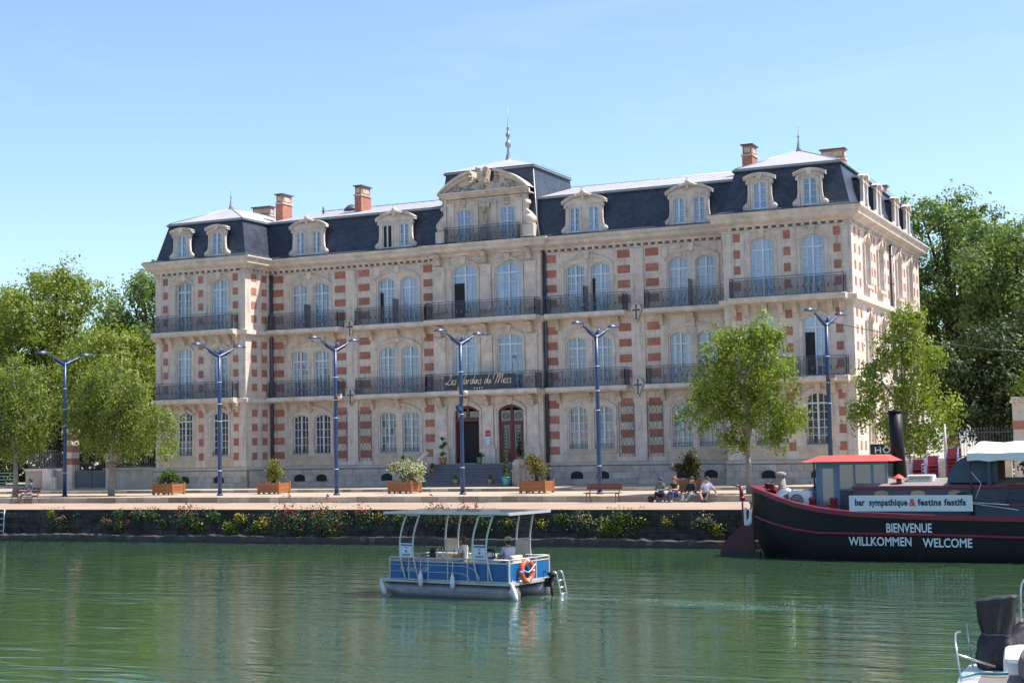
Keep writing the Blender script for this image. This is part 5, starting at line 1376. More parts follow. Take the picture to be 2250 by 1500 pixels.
WP = [(9.8, -0.15, 'green', 0.55, 'small green tuft near the mooring ladder'), (10.3, -0.50, 'red', 0.75, 'sparse red valerian beside the mooring ladder'), (10.6, -0.95, 'green', 0.45, 'tiny green tuft low on the wall by the ladder'),
      (13.2, -0.55, 'red', 0.6, 'small red valerian left of the leftmost gap in the wall plants'), (14.0, -0.72, 'red', 0.7, 'low red valerian hanging over bare stones'), (13.9, -0.12, 'green', 0.6, 'yellow-green tuft at the coping above red valerians'),
      (15.1, -0.10, 'pink', 0.7, 'pale pink valerian rooted in the coping joint'), (15.9, -0.16, 'green', 0.7, 'leafy tuft hanging from the coping'), (16.5, -0.6, 'green', 0.45, 'single green tuft on bare dark stones'),
      (18.0, -0.22, 'red', 1.35, 'bushy crimson valerian, the leftmost large clump'), (18.5, -0.75, 'yellow', 0.8, 'yellow wallflowers under the leftmost large crimson clump'), (19.5, -0.2, 'green', 0.8, 'green mat at the coping right of the leftmost crimson clump'),
      (20.4, -0.75, 'yellow', 0.9, 'trailing yellow-green growth in the middle of the left wall'), (20.9, -0.35, 'yellow', 0.7, 'yellow wallflowers at the coping right of trailing growth'), (21.7, -0.85, 'green', 0.7, 'low green tuft near the water left of the big valerians'), (22.2, -0.55, 'yellow', 0.9, 'bright yellow flowers left of the big valerians'),
      (23.6, -0.28, 'red', 1.75, 'large crimson valerian, left one of the two biggest clumps'), (24.2, -0.95, 'green', 0.7, 'green shoots under the left big valerian'), (25.6, -0.30, 'red', 1.85, 'large crimson valerian, right one of the two biggest clumps'), (25.9, -0.95, 'yellow', 0.7, 'yellow blooms under the right big valerian'),
      (27.5, -0.25, 'red', 1.1, 'crimson valerian left of the pontoon boat canopy'), (28.3, -0.3, 'yellow', 0.6, 'small yellow tuft beside the canopy end'), (29.3, -0.35, 'yellow', 0.7, 'yellow tuft seen just below the canopy left end'),
      (31.2, -0.05, 'red', 1.25, 'red valerian poking up behind the boat canopy, left'), (32.5, -0.10, 'red', 1.15, 'red valerian poking up behind the boat canopy, right'), (33.3, -0.5, 'green', 0.8, 'green tuft behind the boat canopy posts'),
      (34.5, -0.55, 'yellow', 0.6, 'yellow flowers seen between the canopy posts'), (36.0, -0.55, 'yellow', 0.5, 'yellow flowers right of the boat canopy'), (36.9, -0.3, 'green', 0.8, 'trailing green tuft right of the boat canopy'),
      (37.9, -0.35, 'pink', 1.0, 'pale rusty-pink clump below the empty bench'), (39.2, -0.55, 'green', 1.3, 'large bright green climber below the empty bench'), (39.6, -0.2, 'green', 1.0, 'leafy climber top reaching the coping'), (40.3, -0.45, 'yellow', 0.7, 'yellow and rust tuft below the seated group'), (41.5, -0.45, 'yellow', 0.45, 'single yellow bloom below the seated group'),
      (43.1, -0.45, 'pink', 0.9, 'rusty tuft left of the barge rudder'), (43.6, -0.75, 'yellow', 0.6, 'yellow bloom just above the barge rudder')]
for i, (x, z, k, s, lb) in enumerate(WP): wall_plant(x, z, k, s, 300 + i, lb)
# wisps of grass along the coping
r_ = np.random.default_rng(77); n = 900
P = np.stack([r_.uniform(8, 46, n), -20.38 + r_.normal(size=n) * 0.05, 0.02 + np.abs(r_.normal(size=n)) * 0.06], 1)
sel = (np.sin(P[:, 0] * 2.1) + np.sin(P[:, 0] * 0.83)) > 0.5
tag(link('coping_grass', leaves_mesh('coping_grass', P[sel], 0.11, 'leaf_olive', r_, -1.5, 0.3)), 'thin dry grass along the quay coping', 'grass', kind='stuff')
n = 2600
P = np.stack([r_.uniform(4, 46, n), np.full(n, -20.52), r_.uniform(-1.1, -0.15, n)], 1)
sel = (np.sin(P[:, 0] * 1.7 + 1) + np.sin(P[:, 0] * 4.1) + 0.9 * P[:, 2]) > 0.05
tag(link('wall_weeds', leaves_mesh('wall_weeds', P[sel], 0.085, 'leaf_shrub', r_, 0.5, 0.5)), 'small weeds scattered over the quay wall joints', 'weeds', kind='stuff')
n = 420
P = np.stack([r_.uniform(8, 44, n), r_.uniform(-34, -21.3, n), np.full(n, WZ + 0.012)], 1)
me = leaves_mesh('floating_petals', P, 0.05, 'leaf_olive', r_, 0, 0.8)
for v in me.vertices: v.co.z = WZ + 0.012
tag(link('floating_petals', me), 'fallen leaves and petals floating on the river', 'leaves', kind='stuff')

# ------------------------------------------------------------------ street lamps
def make_lamp(loc, label):
    t = thing('street_lamp', label, 'street lamp', loc, 0, 'blue twin-armed lamps along the quay')
    mb = MB(); mb.tube([(0, 0, 0), (0, 0, 0.1)], 0.17, 12); mb.tube([(0, 0, 0.1), (0, 0, 1.2), (0, 0, 5.2), (0, 0, 7.75)], [0.115, 0.11, 0.095, 0.085], 12)
    mb.tube([(0, 0, 7.7), (0.05, 0.06, 7.92), (0.14, 0.18, 8.08)], [0.08, 0.06, 0.045], 8)
    mb.build('post', 'lamp_blue', t)
    for z in (1.35, 4.05, 5.0, 6.2): MB().tube([(0, 0, z), (0, 0, z + 0.035)], 0.116, 12).build('band', 'fender', t)
    heads = ((Vector((-0.38, -1.39, 8.24)), 1), (Vector((0.38, 1.39, 8.20)), -1))
    for h, s in heads:
        d = Vector((h.x, h.y, 0)).normalized()
        a = MB(); p0 = Vector((0, 0, 7.62)); p1 = h - d * 0.42 + Vector((0, 0, -0.1))
        a.tube(crom([p0, p0 + d * 0.35 + Vector((0, 0, 0.16)), p1 - d * 0.2 + Vector((0, 0, -0.1)), p1], 4), [0.085] * 4 + [0.07] * 4 + [0.05] * 5, 8)
        a.add([p0 + Vector((0, 0, -0.12)), p0 + d * 0.75 + Vector((0, 0, 0.22)), p0 + d * 0.72 + Vector((0, 0, 0.36)), p0 + Vector((0, 0, 0.22))], [(0, 1, 2, 3)])
        a.build('arm', 'lamp_blue', t)
        hd = MB(); q = d.cross(Vector((0, 0, 1)))
        ring = []
        prof = [(0.0, 0.14), (0.35, 0.13), (0.7, 0.09), (0.95, 0.03), (1.0, -0.01), (0.97, -0.035)]
        vs = []; fs = []; nseg = 16
        for rr_, zz in prof[1:]:
            for j in range(nseg):
                ang = 2 * math.pi * j / nseg
                vs.append(h + d * (0.44 * rr_ * math.cos(ang)) + q * (0.24 * rr_ * math.sin(ang)) + Vector((0, 0, zz)))
        vs.append(h + Vector((0, 0, 0.14))); top = len(vs) - 1
        for i in range(len(prof) - 2):
            for j in range(nseg): fs.append((i * nseg + j, i * nseg + (j + 1) % nseg, (i + 1) * nseg + (j + 1) % nseg, (i + 1) * nseg + j))
        for j in range(nseg): fs.append((top, j, (j + 1) % nseg))
        hd.sm = True; hd.add(vs, fs)
        ho = hd.build('lamp_head', 'lamp_blue', t)
        ln = MB(); ln.add([h + d * (0.41 * math.cos(2 * math.pi * j / nseg)) + q * (0.22 * math.sin(2 * math.pi * j / nseg)) + Vector((0, 0, -0.03)) for j in range(nseg)], [tuple(range(nseg))])
        ln.build('lens', 'lens', ho)
    return t
lamp0 = make_lamp((1.06, -9.7, PZ), 'blue twin-armed street lamp in front of the garden gate')
LL = [(11.93, 'blue twin-armed street lamp before the hotel left wing'), (19.39, 'blue twin-armed street lamp before the left half of the hotel middle'), (26.84, 'blue twin-armed street lamp before the hotel entrance'),
      (34.30, 'blue twin-armed street lamp rising behind the empty bench'), (45.64, 'blue twin-armed street lamp behind the red-roofed wheelhouse')]
for x, lb in LL:
    c_ = copy_tree(lamp0); c_.location = (x, -9.7, PZ); c_['label'] = lb
    if x in (19.39, 26.84, 45.64):
        k = MB(); k.box(0.06, 0.34, -0.09, 0.09, 5.16, 5.34) if x != 26.84 else k.obox((-0.04, -0.2, 4.35), (0.09, 0, 0.05), (0, 0.14, 0), (-0.05, 0, 0.16))
        k.build('spotlight', 'lamp_blue' if x == 26.84 else 'terracotta', c_)
        k = MB(); k.lathe([(0.05, 0), (0.12, 0.05), (0.14, 0.16), (0.08, 0.24)], (0.24, 0, 5.02), 8); k.build('bell', 'cream', c_)

# ------------------------------------------------------------------ planters
def make_planter(loc):
    t = thing('planter', 'x', 'planter', loc, 0, 'orange timber planters along the pavement')
    w, d, h = 0.68, 0.55, 0.64
    bd = MB().box(-w + 0.07, w - 0.07, -0.022, 0.022, 0, 0.168).mesh('board', 'wood'); bs = MB().box(-0.022, 0.022, -d + 0.07, d - 0.07, 0, 0.168).mesh('board', 'wood')
    for k in range(3):
        z = 0.10 + k * 0.178
        link('board', bd, t, (0, -d, z)); link('board', bd, t, (0, d, z)); link('board', bs, t, (-w, 0, z)); link('board', bs, t, (w, 0, z))
    po = MB().box(-0.06, 0.06, -0.06, 0.06, 0.0, 0.68).mesh('post', 'wood')
    for sx in (-1, 1):
        for sy in (-1, 1): link('post', po, t, (sx * (w - 0.02), sy * (d - 0.02), 0.02))
    MB().box(-w + 0.03, w - 0.03, -d + 0.03, d - 0.03, 0.12, 0.6).build('soil', 'soil', t)
    ft = MB().box(-0.04, 0.04, -0.04, 0.04, 0, 0.1).mesh('foot', 'black')
    for k in (-0.35, 0, 0.35): link('foot', ft, t, (k, -d + 0.06, 0))
    return t
PX = [(6.85, -7.6, 'timber planter holding a low spreading green bush, leftmost of the row'), (13.65, -7.0, 'timber planter holding a narrow yellow-green shrub'), (22.05, -7.1, 'timber planter holding the cream blossoming bush'), (30.15, -7.9, 'timber planter holding the bronze-tipped shrub right of the stair'), (38.75, -9.0, 'timber planter behind the seated group, holding a dull bronze shrub')]
pl0 = make_planter((PX[0][0], PX[0][1], PZ)); pl0['label'] = PX[0][2]
for x, y, lb in PX[1:]:
    c_ = copy_tree(pl0); c_.location = (x, y, PZ); c_['label'] = lb
def shrub(name, label, loc, lobes, parts, seed, n=1500, size=0.12, sig=0.12, stemh=0.3):
    r_ = np.random.default_rng(seed)
    t = thing(name, label, 'shrub', loc)
    for m, fr in parts:
        P, cc = clumps(lobes, 60, int(n * fr), sig, r_, 0.3)
        P[:, 2] = np.maximum(P[:, 2], 0.02)
        link('foliage', leaves_mesh('foliage', P, size, m, r_), t)
    mb = MB()
    for k in range(5):
        l = lobes[k % len(lobes)]; mb.tube([(0.05 * k - 0.1, 0, 0), (l[0] * 0.5, l[1] * 0.5, l[2] * 0.5), (l[0], l[1], l[2])], [0.03, 0.022, 0.01], 5)
    mb.build('stem', 'bark_dark', t)
    return t
pz = PZ + 0.6
shrub('low_bush', 'low feathery green bush in the leftmost planter', (6.85, -7.6, pz), [(-0.3, 0, 0.35, 0.5, 0.4, 0.35), (0.35, 0, 0.35, 0.55, 0.4, 0.3), (0, 0, 0.5, 0.4, 0.4, 0.35)], [('leaf_shrub', 1)], 401, 1700, 0.12)
shrub('upright_shrub', 'narrow yellow-green shrub in the second planter from the left', (13.65, -7.0, pz), [(0, 0, 0.45, 0.32, 0.3, 0.4), (0, 0, 0.95, 0.3, 0.3, 0.4), (0.08, 0, 0.7, 0.34, 0.3, 0.35)], [('leaf_olive', 0.9), ('leaf_shrub', 0.3)], 402, 1500, 0.12)
shrub('blossom_bush', 'wide bush covered in cream blossom in front of the stair', (22.05, -7.1, pz), [(-0.55, 0, 0.75, 0.5, 0.45, 0.4), (0.2, 0, 0.85, 0.5, 0.45, 0.45), (0.75, 0, 0.6, 0.42, 0.4, 0.45), (0.2, 0, 0.3, 0.6, 0.4, 0.25), (0.9, 0, 0.15, 0.25, 0.3, 0.3)], [('leaf_cream', 0.95), ('leaf_shrub', 0.5)], 403, 2300, 0.105)
shrub('bronze_shrub', 'green shrub with bronze-red tips right of the stair', (30.15, -7.9, pz), [(-0.1, 0, 0.9, 0.42, 0.4, 0.45), (0.12, 0, 0.5, 0.5, 0.4, 0.45), (-0.15, 0, 1.2, 0.35, 0.3, 0.25)], [('leaf_rust', 0.5), ('leaf_grey', 0.8)], 404, 1800, 0.12)
shrub('dull_shrub', 'dark dull-bronze shrub behind the seated group', (38.75, -9.0, pz), [(-0.05, 0, 0.5, 0.42, 0.4, 0.5), (0.05, 0, 1.0, 0.42, 0.4, 0.45), (-0.55, 0, 0.65, 0.3, 0.25, 0.2)], [('leaf_rust_dark', 1.0), ('leaf_shrub', 0.35)], 405, 1900, 0.12)

# ------------------------------------------------------------------ benches
def make_bench(loc, label):
    t = thing('park_bench', label, 'bench', loc, 0, 'slatted benches facing the river')
    sl = MB().box(-0.88, 0.88, -0.045, 0.045, -0.018, 0.018).mesh('slat', 'wood_dark')
    for k in range(4): link('slat', sl, t, (0, -0.16 + 0.105 * k, 0.44))
    bs = MB().box(-0.88, 0.88, -0.018, 0.018, -0.06, 0.06).mesh('back_slat', 'wood_dark')
    for k, z in enumerate((0.66, 0.8)): link('back_slat', bs, t, (0, 0.27 + 0.05 * k, z))
    for s in (-0.72, 0.72):
        mb = MB(); mb.tube(crom([(s, -0.26, 0), (s, -0.2, 0.38), (s, -0.1, 0.42), (s, 0.18, 0.41), (s, 0.29, 0.62), (s, 0.34, 0.88)], 3), 0.024, 6); mb.tube([(s, 0.18, 0.4), (s, 0.25, 0.2), (s, 0.34, 0.0)], 0.024, 6)
        mb.build('leg', 'iron', t)
    return t
make_bench((35.85, -13.25, 0.004), 'empty slatted bench on the quay below the lamp')
make_bench((1.25, -13.15, 0.004), 'slatted bench with one person sitting on it, under the left street trees')

# ------------------------------------------------------------------ people
SKIN = mat('skin', (0.50, 0.29, 0.20), 0.55, 0.06, 6)
SKIN_D = mat('skin_tan', (0.34, 0.18, 0.11), 0.55, 0.06, 6)
def cloth(name, c): return mat(name, c, 0.85, 0.12, 7)
HAIRC = dict(dark=mat('dark_hair', (0.02, 0.014, 0.010), 0.6, 0.2, 20), brown=mat('brown_hair', (0.10, 0.05, 0.025), 0.6, 0.2, 20), red=mat('auburn_hair', (0.30, 0.11, 0.04), 0.6, 0.2, 20))
EYE = mat('eye', (0.02, 0.02, 0.02), 0.3, 0.05, 3)
def person(label, loc, rz, J, shirt, pants, shoes, skin=None, sleeve=0.5, hair='dark', longhair=False, bare_leg=False, scale=1.0, hat=None, look=(0, -1, 0), shades=False, group=None):
    """J: joints in a frame that faces -Y, z=0 at the ground below the figure"""
    skin = skin or SKIN
    names = ['pelvis', 'waist', 'chest', 'neck', 'chin', 'crown', 'shl', 'ell', 'wrl', 'shr', 'elr', 'wrr', 'hpl', 'knl', 'anl', 'tol', 'hpr', 'knr', 'anr', 'tor']
    rad = dict(pelvis=.15, waist=.14, chest=.165, neck=.06, chin=.082, crown=.088, shl=.085, ell=.05, wrl=.033, shr=.085, elr=.05, wrr=.033, hpl=.10, knl=.068, anl=.045, tol=.038, hpr=.10, knr=.068, anr=.045, tor=.038)
    E_ = [('pelvis', 'waist'), ('waist', 'chest'), ('chest', 'neck'), ('neck', 'chin'), ('chin', 'crown'), ('chest', 'shl'), ('shl', 'ell'), ('ell', 'wrl'), ('chest', 'shr'), ('shr', 'elr'), ('elr', 'wrr'), ('pelvis', 'hpl'), ('hpl', 'knl'), ('knl', 'anl'), ('anl', 'tol'), ('pelvis', 'hpr'), ('hpr', 'knr'), ('knr', 'anr'), ('anr', 'tor')]
    me = bpy.data.meshes.new('body')
    me.from_pydata([J[n] for n in names], [(names.index(a), names.index(b_)) for a, b_ in E_], [])
    o = bpy.data.objects.new('body_tmp', me); COL.objects.link(o)
    m = o.modifiers.new('skin', 'SKIN'); m.use_smooth_shade = True
    if not me.skin_vertices: 
        me.attributes.new('sk', 'FLOAT', 'POINT') if False else None
        bpy.context.view_layer.objects.active = o
        bm = bmesh.new(); bm.from_mesh(me); bm.verts.layers.skin.verify(); bm.to_mesh(me); bm.free()
    for i, n in enumerate(names):
        r0 = rad[n]
        sv = me.skin_vertices[0].data[i]
        sv.radius = (r0, r0 * (0.8 if n in ('pelvis', 'waist', 'chest') else 1.0)); sv.use_root = (i == 0)
    s2 = o.modifiers.new('sub', 'SUBSURF'); s2.levels = 1; s2.render_levels = 1
    dg = bpy.context.evaluated_depsgraph_get()
    bm2 = bpy.data.meshes.new_from_object(o.evaluated_get(dg))
    bpy.data.objects.remove(o)
    # hands with five fingers, nose and ears join the same body mesh
    ex = MB()
    for sd in ('l', 'r'):
        wv, ev = Vector(J['wr' + sd]), Vector(J['el' + sd]); d = (wv - ev).normalized()
        side = d.cross(Vector((0, 0, 1)));
        if side.length < 0.1: side = Vector((1, 0, 0))
        side.normalize(); nn = side.cross(d)
        ex.obox(wv + d * 0.045, d * 0.05, side * 0.038, nn * 0.014)
        for k, ln in enumerate((0.062, 0.074, 0.07, 0.055)):
            b0 = wv + d * 0.09 + side * (0.027 - 0.018 * k)
            ex.tube([b0, b0 + d * ln * 0.55 - nn * 0.008, b0 + d * ln * 0.85 - nn * 0.03], [0.0095, 0.009, 0.007], 5)
        b0 = wv + d * 0.03 + side * 0.036
        ex.tube([b0, b0 + d * 0.03 + side * 0.022, b0 + d * 0.062 + side * 0.02 - nn * 0.01], [0.011, 0.01, 0.008], 5)
    ch, cr = Vector(J['chin']), Vector(J['crown']); hc = (ch + cr) / 2 + Vector((0, 0, 0.01)); lk = Vector(look).normalized(); sdv = lk.cross(Vector((0, 0, 1))).normalized()
    ex.ball(hc + lk * 0.105 + Vector((0, 0, -0.012)), (0.017, 0.017, 0.024), 6, 5)
    for s in (-1, 1): ex.ball(hc + sdv * s * 0.092 + Vector((0, 0, -0.005)), (0.015, 0.02, 0.03), 6, 5)
    nv = len(bm2.vertices)
    v = [tuple(x.co) for x in bm2.vertices] + ex.v
    f = [tuple(p.vertices) for p in bm2.polygons] + [tuple(i + nv for i in q) for q in ex.f]
    out = bpy.data.meshes.new('person'); out.from_pydata(v, [], f)
    for mm in (skin, shirt, pants, shoes): out.materials.append(mm)
    segs = [(a, b_) for a, b_ in E_]
    def slot(c):
        best, bd, bt = None, 1e9, 0
        for a, b_ in segs:
            A_, B_ = Vector(J[a]), Vector(J[b_]); t_ = max(0, min(1, (c - A_).dot(B_ - A_) / max(1e-6, (B_ - A_).length_squared)))
            dd = (c - (A_ + (B_ - A_) * t_)).length
            if dd < bd: best, bd, bt = (a, b_), dd, t_
        a, b_ = best
        if a in ('neck', 'chin'): return 0
        if a == 'chest' and b_ == 'neck': return 0 if bt > 0.75 else 1
        if a in ('waist', 'pelvis') and b_ in ('waist', 'chest'): return 1 if (a == 'waist' or bt > 0.35) else 2
        if a == 'chest': return 1
        if a.startswith('sh'): return 1 if (sleeve >= 0.5 or bt < sleeve * 2) else 0
        if a.startswith('el'): return 1 if (sleeve > 0.5 and bt < (sleeve - 0.5) * 2) else 0
        if a == 'pelvis' or a.startswith('hp'): return 2
        if a.startswith('kn'): return 0 if bare_leg else (3 if bt > 0.93 else 2)
        return 3
    for p in out.polygons:
        c = Vector(p.center) if False else sum((Vector(v[i]) for i in p.vertices), Vector()) / len(p.vertices)
        p.material_index = 0 if p.index >= len(bm2.polygons) else slot(c)
        p.use_smooth = True
    out.update()
    b_ = link('person', out, None, loc, rz); b_.scale = (scale,) * 3
    tag(b_, label, 'person', group)
    hr = MB(); hr.sm = True
    up_ = Vector((0, 0, 1))
    if True:
        if hat is None: hr.ball(hc - lk * 0.018 + up_ * 0.045, (0.108, 0.108, 0.10), 12, 8)
        hr.ball(hc - lk * 0.05 + up_ * 0.0, (0.098, 0.098, 0.11), 12, 8)
        if longhair: hr.ball(hc - lk * 0.05 - up_ * 0.12, (0.115, 0.085, 0.15), 12, 8)
        hr.build('hair', HAIRC[hair], b_)
    if hat:
        h_ = MB(); h_.sm = True
        h_.ball(hc + up_ * 0.065, (0.118, 0.118, 0.088), 12, 8)
        h_.lathe([(0.125, 0.0), (0.155, -0.012), (0.155, 0.004), (0.12, 0.018)], hc + up_ * 0.04, 14)
        h_.build('hat', hat, b_)
    ey = MB()
    for s in (-1, 1): ey.ball(hc + lk * 0.096 + sdv * s * 0.033 + up_ * 0.014, (0.02, 0.016, 0.013) if not shades else (0.032, 0.022, 0.022), 6, 5)
    ey.build('eyes' if not shades else 'sunglasses', EYE, b_)
    mo = MB(); mo.ball(hc + lk * 0.094 - up_ * 0.052, (0.022, 0.012, 0.006), 6, 4); mo.build('mouth', cloth('lips', (0.30, 0.10, 0.09)) if 'lips' not in bpy.data.materials else bpy.data.materials['lips'], b_)
    return b_
def sit(seat, knee=(0.12, -0.42, None), foot=(0.12, -0.46, 0.06), lean=0.0, hands=None, twist=0.0, kz=None, spread=1.0, armside=None, headtilt=(0, -0.02, 0)):
    p = Vector((0, 0, seat + 0.12)); t = Vector((twist, lean, 0))
    ch = p + Vector((0, 0, 0.40)) + t
    nk = ch + Vector((0, 0, 0.135)) + t * 0.25; hx = Vector(headtilt)
    J = dict(pelvis=p, waist=p + Vector((0, 0, 0.19)) + t * 0.4, chest=ch, neck=nk, chin=nk + Vector((0, 0, 0.09)) + hx, crown=nk + Vector((0, 0, 0.22)) + hx * 1.3)
    kzv = kz if kz is not None else seat + 0.14
    for sd, s in (('l', -1), ('r', 1)):
        J['sh' + sd] = ch + Vector((s * 0.17, 0, 0.07))
        J['hp' + sd] = p + Vector((s * 0.10, -0.02, -0.02))
        J['kn' + sd] = Vector((s * knee[0] * spread, knee[1], kzv)); J['an' + sd] = Vector((s * foot[0] * spread, foot[1], foot[2])); J['to' + sd] = Vector((s * foot[0] * spread * 1.1, foot[1] - 0.16, foot[2] - 0.02))
        hd = (hands or {}).get(sd, (s * 0.08, -0.34, seat + 0.36))
        el = (Vector(J['sh' + sd]) + Vector(hd)) / 2 + Vector((s * 0.09, 0.06, -0.13))
        J['el' + sd] = el; J['wr' + sd] = Vector(hd)
    return {k: tuple(v) for k, v in J.items()}
GP = 'people sitting on the kerb'
ky, kz_ = -12.78, 0.0
person('person in a purple beanie and grey-green top sitting on the kerb, leftmost of four', (38.52, ky, kz_), R(8), sit(0.20, (0.17, -0.36), (0.18, -0.50, 0.06), -0.05, kz=0.46, headtilt=(0.02, -0.05, -0.02)), cloth('sage_top', (0.13, 0.17, 0.18)), cloth('black_skirt', (0.018, 0.017, 0.02)), cloth('grey_socks', (0.33, 0.30, 0.30)), hair='brown', longhair=True, sleeve=0.9, hat=cloth('purple_beanie', (0.06, 0.045, 0.13)), group=GP, look=(0.2, -1, -0.2))
person('auburn-haired person in dark top and blue jeans, reading, second in seated row', (39.22, ky, kz_), R(-14), sit(0.20, (0.10, -0.36), (0.12, -0.48, 0.06), -0.04, kz=0.5, hands=dict(l=(-0.2, -0.36, 0.62), r=(0.08, -0.34, 0.58))), cloth('charcoal_top', (0.025, 0.025, 0.028)), cloth('blue_jeans', (0.035, 0.075, 0.17)), cloth('pale_shoes', (0.36, 0.31, 0.28)), hair='red', sleeve=0.15, group=GP, look=(-0.5, -1, -0.3))
person('person in sunglasses, black shirt and pale jeans, third in the seated row', (39.98, ky, kz_), R(-20), sit(0.20, (0.26, -0.34), (0.10, -0.50, 0.10), 0.03, kz=0.40, hands=dict(l=(-0.2, -0.3, 0.42), r=(0.22, -0.28, 0.46))), cloth('black_shirt', (0.014, 0.015, 0.022)), cloth('pale_jeans', (0.25, 0.28, 0.33)), cloth('grey_shoes', (0.2, 0.2, 0.2)), hair='dark', sleeve=0.85, group=GP, look=(0.3, -1, 0), shades=True)
person('person in a white t-shirt and black shorts leaning back on one arm, rightmost of four', (40.66, ky, kz_), R(6), sit(0.20, (0.20, -0.38), (0.06, -0.48, 0.07), 0.10, twist=0.03, kz=0.44, hands=dict(l=(-0.15, -0.26, 0.48), r=(0.46, 0.10, 0.34))), cloth('white_tshirt', (0.62, 0.63, 0.72)), cloth('black_shorts', (0.018, 0.018, 0.022)), cloth('black_shoes', (0.03, 0.03, 0.03)), hair='dark', sleeve=0.25, bare_leg=True, group=GP, look=(-0.3, -0.8, 0.5))
bp_ = tag(MB().ball((0, 0, 0.13), (0.17, 0.12, 0.15), 10, 7).build('backpack', cloth('dark_red_bag', (0.12, 0.02, 0.03)), None, (38.12, ky - 0.25, 0.004)), 'dark red bag on the quay beside the leftmost seated person', 'bag')
MB().tube([(-0.1, -0.05, 0.22), (0, -0.1, 0.31), (0.1, -0.05, 0.22)], 0.014, 5).build('strap', 'black', bp_)
person('person in a blue top and pale shorts sitting on the bench under the left trees', (1.55, -13.0, 0.0), R(-62), sit(0.45, (0.11, -0.44), (0.12, -0.72, 0.10), 0.0, kz=0.56, hands=dict(l=(-0.1, -0.3, 0.68), r=(0.1, -0.3, 0.68))), cloth('blue_top', (0.018, 0.07, 0.13)), cloth('pale_shorts', (0.45, 0.45, 0.55)), cloth('dark_boots', (0.03, 0.02, 0.02)), skin=SKIN_D, hair='dark', bare_leg=True, sleeve=0.3)

# ------------------------------------------------------------------ garden walls, gate, signs beside the hotel
gwl = thing('garden_wall', 'low stone garden wall between gate and hotel left corner', 'wall', (-1.6, 0.1, GZ))
MB().box(-1.75, 1.5, -0.15, 0.2, -0.02, 1.22).build('wall_body', 'plinth', gwl); MB().box(-1.78, 1.5, -0.22, 0.27, 1.22, 1.36).build('coping', 'plinth', gwl)
def iron_fence(name, label, x0, x1, y, z0, z1):
    t = thing(name, label, 'fence', (x0, y, z0)); n = int((x1 - x0) / 0.14)
    bar = MB(); bar.box(-0.011, 0.011, -0.011, 0.011, 0, z1 - z0); bar.lathe([(0.001, z1 - z0), (0.026, z1 - z0 + 0.05), (0.001, z1 - z0 + 0.15)], (0, 0, 0), 5); bm_ = bar.mesh('bar', 'iron')
    for k in range(n + 1): link('bar', bm_, t, ((x1 - x0) * k / n, 0, 0))
    for z in (0.08, z1 - z0 - 0.12): MB().box(0, x1 - x0, -0.018, 0.018, z, z + 0.035).build('rail', 'iron', t)
    return t
iron_fence('iron_fence', 'dark iron railing standing on the garden wall by the hotel', -3.2, -0.2, 0.1, GZ + 1.36, GZ + 2.5)
iron_fence('iron_fence', 'grey iron railing on the stone wall left of the brick gate pier', -10.8, -7.8, 0.25, GZ + 1.34, GZ + 2.45)
gw2 = thing('garden_wall', 'pale stone garden wall left of the brick gate pier', 'wall', (-9.3, 0.2, GZ))
MB().box(-1.6, 1.6, -0.15, 0.2, -0.02, 1.22).build('wall_body', 'pavement', gw2); MB().box(-1.64, 1.62, -0.22, 0.27, 1.22, 1.36).build('coping', 'stone', gw2)
MB().box(0.1, 0.95, -0.42, -0.16, -0.02, 1.32).build('pier', 'stone', gw2); MB().box(0.95, 1.2, -0.40, -0.16, -0.02, 0.8).build('step_block', 'stone', gw2)
def pier(label, x, y, w, h, zs):
    t = thing('gate_pier', label, 'gate pier', (x, y, GZ))
    MB().box(-w / 2, w / 2, -w / 2, w / 2, -0.02, h).build('shaft', 'ashlar', t)
    for z in zs:
        b_ = MB(); b_.box(-w / 2 - 0.012, w / 2 + 0.012, -w / 2 - 0.012, w / 2 + 0.012, z, z + 0.42); b_.build('brick_band', 'brick', t)
    MB().box(-w / 2 - 0.1, w / 2 + 0.1, -w / 2 - 0.1, w / 2 + 0.1, h, h + 0.14).build('cap', 'stone', t)
    MB().box(-w / 2 - 0.05, w / 2 + 0.05, -w / 2 - 0.05, w / 2 + 0.05, h + 0.14, h + 0.3).build('cap_block', 'stone', t)
    return t
pier('tall gate pier of stone and brick bands left of the sheet gate', -7.2, 0.3, 0.72, 3.7, (1.6, 2.42, 3.2))
pier('short gate pier behind the weeping tree trunk, right of the sheet gate', -3.62, 0.1, 0.6, 2.0, (1.35,))
pier('stone and brick pier at the right edge behind the white awning', 52.95, -0.2, 0.8, 3.9, (2.6, 1.5))
gt = thing('sheet_gate', 'dark grey sheet metal double gate between the two gate piers', 'gate', (-5.35, 0.15, GZ))
for s in (-1, 1):
    lf = MB().box(min(s * 0.02, s * 1.4), max(s * 0.02, s * 1.4), -0.03, 0.03, 0.06, 1.2).build('leaf', 'gate', gt)
    fr = MB(); xa, xb = sorted((s * 0.03, s * 1.39)); fr.box(xa, xb, -0.04, -0.031, 0.06, 0.14); fr.box(xa, xb, -0.04, -0.031, 1.12, 1.2)
    for k in range(9): fr.box(xa + 0.05 + k * 0.15, xa + 0.07 + k * 0.15, -0.01, 0.01, 1.2, 1.95)
    tag(fr.build('bars', 'iron', lf), kind='stuff')
gr = thing('railing', 'pale green three-rail fence at the left edge of the pavement', 'fence', (-13.0, -0.4, GZ))
for k in range(5): MB().box(-2.4, 1.8, -0.03, 0.03, 0.2 + k * 0.22, 0.27 + k * 0.22).build('rail', 'fence_green', gr)
for x in (-2.3, -0.3, 1.7): MB().box(x - 0.04, x + 0.04, -0.05, 0.05, 0, 1.25).build('post', 'fence_green', gr)
lp = thing('lantern_post', 'short cream lantern post at the left edge under the trees', 'lamp post', (-12.4, -1.2, GZ))
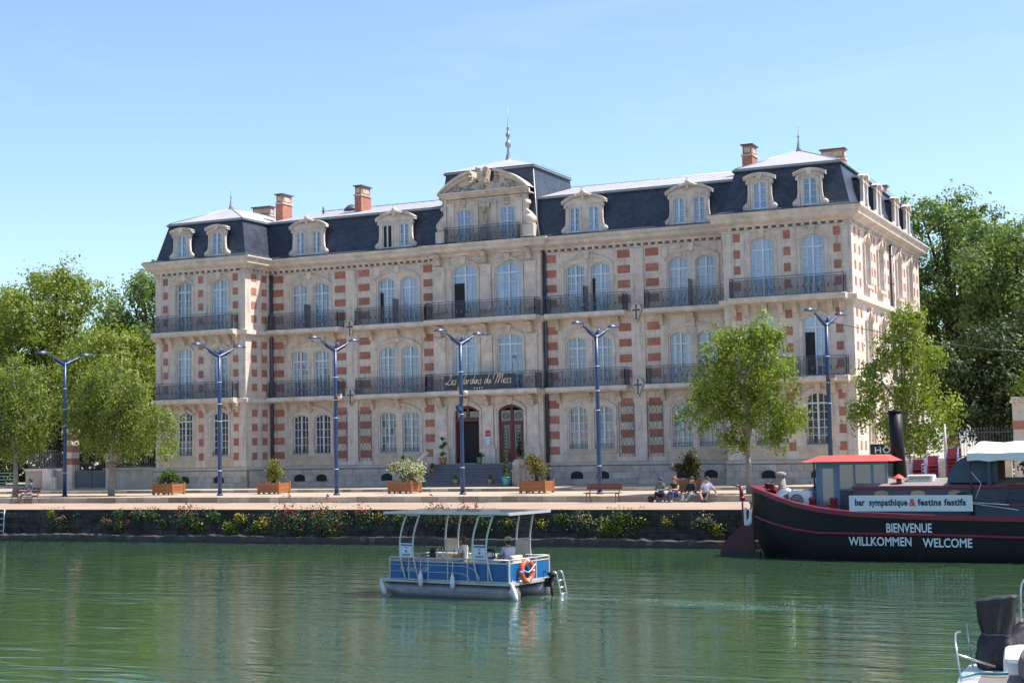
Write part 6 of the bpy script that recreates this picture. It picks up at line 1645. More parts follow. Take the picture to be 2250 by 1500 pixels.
MB().tube([(0, 0, 0), (0, 0, 2.05)], 0.07, 8).build('post', 'cream', lp)
hd = MB(); hd.lathe([(0.05, 2.0), (0.16, 2.08), (0.17, 2.24), (0.2, 2.26), (0.02, 2.4)], (0, 0, 0), 10); hd.build('lantern', 'white', lp)
# right side: wall, hotel sign, notices, railing
gw3 = thing('garden_wall', 'low stone garden wall right of the hotel, below the hotel sign', 'wall', (49, -1.0, GZ))
MB().box(-3.4, 3.5, -0.2, 0.2, -0.02, 1.1).build('wall_body', 'stone_warm', gw3); MB().box(-3.45, 3.55, -0.27, 0.27, 1.1, 1.24).build('coping', 'stone', gw3)
iron_fence('iron_fence', 'iron railing on the wall left of the white awning', 49.4, 52.5, -1.0, GZ + 1.24, GZ + 2.6)
hs_ = thing('hotel_sign', 'black sign board with white letters HOTEL behind the funnel', 'sign', (46.05, -3.0, GZ))
MB().box(0, 2.05, -0.04, 0.04, 1.5, 2.02).build('board', 'hotel_sign', hs_)
hl = link('lettering', text_mesh('lettering', 'HÔTEL', 0.42, 'ink_white', 0.006, 0.98, 0, 'LEFT', 0.004, 1.12), hs_, (0.2, -0.05, 1.58)); kx_ = 1.7 / max(v.co.x for v in hl.data.vertices)
for v in hl.data.vertices: v.co.x *= kx_
for x in (0.15, 1.9): MB().tube([(x, 0.06, 0), (x, 0.06, 2.0)], 0.035, 6).build('leg', 'iron', hs_)
s2 = thing('sign_board', 'small plain black board right of the hotel sign', 'sign', (48.2, -3.0, GZ))
MB().box(0.0, 0.55, -0.04, 0.04, 1.5, 2.0).build('board', 'hotel_sign', s2); MB().tube([(0.27, 0.06, 0), (0.27, 0.06, 1.9)], 0.035, 6).build('leg', 'iron', s2)
s3 = thing('notice_board', 'blue notice on a brown post beside the stacked chairs', 'sign', (50.15, -4.0, GZ))
MB().box(-0.18, 0.18, -0.05, -0.02, 1.45, 1.83).build('panel', 'plaque_blue', s3); MB().box(-0.12, 0.02, -0.055, -0.051, 1.72, 1.78).build('print', 'ink_white', s3); MB().box(-0.26, 0.26, -0.018, 0.06, 0, 2.25).build('post', 'wood_dark', s3)
# stacks of red chairs on the pavement behind the barge
def make_chair():
    t = thing('terrace_chair', 'x', 'chair', (0, 0, 0), 0, 'stacked red terrace chairs')
    s_ = MB(); s_.box(-0.22, 0.22, -0.22, 0.2, 0.43, 0.455); s_.build('seat', 'chair_red', t)
    b_ = MB(); b_.prism_x([(0.2, 0.48), (0.22, 0.48), (0.30, 0.86), (0.28, 0.86)], -0.21, 0.21); b_.build('backrest', 'chair_red', t)
    for s in (-1, 1):
        l_ = MB(); l_.tube(crom([(s * 0.25, -0.24, 0), (s * 0.25, -0.22, 0.42), (s * 0.25, -0.2, 0.62), (s * 0.25, -0.1, 0.66), (s * 0.25, 0.22, 0.66)], 3), 0.02, 6); l_.build('leg', 'chair_blue', t)
        l_ = MB(); l_.tube([(s * 0.25, 0.3, 0), (s * 0.24, 0.2, 0.45), (s * 0.23, 0.30, 0.88)], 0.02, 6); l_.build('leg', 'chair_blue', t)
    return t
ch0 = make_chair(); first = True
ORD2 = ('', '', 'second', 'third', 'fourth', 'fifth', 'sixth', 'seventh', 'eighth')
ORD = ('first', 'second', 'third', 'fourth', 'fifth')
for i, (x, nst_, y) in enumerate(((48.35, 5, -11.2), (49.05, 6, -11.4), (49.75, 5, -11.2), (50.45, 6, -11.4), (51.25, 8, -11.3))):
    for k in range(nst_):
        c_ = ch0 if first else copy_tree(ch0); first = False
        c_.location = (x, y, PZ + 0.002 + k * 0.155); c_.rotation_euler = (0, 0, R((-6, 4, -3, 7, 2)[i]))
        c_['label'] = 'red chair, ' + ('topmost' if k == nst_ - 1 else '%s from the top' % ORD2[nst_ - k]) + ' in the %s chair stack from the funnel' % ORD[i]
pu = thing('closed_parasol', 'pale closed parasol pole among the stacked chairs', 'parasol', (50.95, -11.0, PZ))
MB().tube([(0, 0, 0), (0, 0, 3.0)], 0.035, 8).build('pole', 'cream', pu); MB().lathe([(0.3, 0), (0.3, 0.06), (0.06, 0.1)], (0, 0, 0), 12).build('foot', 'black', pu); MB().tube([(0, 0, 1.5), (0, 0, 2.9)], [0.07, 0.04], 8).build('furled_cloth', 'cream', pu)
# pots on the stair
def pot(loc, label, r, h, m, leaf, lobes, seed, n=260):
    t = thing('flower_pot', label, 'potted plant', loc)
    MB().lathe([(r * 0.62, 0), (r * 0.9, h * 0.6), (r, h * 0.92), (r * 1.08, h * 0.93), (r * 1.08, h), (r * 0.9, h)], (0, 0, 0), 14).build('pot', m, t)
    r_ = np.random.default_rng(seed); P, cc = clumps([(a, b_, c + h, d, e, f) for a, b_, c, d, e, f in lobes], 30, n, 0.05, r_, 0.4)
    link('foliage', leaves_mesh('foliage', P, 0.08, leaf, r_), t)
    st_ = MB(); st_.tube([(0, 0, h * 0.8), (0, 0, h + max(l[2] for l in lobes))], 0.018, 5); st_.build('stem', 'bark_dark', t)
SPI = [(0.12 * math.cos(k * 1.1) * (1 - k / 16), 0.12 * math.sin(k * 1.1) * (1 - k / 16), 0.12 + k * 0.115, 0.17 * (1.05 - k / 14), 0.17 * (1.05 - k / 14), 0.1) for k in range(12)]
pot((25.35, -1.35, GZ), 'turquoise pot with a spiral-cut conifer at the right foot of the stair', 0.26, 0.55, 'turquoise', 'leaf_shrub', SPI, 501, 1100)
pot((18.55, -0.9, GZ), 'turquoise pot with a dark spiral-cut conifer left of the stair', 0.26, 0.55, 'turquoise', 'leaf_dark', SPI, 502, 1100)
pot((24.9, 1.5, 1.68), 'spiral conifer in a pot before the closed entrance door', 0.2, 0.4, 'terracotta', 'leaf_dark', [(a * .8, b_ * .8, c * .9, d * .8, e * .8, f) for a, b_, c, d, e, f in SPI], 503, 800)
pot((20.05, 1.2, 1.68), 'terracotta pot with a ball-cut shrub left of the open door', 0.24, 0.42, 'terracotta', 'leaf_shrub', [(0, 0, 0.2, 0.22, 0.22, 0.18), (-0.08, 0, 0.62, 0.14, 0.14, 0.13), (0.1, 0, 0.78, 0.13, 0.13, 0.12), (0.02, 0, 1.1, 0.13, 0.13, 0.14)], 504, 700)
pot((22.4, 1.3, 1.68), 'dark green pot with a loose flowering plant between the doors', 0.17, 0.4, 'fence_green', 'leaf_rust_dark', [(0, 0, 0.12, 0.24, 0.2, 0.2)], 505, 420)
for x, y, z, lb, sd in ((19.45, -0.55, GZ + 0.32, 'small terracotta pot on the lower left steps', 506), (19.75, 0.35, GZ + 0.79, 'small terracotta pot higher on the left steps', 507), (22.0, -1.05, GZ + 0.16, 'small terracotta pot on the lowest step, in the middle', 508), (24.2, -1.05, GZ + 0.16, 'small terracotta pot on the lowest step, right of the middle', 509)):
    pot((x, y, z), lb, 0.15, 0.26, 'terracotta', 'leaf_shrub', [(0, 0, 0.12, 0.1, 0.1, 0.16)], sd, 160)
# mooring ladder on the wall at the left edge
ld = thing('mooring_ladder', 'pale metal ladder against the quay wall at the left edge', 'ladder', (6.55, -20.6, WZ))
for s in (-0.2, 0.2): MB().tube([(s, 0.0, 0), (s, 0.1, 1.5)], 0.025, 6).build('stile', 'fender', ld)
for k in range(5): MB().tube([(-0.2, 0.01 + 0.02 * k, 0.15 + 0.3 * k), (0.2, 0.01 + 0.02 * k, 0.15 + 0.3 * k)], 0.018, 6).build('rung', 'fender', ld)

# ------------------------------------------------------------------ the barge
BY = -26.0; BW = 5.0
bg_ = thing('bar_barge', 'black river barge with wine-red gunwale moored as a bar along the quay', 'barge', (46.0, BY, WZ))
# station: x, half-breadth, gunwale z ; hull lofted from the rounded stern to the right
ST = [(-0.10, 0.04, 2.50), (-0.02, 0.45, 2.50), (0.2, 0.85, 2.47), (0.6, 1.25, 2.36), (1.2, 1.65, 2.17), (2.0, 2.05, 1.95), (2.9, 2.35, 1.78), (4.2, 2.5, 1.64), (6.5, 2.5, 1.54), (9.8, 2.5, 1.48), (16, 2.5, 1.46), (24, 2.5, 1.5), (30, 2.4, 1.6)]
cyb = BW / 2
def hull_ring(x, b, g):
    # from keel out to the gunwale on the near side; the stern tucks under
    tuck = max(0.0, 1 - x / 3.0)
    return [(x + 0.9 * tuck, 0.0, -0.9), (x + 0.75 * tuck, b * (0.80 - 0.25 * tuck), -0.85), (x + 0.55 * tuck, b * (0.97 - 0.25 * tuck), -0.3), (x + 0.25 * tuck, b * (1 - 0.1 * tuck), 0.35), (x + 0.06 * tuck, b, 0.95), (x, b * 1.0, g - 0.02)]
mb = MB(); mb.sm = True
for sgn in (-1, 1):
    rings = [[(p[0], cyb + sgn * p[1], p[2]) for p in hull_ring(*s)] for s in ST]
    k = len(rings[0]); v = [p for r_ in rings for p in r_]
    mb.add(v, [(i * k + j, (i + 1) * k + j, (i + 1) * k + j + 1, i * k + j + 1) for i in range(len(ST) - 1) for j in range(k - 1)])
mb.build('hull', 'hull', bg_)
def follow(sgn, off, zfun, n=1):
    return [Vector((x - (off if i == 0 else 0), cyb + sgn * (b + off), zfun(x, g))) for i, (x, b, g) in enumerate(ST)]
# gunwale: wide wine-red cap with a lip
mb = MB()
near = [(x, cyb - b, g) for x, b, g in ST]; far = [(x, cyb + b, g) for x, b, g in ST][::-1]
loop = far + near      # far end -> stern -> near end
def inner(p, i, L_):
    return (max(p[0] + 0.02, 0.6) if p[0] < 0.8 else p[0] + 0.1, cyb + (p[1] - cyb) * (0.60 if p[0] < 0.4 else 0.72 if p[0] < 0.9 else 0.82 if p[0] < 2 else 0.90), p[2])
v = []; f = []
for i, p in enumerate(loop):
    s_ = 1.012; yo = cyb + (p[1] - cyb) * s_ - (0.0); xo = p[0] - (0.05 if p[0] < 0.5 else 0)
    q = inner(p, i, loop)
    v += [(xo, yo, p[2] - 0.13), (xo, yo, p[2] + 0.03), (q[0], q[1], q[2] + 0.03), (q[0], q[1], q[2] - 0.13)]
for i in range(len(loop) - 1):
    for a in range(4): f.append((i * 4 + a, i * 4 + (a + 1) % 4, (i + 1) * 4 + (a + 1) % 4, (i + 1) * 4 + a))
mb.add(v, f); mb.build('gunwale', 'boot', bg_)
# rubbing strake
for sgn in (-1, 1):
    pts = [(x + 0.04 * max(0, 1 - x / 3), cyb + sgn * (b * 1.005 + 0.015), min(g - 0.55, (0.93 if x < 5 else 0.91 if x < 8 else 0.83) + 0.55 * max(0, 1 - x / 3.0) ** 1.5)) for x, b, g in ST[2:]]
    MB().tube(pts, 0.055, 6).build('rubbing_strake', 'boot', bg_)
MB().add([(x, cyb + s_ * b * 0.95, min(g - 0.35, 1.25)) for s_ in (-1, 1) for x, b, g in ST], [(i, i + 1, len(ST) + i + 1, len(ST) + i) for i in range(len(ST) - 1)]).build('deck', 'deck', bg_)
# stern post, rudder and tiller
rd = MB(); rd.prism([(-0.95, 0.08), (-0.95, 0.42), (-0.2, 1.12), (0.3, 1.12), (0.3, 0.08)], cyb - 1.35, cyb - 1.22); rdo = rd.build('rudder', 'boot_dark', bg_)
MB().prism([(-0.97, -0.5), (-0.97, 0.20), (0.5, 0.20), (0.5, -0.5)], cyb - 1.37, cyb - 1.2).build('rudder_foot', 'black', rdo)
ti = MB(); ti.tube([(-0.12, cyb - 1.28, 1.1), (-0.12, cyb - 1.28, 2.15)], 0.035, 8); ti.tube([(-0.14, cyb - 1.28, 2.05), (-0.16, cyb - 1.28, 2.55)], 0.075, 8); ti.tube([(-0.14, cyb - 1.28, 2.52), (-0.45, cyb - 1.4, 2.6)], 0.035, 8); ti.lathe([(0.1, 0), (0.11, 0.1), (0.07, 0.16)], (-0.12, cyb - 1.28, 2.02), 8)
ti.build('tiller', 'boot', bg_)
sf = MB(); sf.tube(crom([(-0.1, cyb - 0.95, 1.75), (-0.12, cyb - 1.0, 1.35), (0.0, cyb - 1.15, 1.12), (0.15, cyb - 1.3, 1.3), (0.2, cyb - 1.35, 1.7)], 4), [0.06] * 4 + [0.085] * 9 + [0.06] * 4, 8); sf.build('rope_fender', 'fender', bg_)
# fairleads on the gunwale
for x, y in ((0.62, cyb - 0.55), (0.95, cyb - 1.12)):
    MB().lathe([(0.09, 0), (0.09, 0.16), (0.11, 0.16), (0.11, 0.2)], (x, y, 2.42), 10).build('bollard', 'boot', bg_)
for x in (2.55, 3.3):
    o = MB().lathe([(0.14, 0), (0.12, 0.06), (0.12, 0.42), (0.145, 0.44), (0.145, 0.5), (0.1, 0.52)], (x, 0.85, 1.62), 14).build('bollard', 'boot', bg_)
    MB().tube([(x - 0.24, 0.85, 1.86), (x + 0.24, 0.85, 1.86)], 0.03, 8).build('pin', 'boot', o)
# exhaust of the cooker, air-conditioner, box
ex = MB(); ex.tube([(1.35, 1.7, 1.7), (1.28, 1.7, 2.3), (1.2, 1.7, 2.85)], [0.17, 0.15, 0.14], 10); ex.lathe([(0.16, 0), (0.2, 0.05), (0.2, 0.14), (0.08, 0.2)], (1.2, 1.7, 2.85), 10); ex.build('vent_stack', 'bark', bg_)
du = MB(); du.tube(crom([(1.3, 1.15, 1.75), (1.2, 1.2, 2.05), (1.5, 1.35, 2.3), (1.75, 1.5, 2.0)], 4), 0.2, 10); du.build('flexible_duct', 'steel', bg_)
ac = MB(); ac.box(1.62, 2.42, 1.1, 1.45, 1.68, 2.36); aco = ac.build('air_conditioner', 'white', bg_); bevel(aco, 0.03, 2)
fan = MB(); fan.lathe([(0.25, -0.02), (0.25, 0.0)], (1.92, 1.095, 2.02), 20, 'y'); fan.build('fan_grille', 'cushion', aco)
fr = MB()
for r0 in (0.08, 0.16, 0.24): fr.tube([(1.92 + r0 * math.cos(t * math.pi / 8), 1.07, 2.02 + r0 * math.sin(t * math.pi / 8)) for t in range(16)], 0.006, 4, closed=True)
fr.build('guard', 'white', aco)
MB().box(1.2, 2.6, 2.6, 3.2, 1.7, 2.35).build('white_locker', 'white', bg_)
MB().add([(2.1, 1.9, 1.7), (2.75, 1.9, 1.7), (2.75, 1.9, 2.75), (2.6, 1.9, 2.75), (2.1, 1.9, 2.3), (2.1, 3.1, 1.7), (2.75, 3.1, 1.7), (2.75, 3.1, 2.75), (2.6, 3.1, 2.75), (2.1, 3.1, 2.3)], [(0, 1, 2, 3, 4), (5, 6, 7, 8, 9), (0, 4, 9, 5), (4, 3, 8, 9), (3, 2, 7, 8)]).build('companion_hood', 'house_blue', bg_)
# wheelhouse
wh = empty('wheelhouse'); wh.parent = bg_; wh.location = (2.62, 1.4, 1.47)
WW, WD, WH_ = 2.45, 1.9, 1.92
def wpost(x, y, w=0.08): MB().box(x - w / 2, x + w / 2, y - w / 2, y + w / 2, 0.0, WH_).build('post', 'house_blue', wh)
MB().box(0.75, WW, -0.02, 0.02, 0, 0.92).build('side_panel', 'house_dark', wh); MB().box(0, WW, WD - 0.02, WD + 0.02, 0, 0.92).build('side_panel', 'house_dark', wh); MB().box(WW - 0.02, WW + 0.02, 0.02, WD, 0, 0.92).build('side_panel', 'house_dark', wh); MB().box(-0.02, 0.02, 0.02, WD - 0.02, 0, 0.9).build('side_panel', 'house_blue', wh)
for x in (0.0, WW): 
    for y in (0.0, WD): wpost(x, y)
for x in (0.76, 1.32, 1.95): wpost(x, 0.0, 0.07); wpost(x, WD, 0.07)
MB().box(0.72, WW + 0.05, -0.05, 0.06, 0.9, 0.97).build('sill', 'house_blue', wh); MB().box(0, WW, -0.045, 0.045, WH_ - 0.12, WH_).build('header', 'house_blue', wh); MB().box(0, WW, WD - 0.045, WD + 0.045, WH_ - 0.12, WH_).build('header', 'house_blue', wh)
for xa, xb in ((0.8, 1.28), (1.36, 1.91), (1.99, 2.41)): MB().box(xa, xb, -0.008, 0.008, 0.97, WH_ - 0.12).build('window', 'cabin_glass', wh)
MB().box(WW - 0.008, WW + 0.008, 0.05, WD - 0.05, 0.92, WH_ - 0.1).build('window', 'cabin_glass', wh)
dr = MB(); dr.box(0.05, 0.19, -0.05, -0.005, 0.02, WH_ - 0.06); dr.box(0.58, 0.72, -0.05, -0.005, 0.02, WH_ - 0.06); dr.box(0.19, 0.58, -0.05, -0.005, 0.02, 0.14); dr.box(0.19, 0.58, -0.05, -0.005, WH_ - 0.24, WH_ - 0.06)
dro = dr.build('door', 'house_blue', wh); MB().box(0.19, 0.58, -0.035, -0.02, 0.14, WH_ - 0.24).build('pane', 'cabin_glass', dro); MB().ball((0.64, -0.07, 0.9), 0.03, 8, 6).build('handle', 'steel', dro)
rf = MB(); rf.add([(-0.45, -0.4, WH_), (WW + 0.25, -0.4, WH_), (WW + 0.35, WD + 0.3, WH_), (-0.35, WD + 0.3, WH_), (0.05, 0.15, WH_ + 0.20), (WW - 0.05, 0.15, WH_ + 0.20), (WW - 0.05, WD - 0.2, WH_ + 0.20), (0.05, WD - 0.2, WH_ + 0.20)], [(0, 3, 2, 1), (4, 5, 6, 7), (0, 1, 5, 4), (1, 2, 6, 5), (2, 3, 7, 6), (3, 0, 4, 7)]); rf.build('red_roof', 'roof_red', wh)
for x, y in ((-0.2, 0.35), (-0.08, 1.2)): MB().tube([(x, y, 0.9), (x, y, WH_)], 0.03, 6).build('post', 'house_dark', wh)
# low deckhouse with amber portholes
dh = empty('deckhouse'); dh.parent = bg_; dh.location = (4.95, 0.75, 1.5)
DL = 5.05
MB().box(-0.9, DL, 0, 3.4, 0, 1.0).build('side_wall', 'house_dark', dh)
MB().add([(-0.95, -0.08, 1.0), (DL + 0.05, -0.08, 1.0), (DL + 0.05, 3.48, 1.0), (-0.95, 3.48, 1.0), (-0.95, 1.7, 1.26), (DL + 0.05, 1.7, 1.26)], [(0, 1, 5, 4), (2, 3, 4, 5), (0, 4, 3), (1, 2, 5), (0, 3, 2, 1)]).build('cambered_roof', 'deck', dh)
MB().box(-0.95, DL + 0.03, -0.11, -0.02, 0.955, 1.035).build('red_moulding', 'boot', dh)
for x in (0.0, 1.25, 2.5):
    op = dict(u0=-0.24, u1=0.24, z1=0.42, rise=0.07); pts = [(-0.24, 0), (0.24, 0)] + [(0.24 - 0.48 * k / 6, arch_z(op, 0.24 - 0.48 * k / 6)) for k in range(7)]
    MB().prism([(x + 0.05 + a, 0.46 + c) for a, c in pts], -0.03, -0.002).build('porthole', 'porthole', dh)
lb_ = MB(); lb_.tube([(2.75 + 0.16 * math.cos(t * math.pi / 8), -0.06, 0.6 + 0.16 * math.sin(t * math.pi / 8)) for t in range(16)], 0.055, 8, closed=True); lb_.build('tyre', 'black', dh)
cw = MB(); cw.tube([(0.55, 0.6, 1.05), (0.55, 0.6, 1.28)], 0.09, 10); cw.build('cowl_pipe', 'boot', dh); MB().lathe([(0.24, 1.26), (0.2, 1.3), (0.03, 1.42)], (0.55, 0.6, 0), 12).build('cowl_cap', 'roof_red', dh)
sk = MB(); sk.box(0.75, 1.65, 0.95, 1.7, 1.12, 1.38); sko = sk.build('skylight', 'white', dh); bevel(sko, 0.04, 2); MB().box(0.85, 1.55, 0.93, 0.955, 1.22, 1.34).build('pane', 'cabin_glass', sko)
fu = MB(); fu.tube([(0.29, 2.2, 1.1), (0.24, 2.2, 2.4), (0.20, 2.2, 3.62)], [0.245, 0.245, 0.245], 24); fuo = fu.build('funnel', 'hull', dh)
MB().tube([(0.20, 2.2, 3.60), (0.20, 2.2, 3.68)], 0.262, 24).build('funnel_rim', 'hull', fuo)
# name board
sb = MB(); sb.box(0, 4.1, -0.05, 0.0, 0, 0.53); sbo = sb.build('name_board', 'sign_white', bg_, (4.05, -0.02, 1.70))
bt = text_mesh('lettering', 'bar  sympathique', 0.30, 'ink', 0.003, 0.92, 0, 'LEFT', 0.011, 1.08)
link('lettering', bt, sbo, (0.20, -0.056, 0.20))
link('ampersand', text_mesh('ampersand', '&', 0.34, 'ink_red', 0.003, 0.95, 0, 'LEFT', 0.008), sbo, (2.04, -0.056, 0.18))
link('lettering', text_mesh('lettering', 'festins festifs', 0.30, 'ink', 0.003, 0.92, 0, 'LEFT', 0.011, 1.08), sbo, (2.32, -0.056, 0.20))
def fit(o, w):
    xs_ = [v.co.x for v in o.data.vertices]; k = w / (max(xs_) - min(xs_)); x0 = min(xs_)
    for v in o.data.vertices: v.co.x = (v.co.x - x0) * k
ls = [c for c in sbo.children if c.name.startswith('lettering')]
fit(ls[0], 1.78); fit(ls[1], 1.58)
for txt, x, z, w_, h_ in (('BIENVENUE', 5.28, 0.985, 1.52, 0.31), ('WILLKOMMEN', 3.98, 0.53, 2.13, 0.30), ('WELCOME', 6.48, 0.50, 1.62, 0.30)):
    o = link('hull_lettering', text_mesh('hull_lettering', txt, h_ * 1.40, 'ink_white', 0.003, 1, 0, 'LEFT', 0.007), bg_, (x, -0.03, z)); fit(o, w_)
# canvas hood, awning over the terrace, rail and bench of the open deck
cv = MB(); prof = [(0, 0)] + [(1.55 * math.sin(k * math.pi / 16), 1.02 * (1 - math.cos(k * math.pi / 16))) for k in range(0)] + [(0.02, 0.12), (0.10, 0.38), (0.25, 0.62), (0.46, 0.80), (0.72, 0.92), (0.95, 0.97), (1.6, 0.97), (1.6, 0)]
cv.prism(prof, 0, 2.6); cv.build('canvas_hood', 'canvas_blue', bg_, (7.2, 0.95, 2.62))
MB().box(8.55, 8.68, 0.8, 0.93, 1.5, 3.6).build('awning_post', 'house_dark', bg_); MB().box(8.72, 9.0, 1.9, 2.0, 1.5, 3.6).build('awning_post', 'wood_dark', bg_)
aw = MB(); nseg = 14; v = []; f = []
AX0, AX1 = 7.95, 13.0
for i in range(nseg + 1):
    x = AX0 + (AX1 - AX0) * i / nseg; sag = 0.03 * math.sin(i * 1.7)
    xe = x + (0.28 if i == 0 else 0)
    v += [(x, 0.55, 3.50 - 0.14 + 0.03 * math.sin(i * 2.3)), (x, 0.5, 3.62 + sag * 0.4), (xe, 1.35, 3.98 + sag), (xe, 2.5, 3.98 + sag), (x, 3.4, 3.6), (x, 3.4, 3.32)]
for i in range(nseg):
    for a in range(5): f.append((i * 6 + a, i * 6 + a + 1, (i + 1) * 6 + a + 1, (i + 1) * 6 + a))
f.append((0, 1, 2, 3, 4, 5)); f.append(tuple(nseg * 6 + a for a in range(6)))
aw.add(v, f); awo = aw.build('awning', 'canvas_white', bg_)
for x in (8.05, 10.6, 12.9): MB().tube([(x, 0.62, 1.5), (x, 0.62, 3.6)], 0.03, 6).build('awning_pole', 'boot_dark', bg_)
MB().tube([(8.08, 0.45, 3.0), (8.4, 0.4, 2.6), (8.2, 0.4, 2.1)], 0.01, 5).build('rope', 'fender', bg_)
MB().box(8.2, 20, 0.35, 0.42, 1.35, 1.86).build('bulwark', 'canvas_blue', bg_); MB().box(9.0, 20, 0.31, 0.46, 1.86, 1.93).build('bulwark_rail', 'boot', bg_)
for z in (2.05, 2.3, 2.55): MB().tube([(9.2, 0.5, z), (20, 0.5, z)], 0.018, 6).build('rail', 'house_dark', bg_)
for x in (9.2, 10.4, 11.6, 12.8): MB().tube([(x, 0.5, 1.9), (x, 0.5, 2.57)], 0.02, 6).build('stanchion', 'house_dark', bg_)
tb = MB(); tb.box(9.45, 11.0, 1.0, 1.7, 2.55, 2.62); 
for x in (9.5, 10.92): tb.box(x, x + 0.07, 1.02, 1.09, 1.5, 2.55)
tb.build('terrace_table', 'wood', bg_); MB().box(9.62, 10.25, 1.5, 2.1, 1.4, 2.5).build('speaker_box', 'black', bg_)
pl2 = np.random.default_rng(91); P, _ = clumps([(0, 0, 0.3, 0.45, 0.4, 0.4), (0.5, 0, 0.2, 0.4, 0.3, 0.35)], 40, 900, 0.1, pl2, 0.3)
link('deck_plant', leaves_mesh('deck_plant', P, 0.12, 'leaf_shrub', pl2), bg_, (9.95, 1.9, 2.75))
for a, b_ in (((8.1, 0.2, 1.95), (9.6, 0.25, 1.72)), ((8.1, 0.22, 1.98), (9.3, 0.22, 1.9))): MB().tube([a, b_], 0.02, 6).build('boat_hook', 'steel', bg_)

# ------------------------------------------------------------------ the pontoon boat
pb = thing('pontoon_boat', 'small blue-sided pontoon boat with solar canopy and two people, cruising mid river', 'boat', (42.1, -39.87, WZ), R(-8.6))
for sgn in (-1, 1):
    mb = MB(); y = sgn * 0.78
    mb.tube([(-2.18, y, 0.30), (-1.98, y, 0.22), (-1.7, y, 0.15), (-1.35, y, 0.12), (2.28, y, 0.12)], [0.05, 0.16, 0.24, 0.27, 0.27], 16)
    po = mb.build('pontoon', 'alu', pb)
    MB().box(-1.3, 2.2, y - 0.02 + sgn * 0.262, y + 0.02 + sgn * 0.262, 0.16, 0.19).build('strake', 'alu', po)
mb = MB(); mb.plan([(-2.22, -1.02), (-2.3, -0.8), (-2.3, 0.8), (-2.22, 1.02), (2.32, 1.05), (2.32, -1.05)], 0.375, 0.44); mb.build('deck', 'alu_tube', pb)
MB().box(-1.9, 2.1, -0.9, 0.9, 0.30, 0.373).build('cross_beams', 'black', pb)
# fence panels: blue sheets in aluminium rails
x0, x1 = -1.82, 2.24
for nm, (a, b_) in dict(near=((x0, -1.02), (x1, -1.02)), far=((x1, 1.02), (x0, 1.02)), stern=((x1, -1.0), (x1, 1.0)), bow=((x0, 1.0), (x0, -1.0))).items():
    p = MB(); A3, B3 = Vector((a[0], a[1], 0)), Vector((b_[0], b_[1], 0)); dv = (B3 - A3)
    p.bar(A3 + Vector((0, 0, 0.70)), B3 + Vector((0, 0, 0.70)), 0.016, 0.50); po = p.build('side_panel', 'boat_blue', pb)
    r_ = MB()
    nrm_ = Vector((dv.y, -dv.x, 0)).normalized() * 0.02
    for z in (1.06, 0.965, 0.46): r_.tube([A3 + Vector((0, 0, z)), B3 + Vector((0, 0, z))], 0.022, 6)
    npost = 6 if dv.length > 3 else 3
    for k in range(npost + 1):
        q = A3 + dv * k / npost; r_.box(q.x - 0.018, q.x + 0.018, q.y - 0.022, q.y + 0.022, 0.44, 1.06)
    if nm in ('near', 'far'):
        sg = -1 if nm == 'near' else 1; y = a[1] + sg * 0.022
        r_.tube([(x0, y, 0.87), (0.75, y, 0.87)] + [Vector((0.75 + 0.55 * math.sin(t * 0.26), y, 0.87 - 0.40 * (1 - math.cos(t * 0.26)))) for t in range(1, 7)], 0.012, 6)
        r_.tube([(x0, y, 0.68), (0.55, y, 0.68)] + [Vector((0.55 + 0.40 * math.sin(t * 0.26), y, 0.68 - 0.22 * (1 - math.cos(t * 0.26)))) for t in range(1, 7)], 0.012, 6)
    r_.build('rail', 'alu_tube', po)
    if nm == 'near': link('registration', text_mesh('registration', 'NY SG00012-CB', 0.135, 'ink_blue' if False else 'sign_white', 0.002, 1, 0.2, 'LEFT', 0.0), po, (-1.46, -1.035, 0.71)); fit(po.children[-1], 0.96)
MB().box(-1.75, 2.15, -0.97, 0.97, 0.445, 0.46).build('floor', 'cushion', pb)
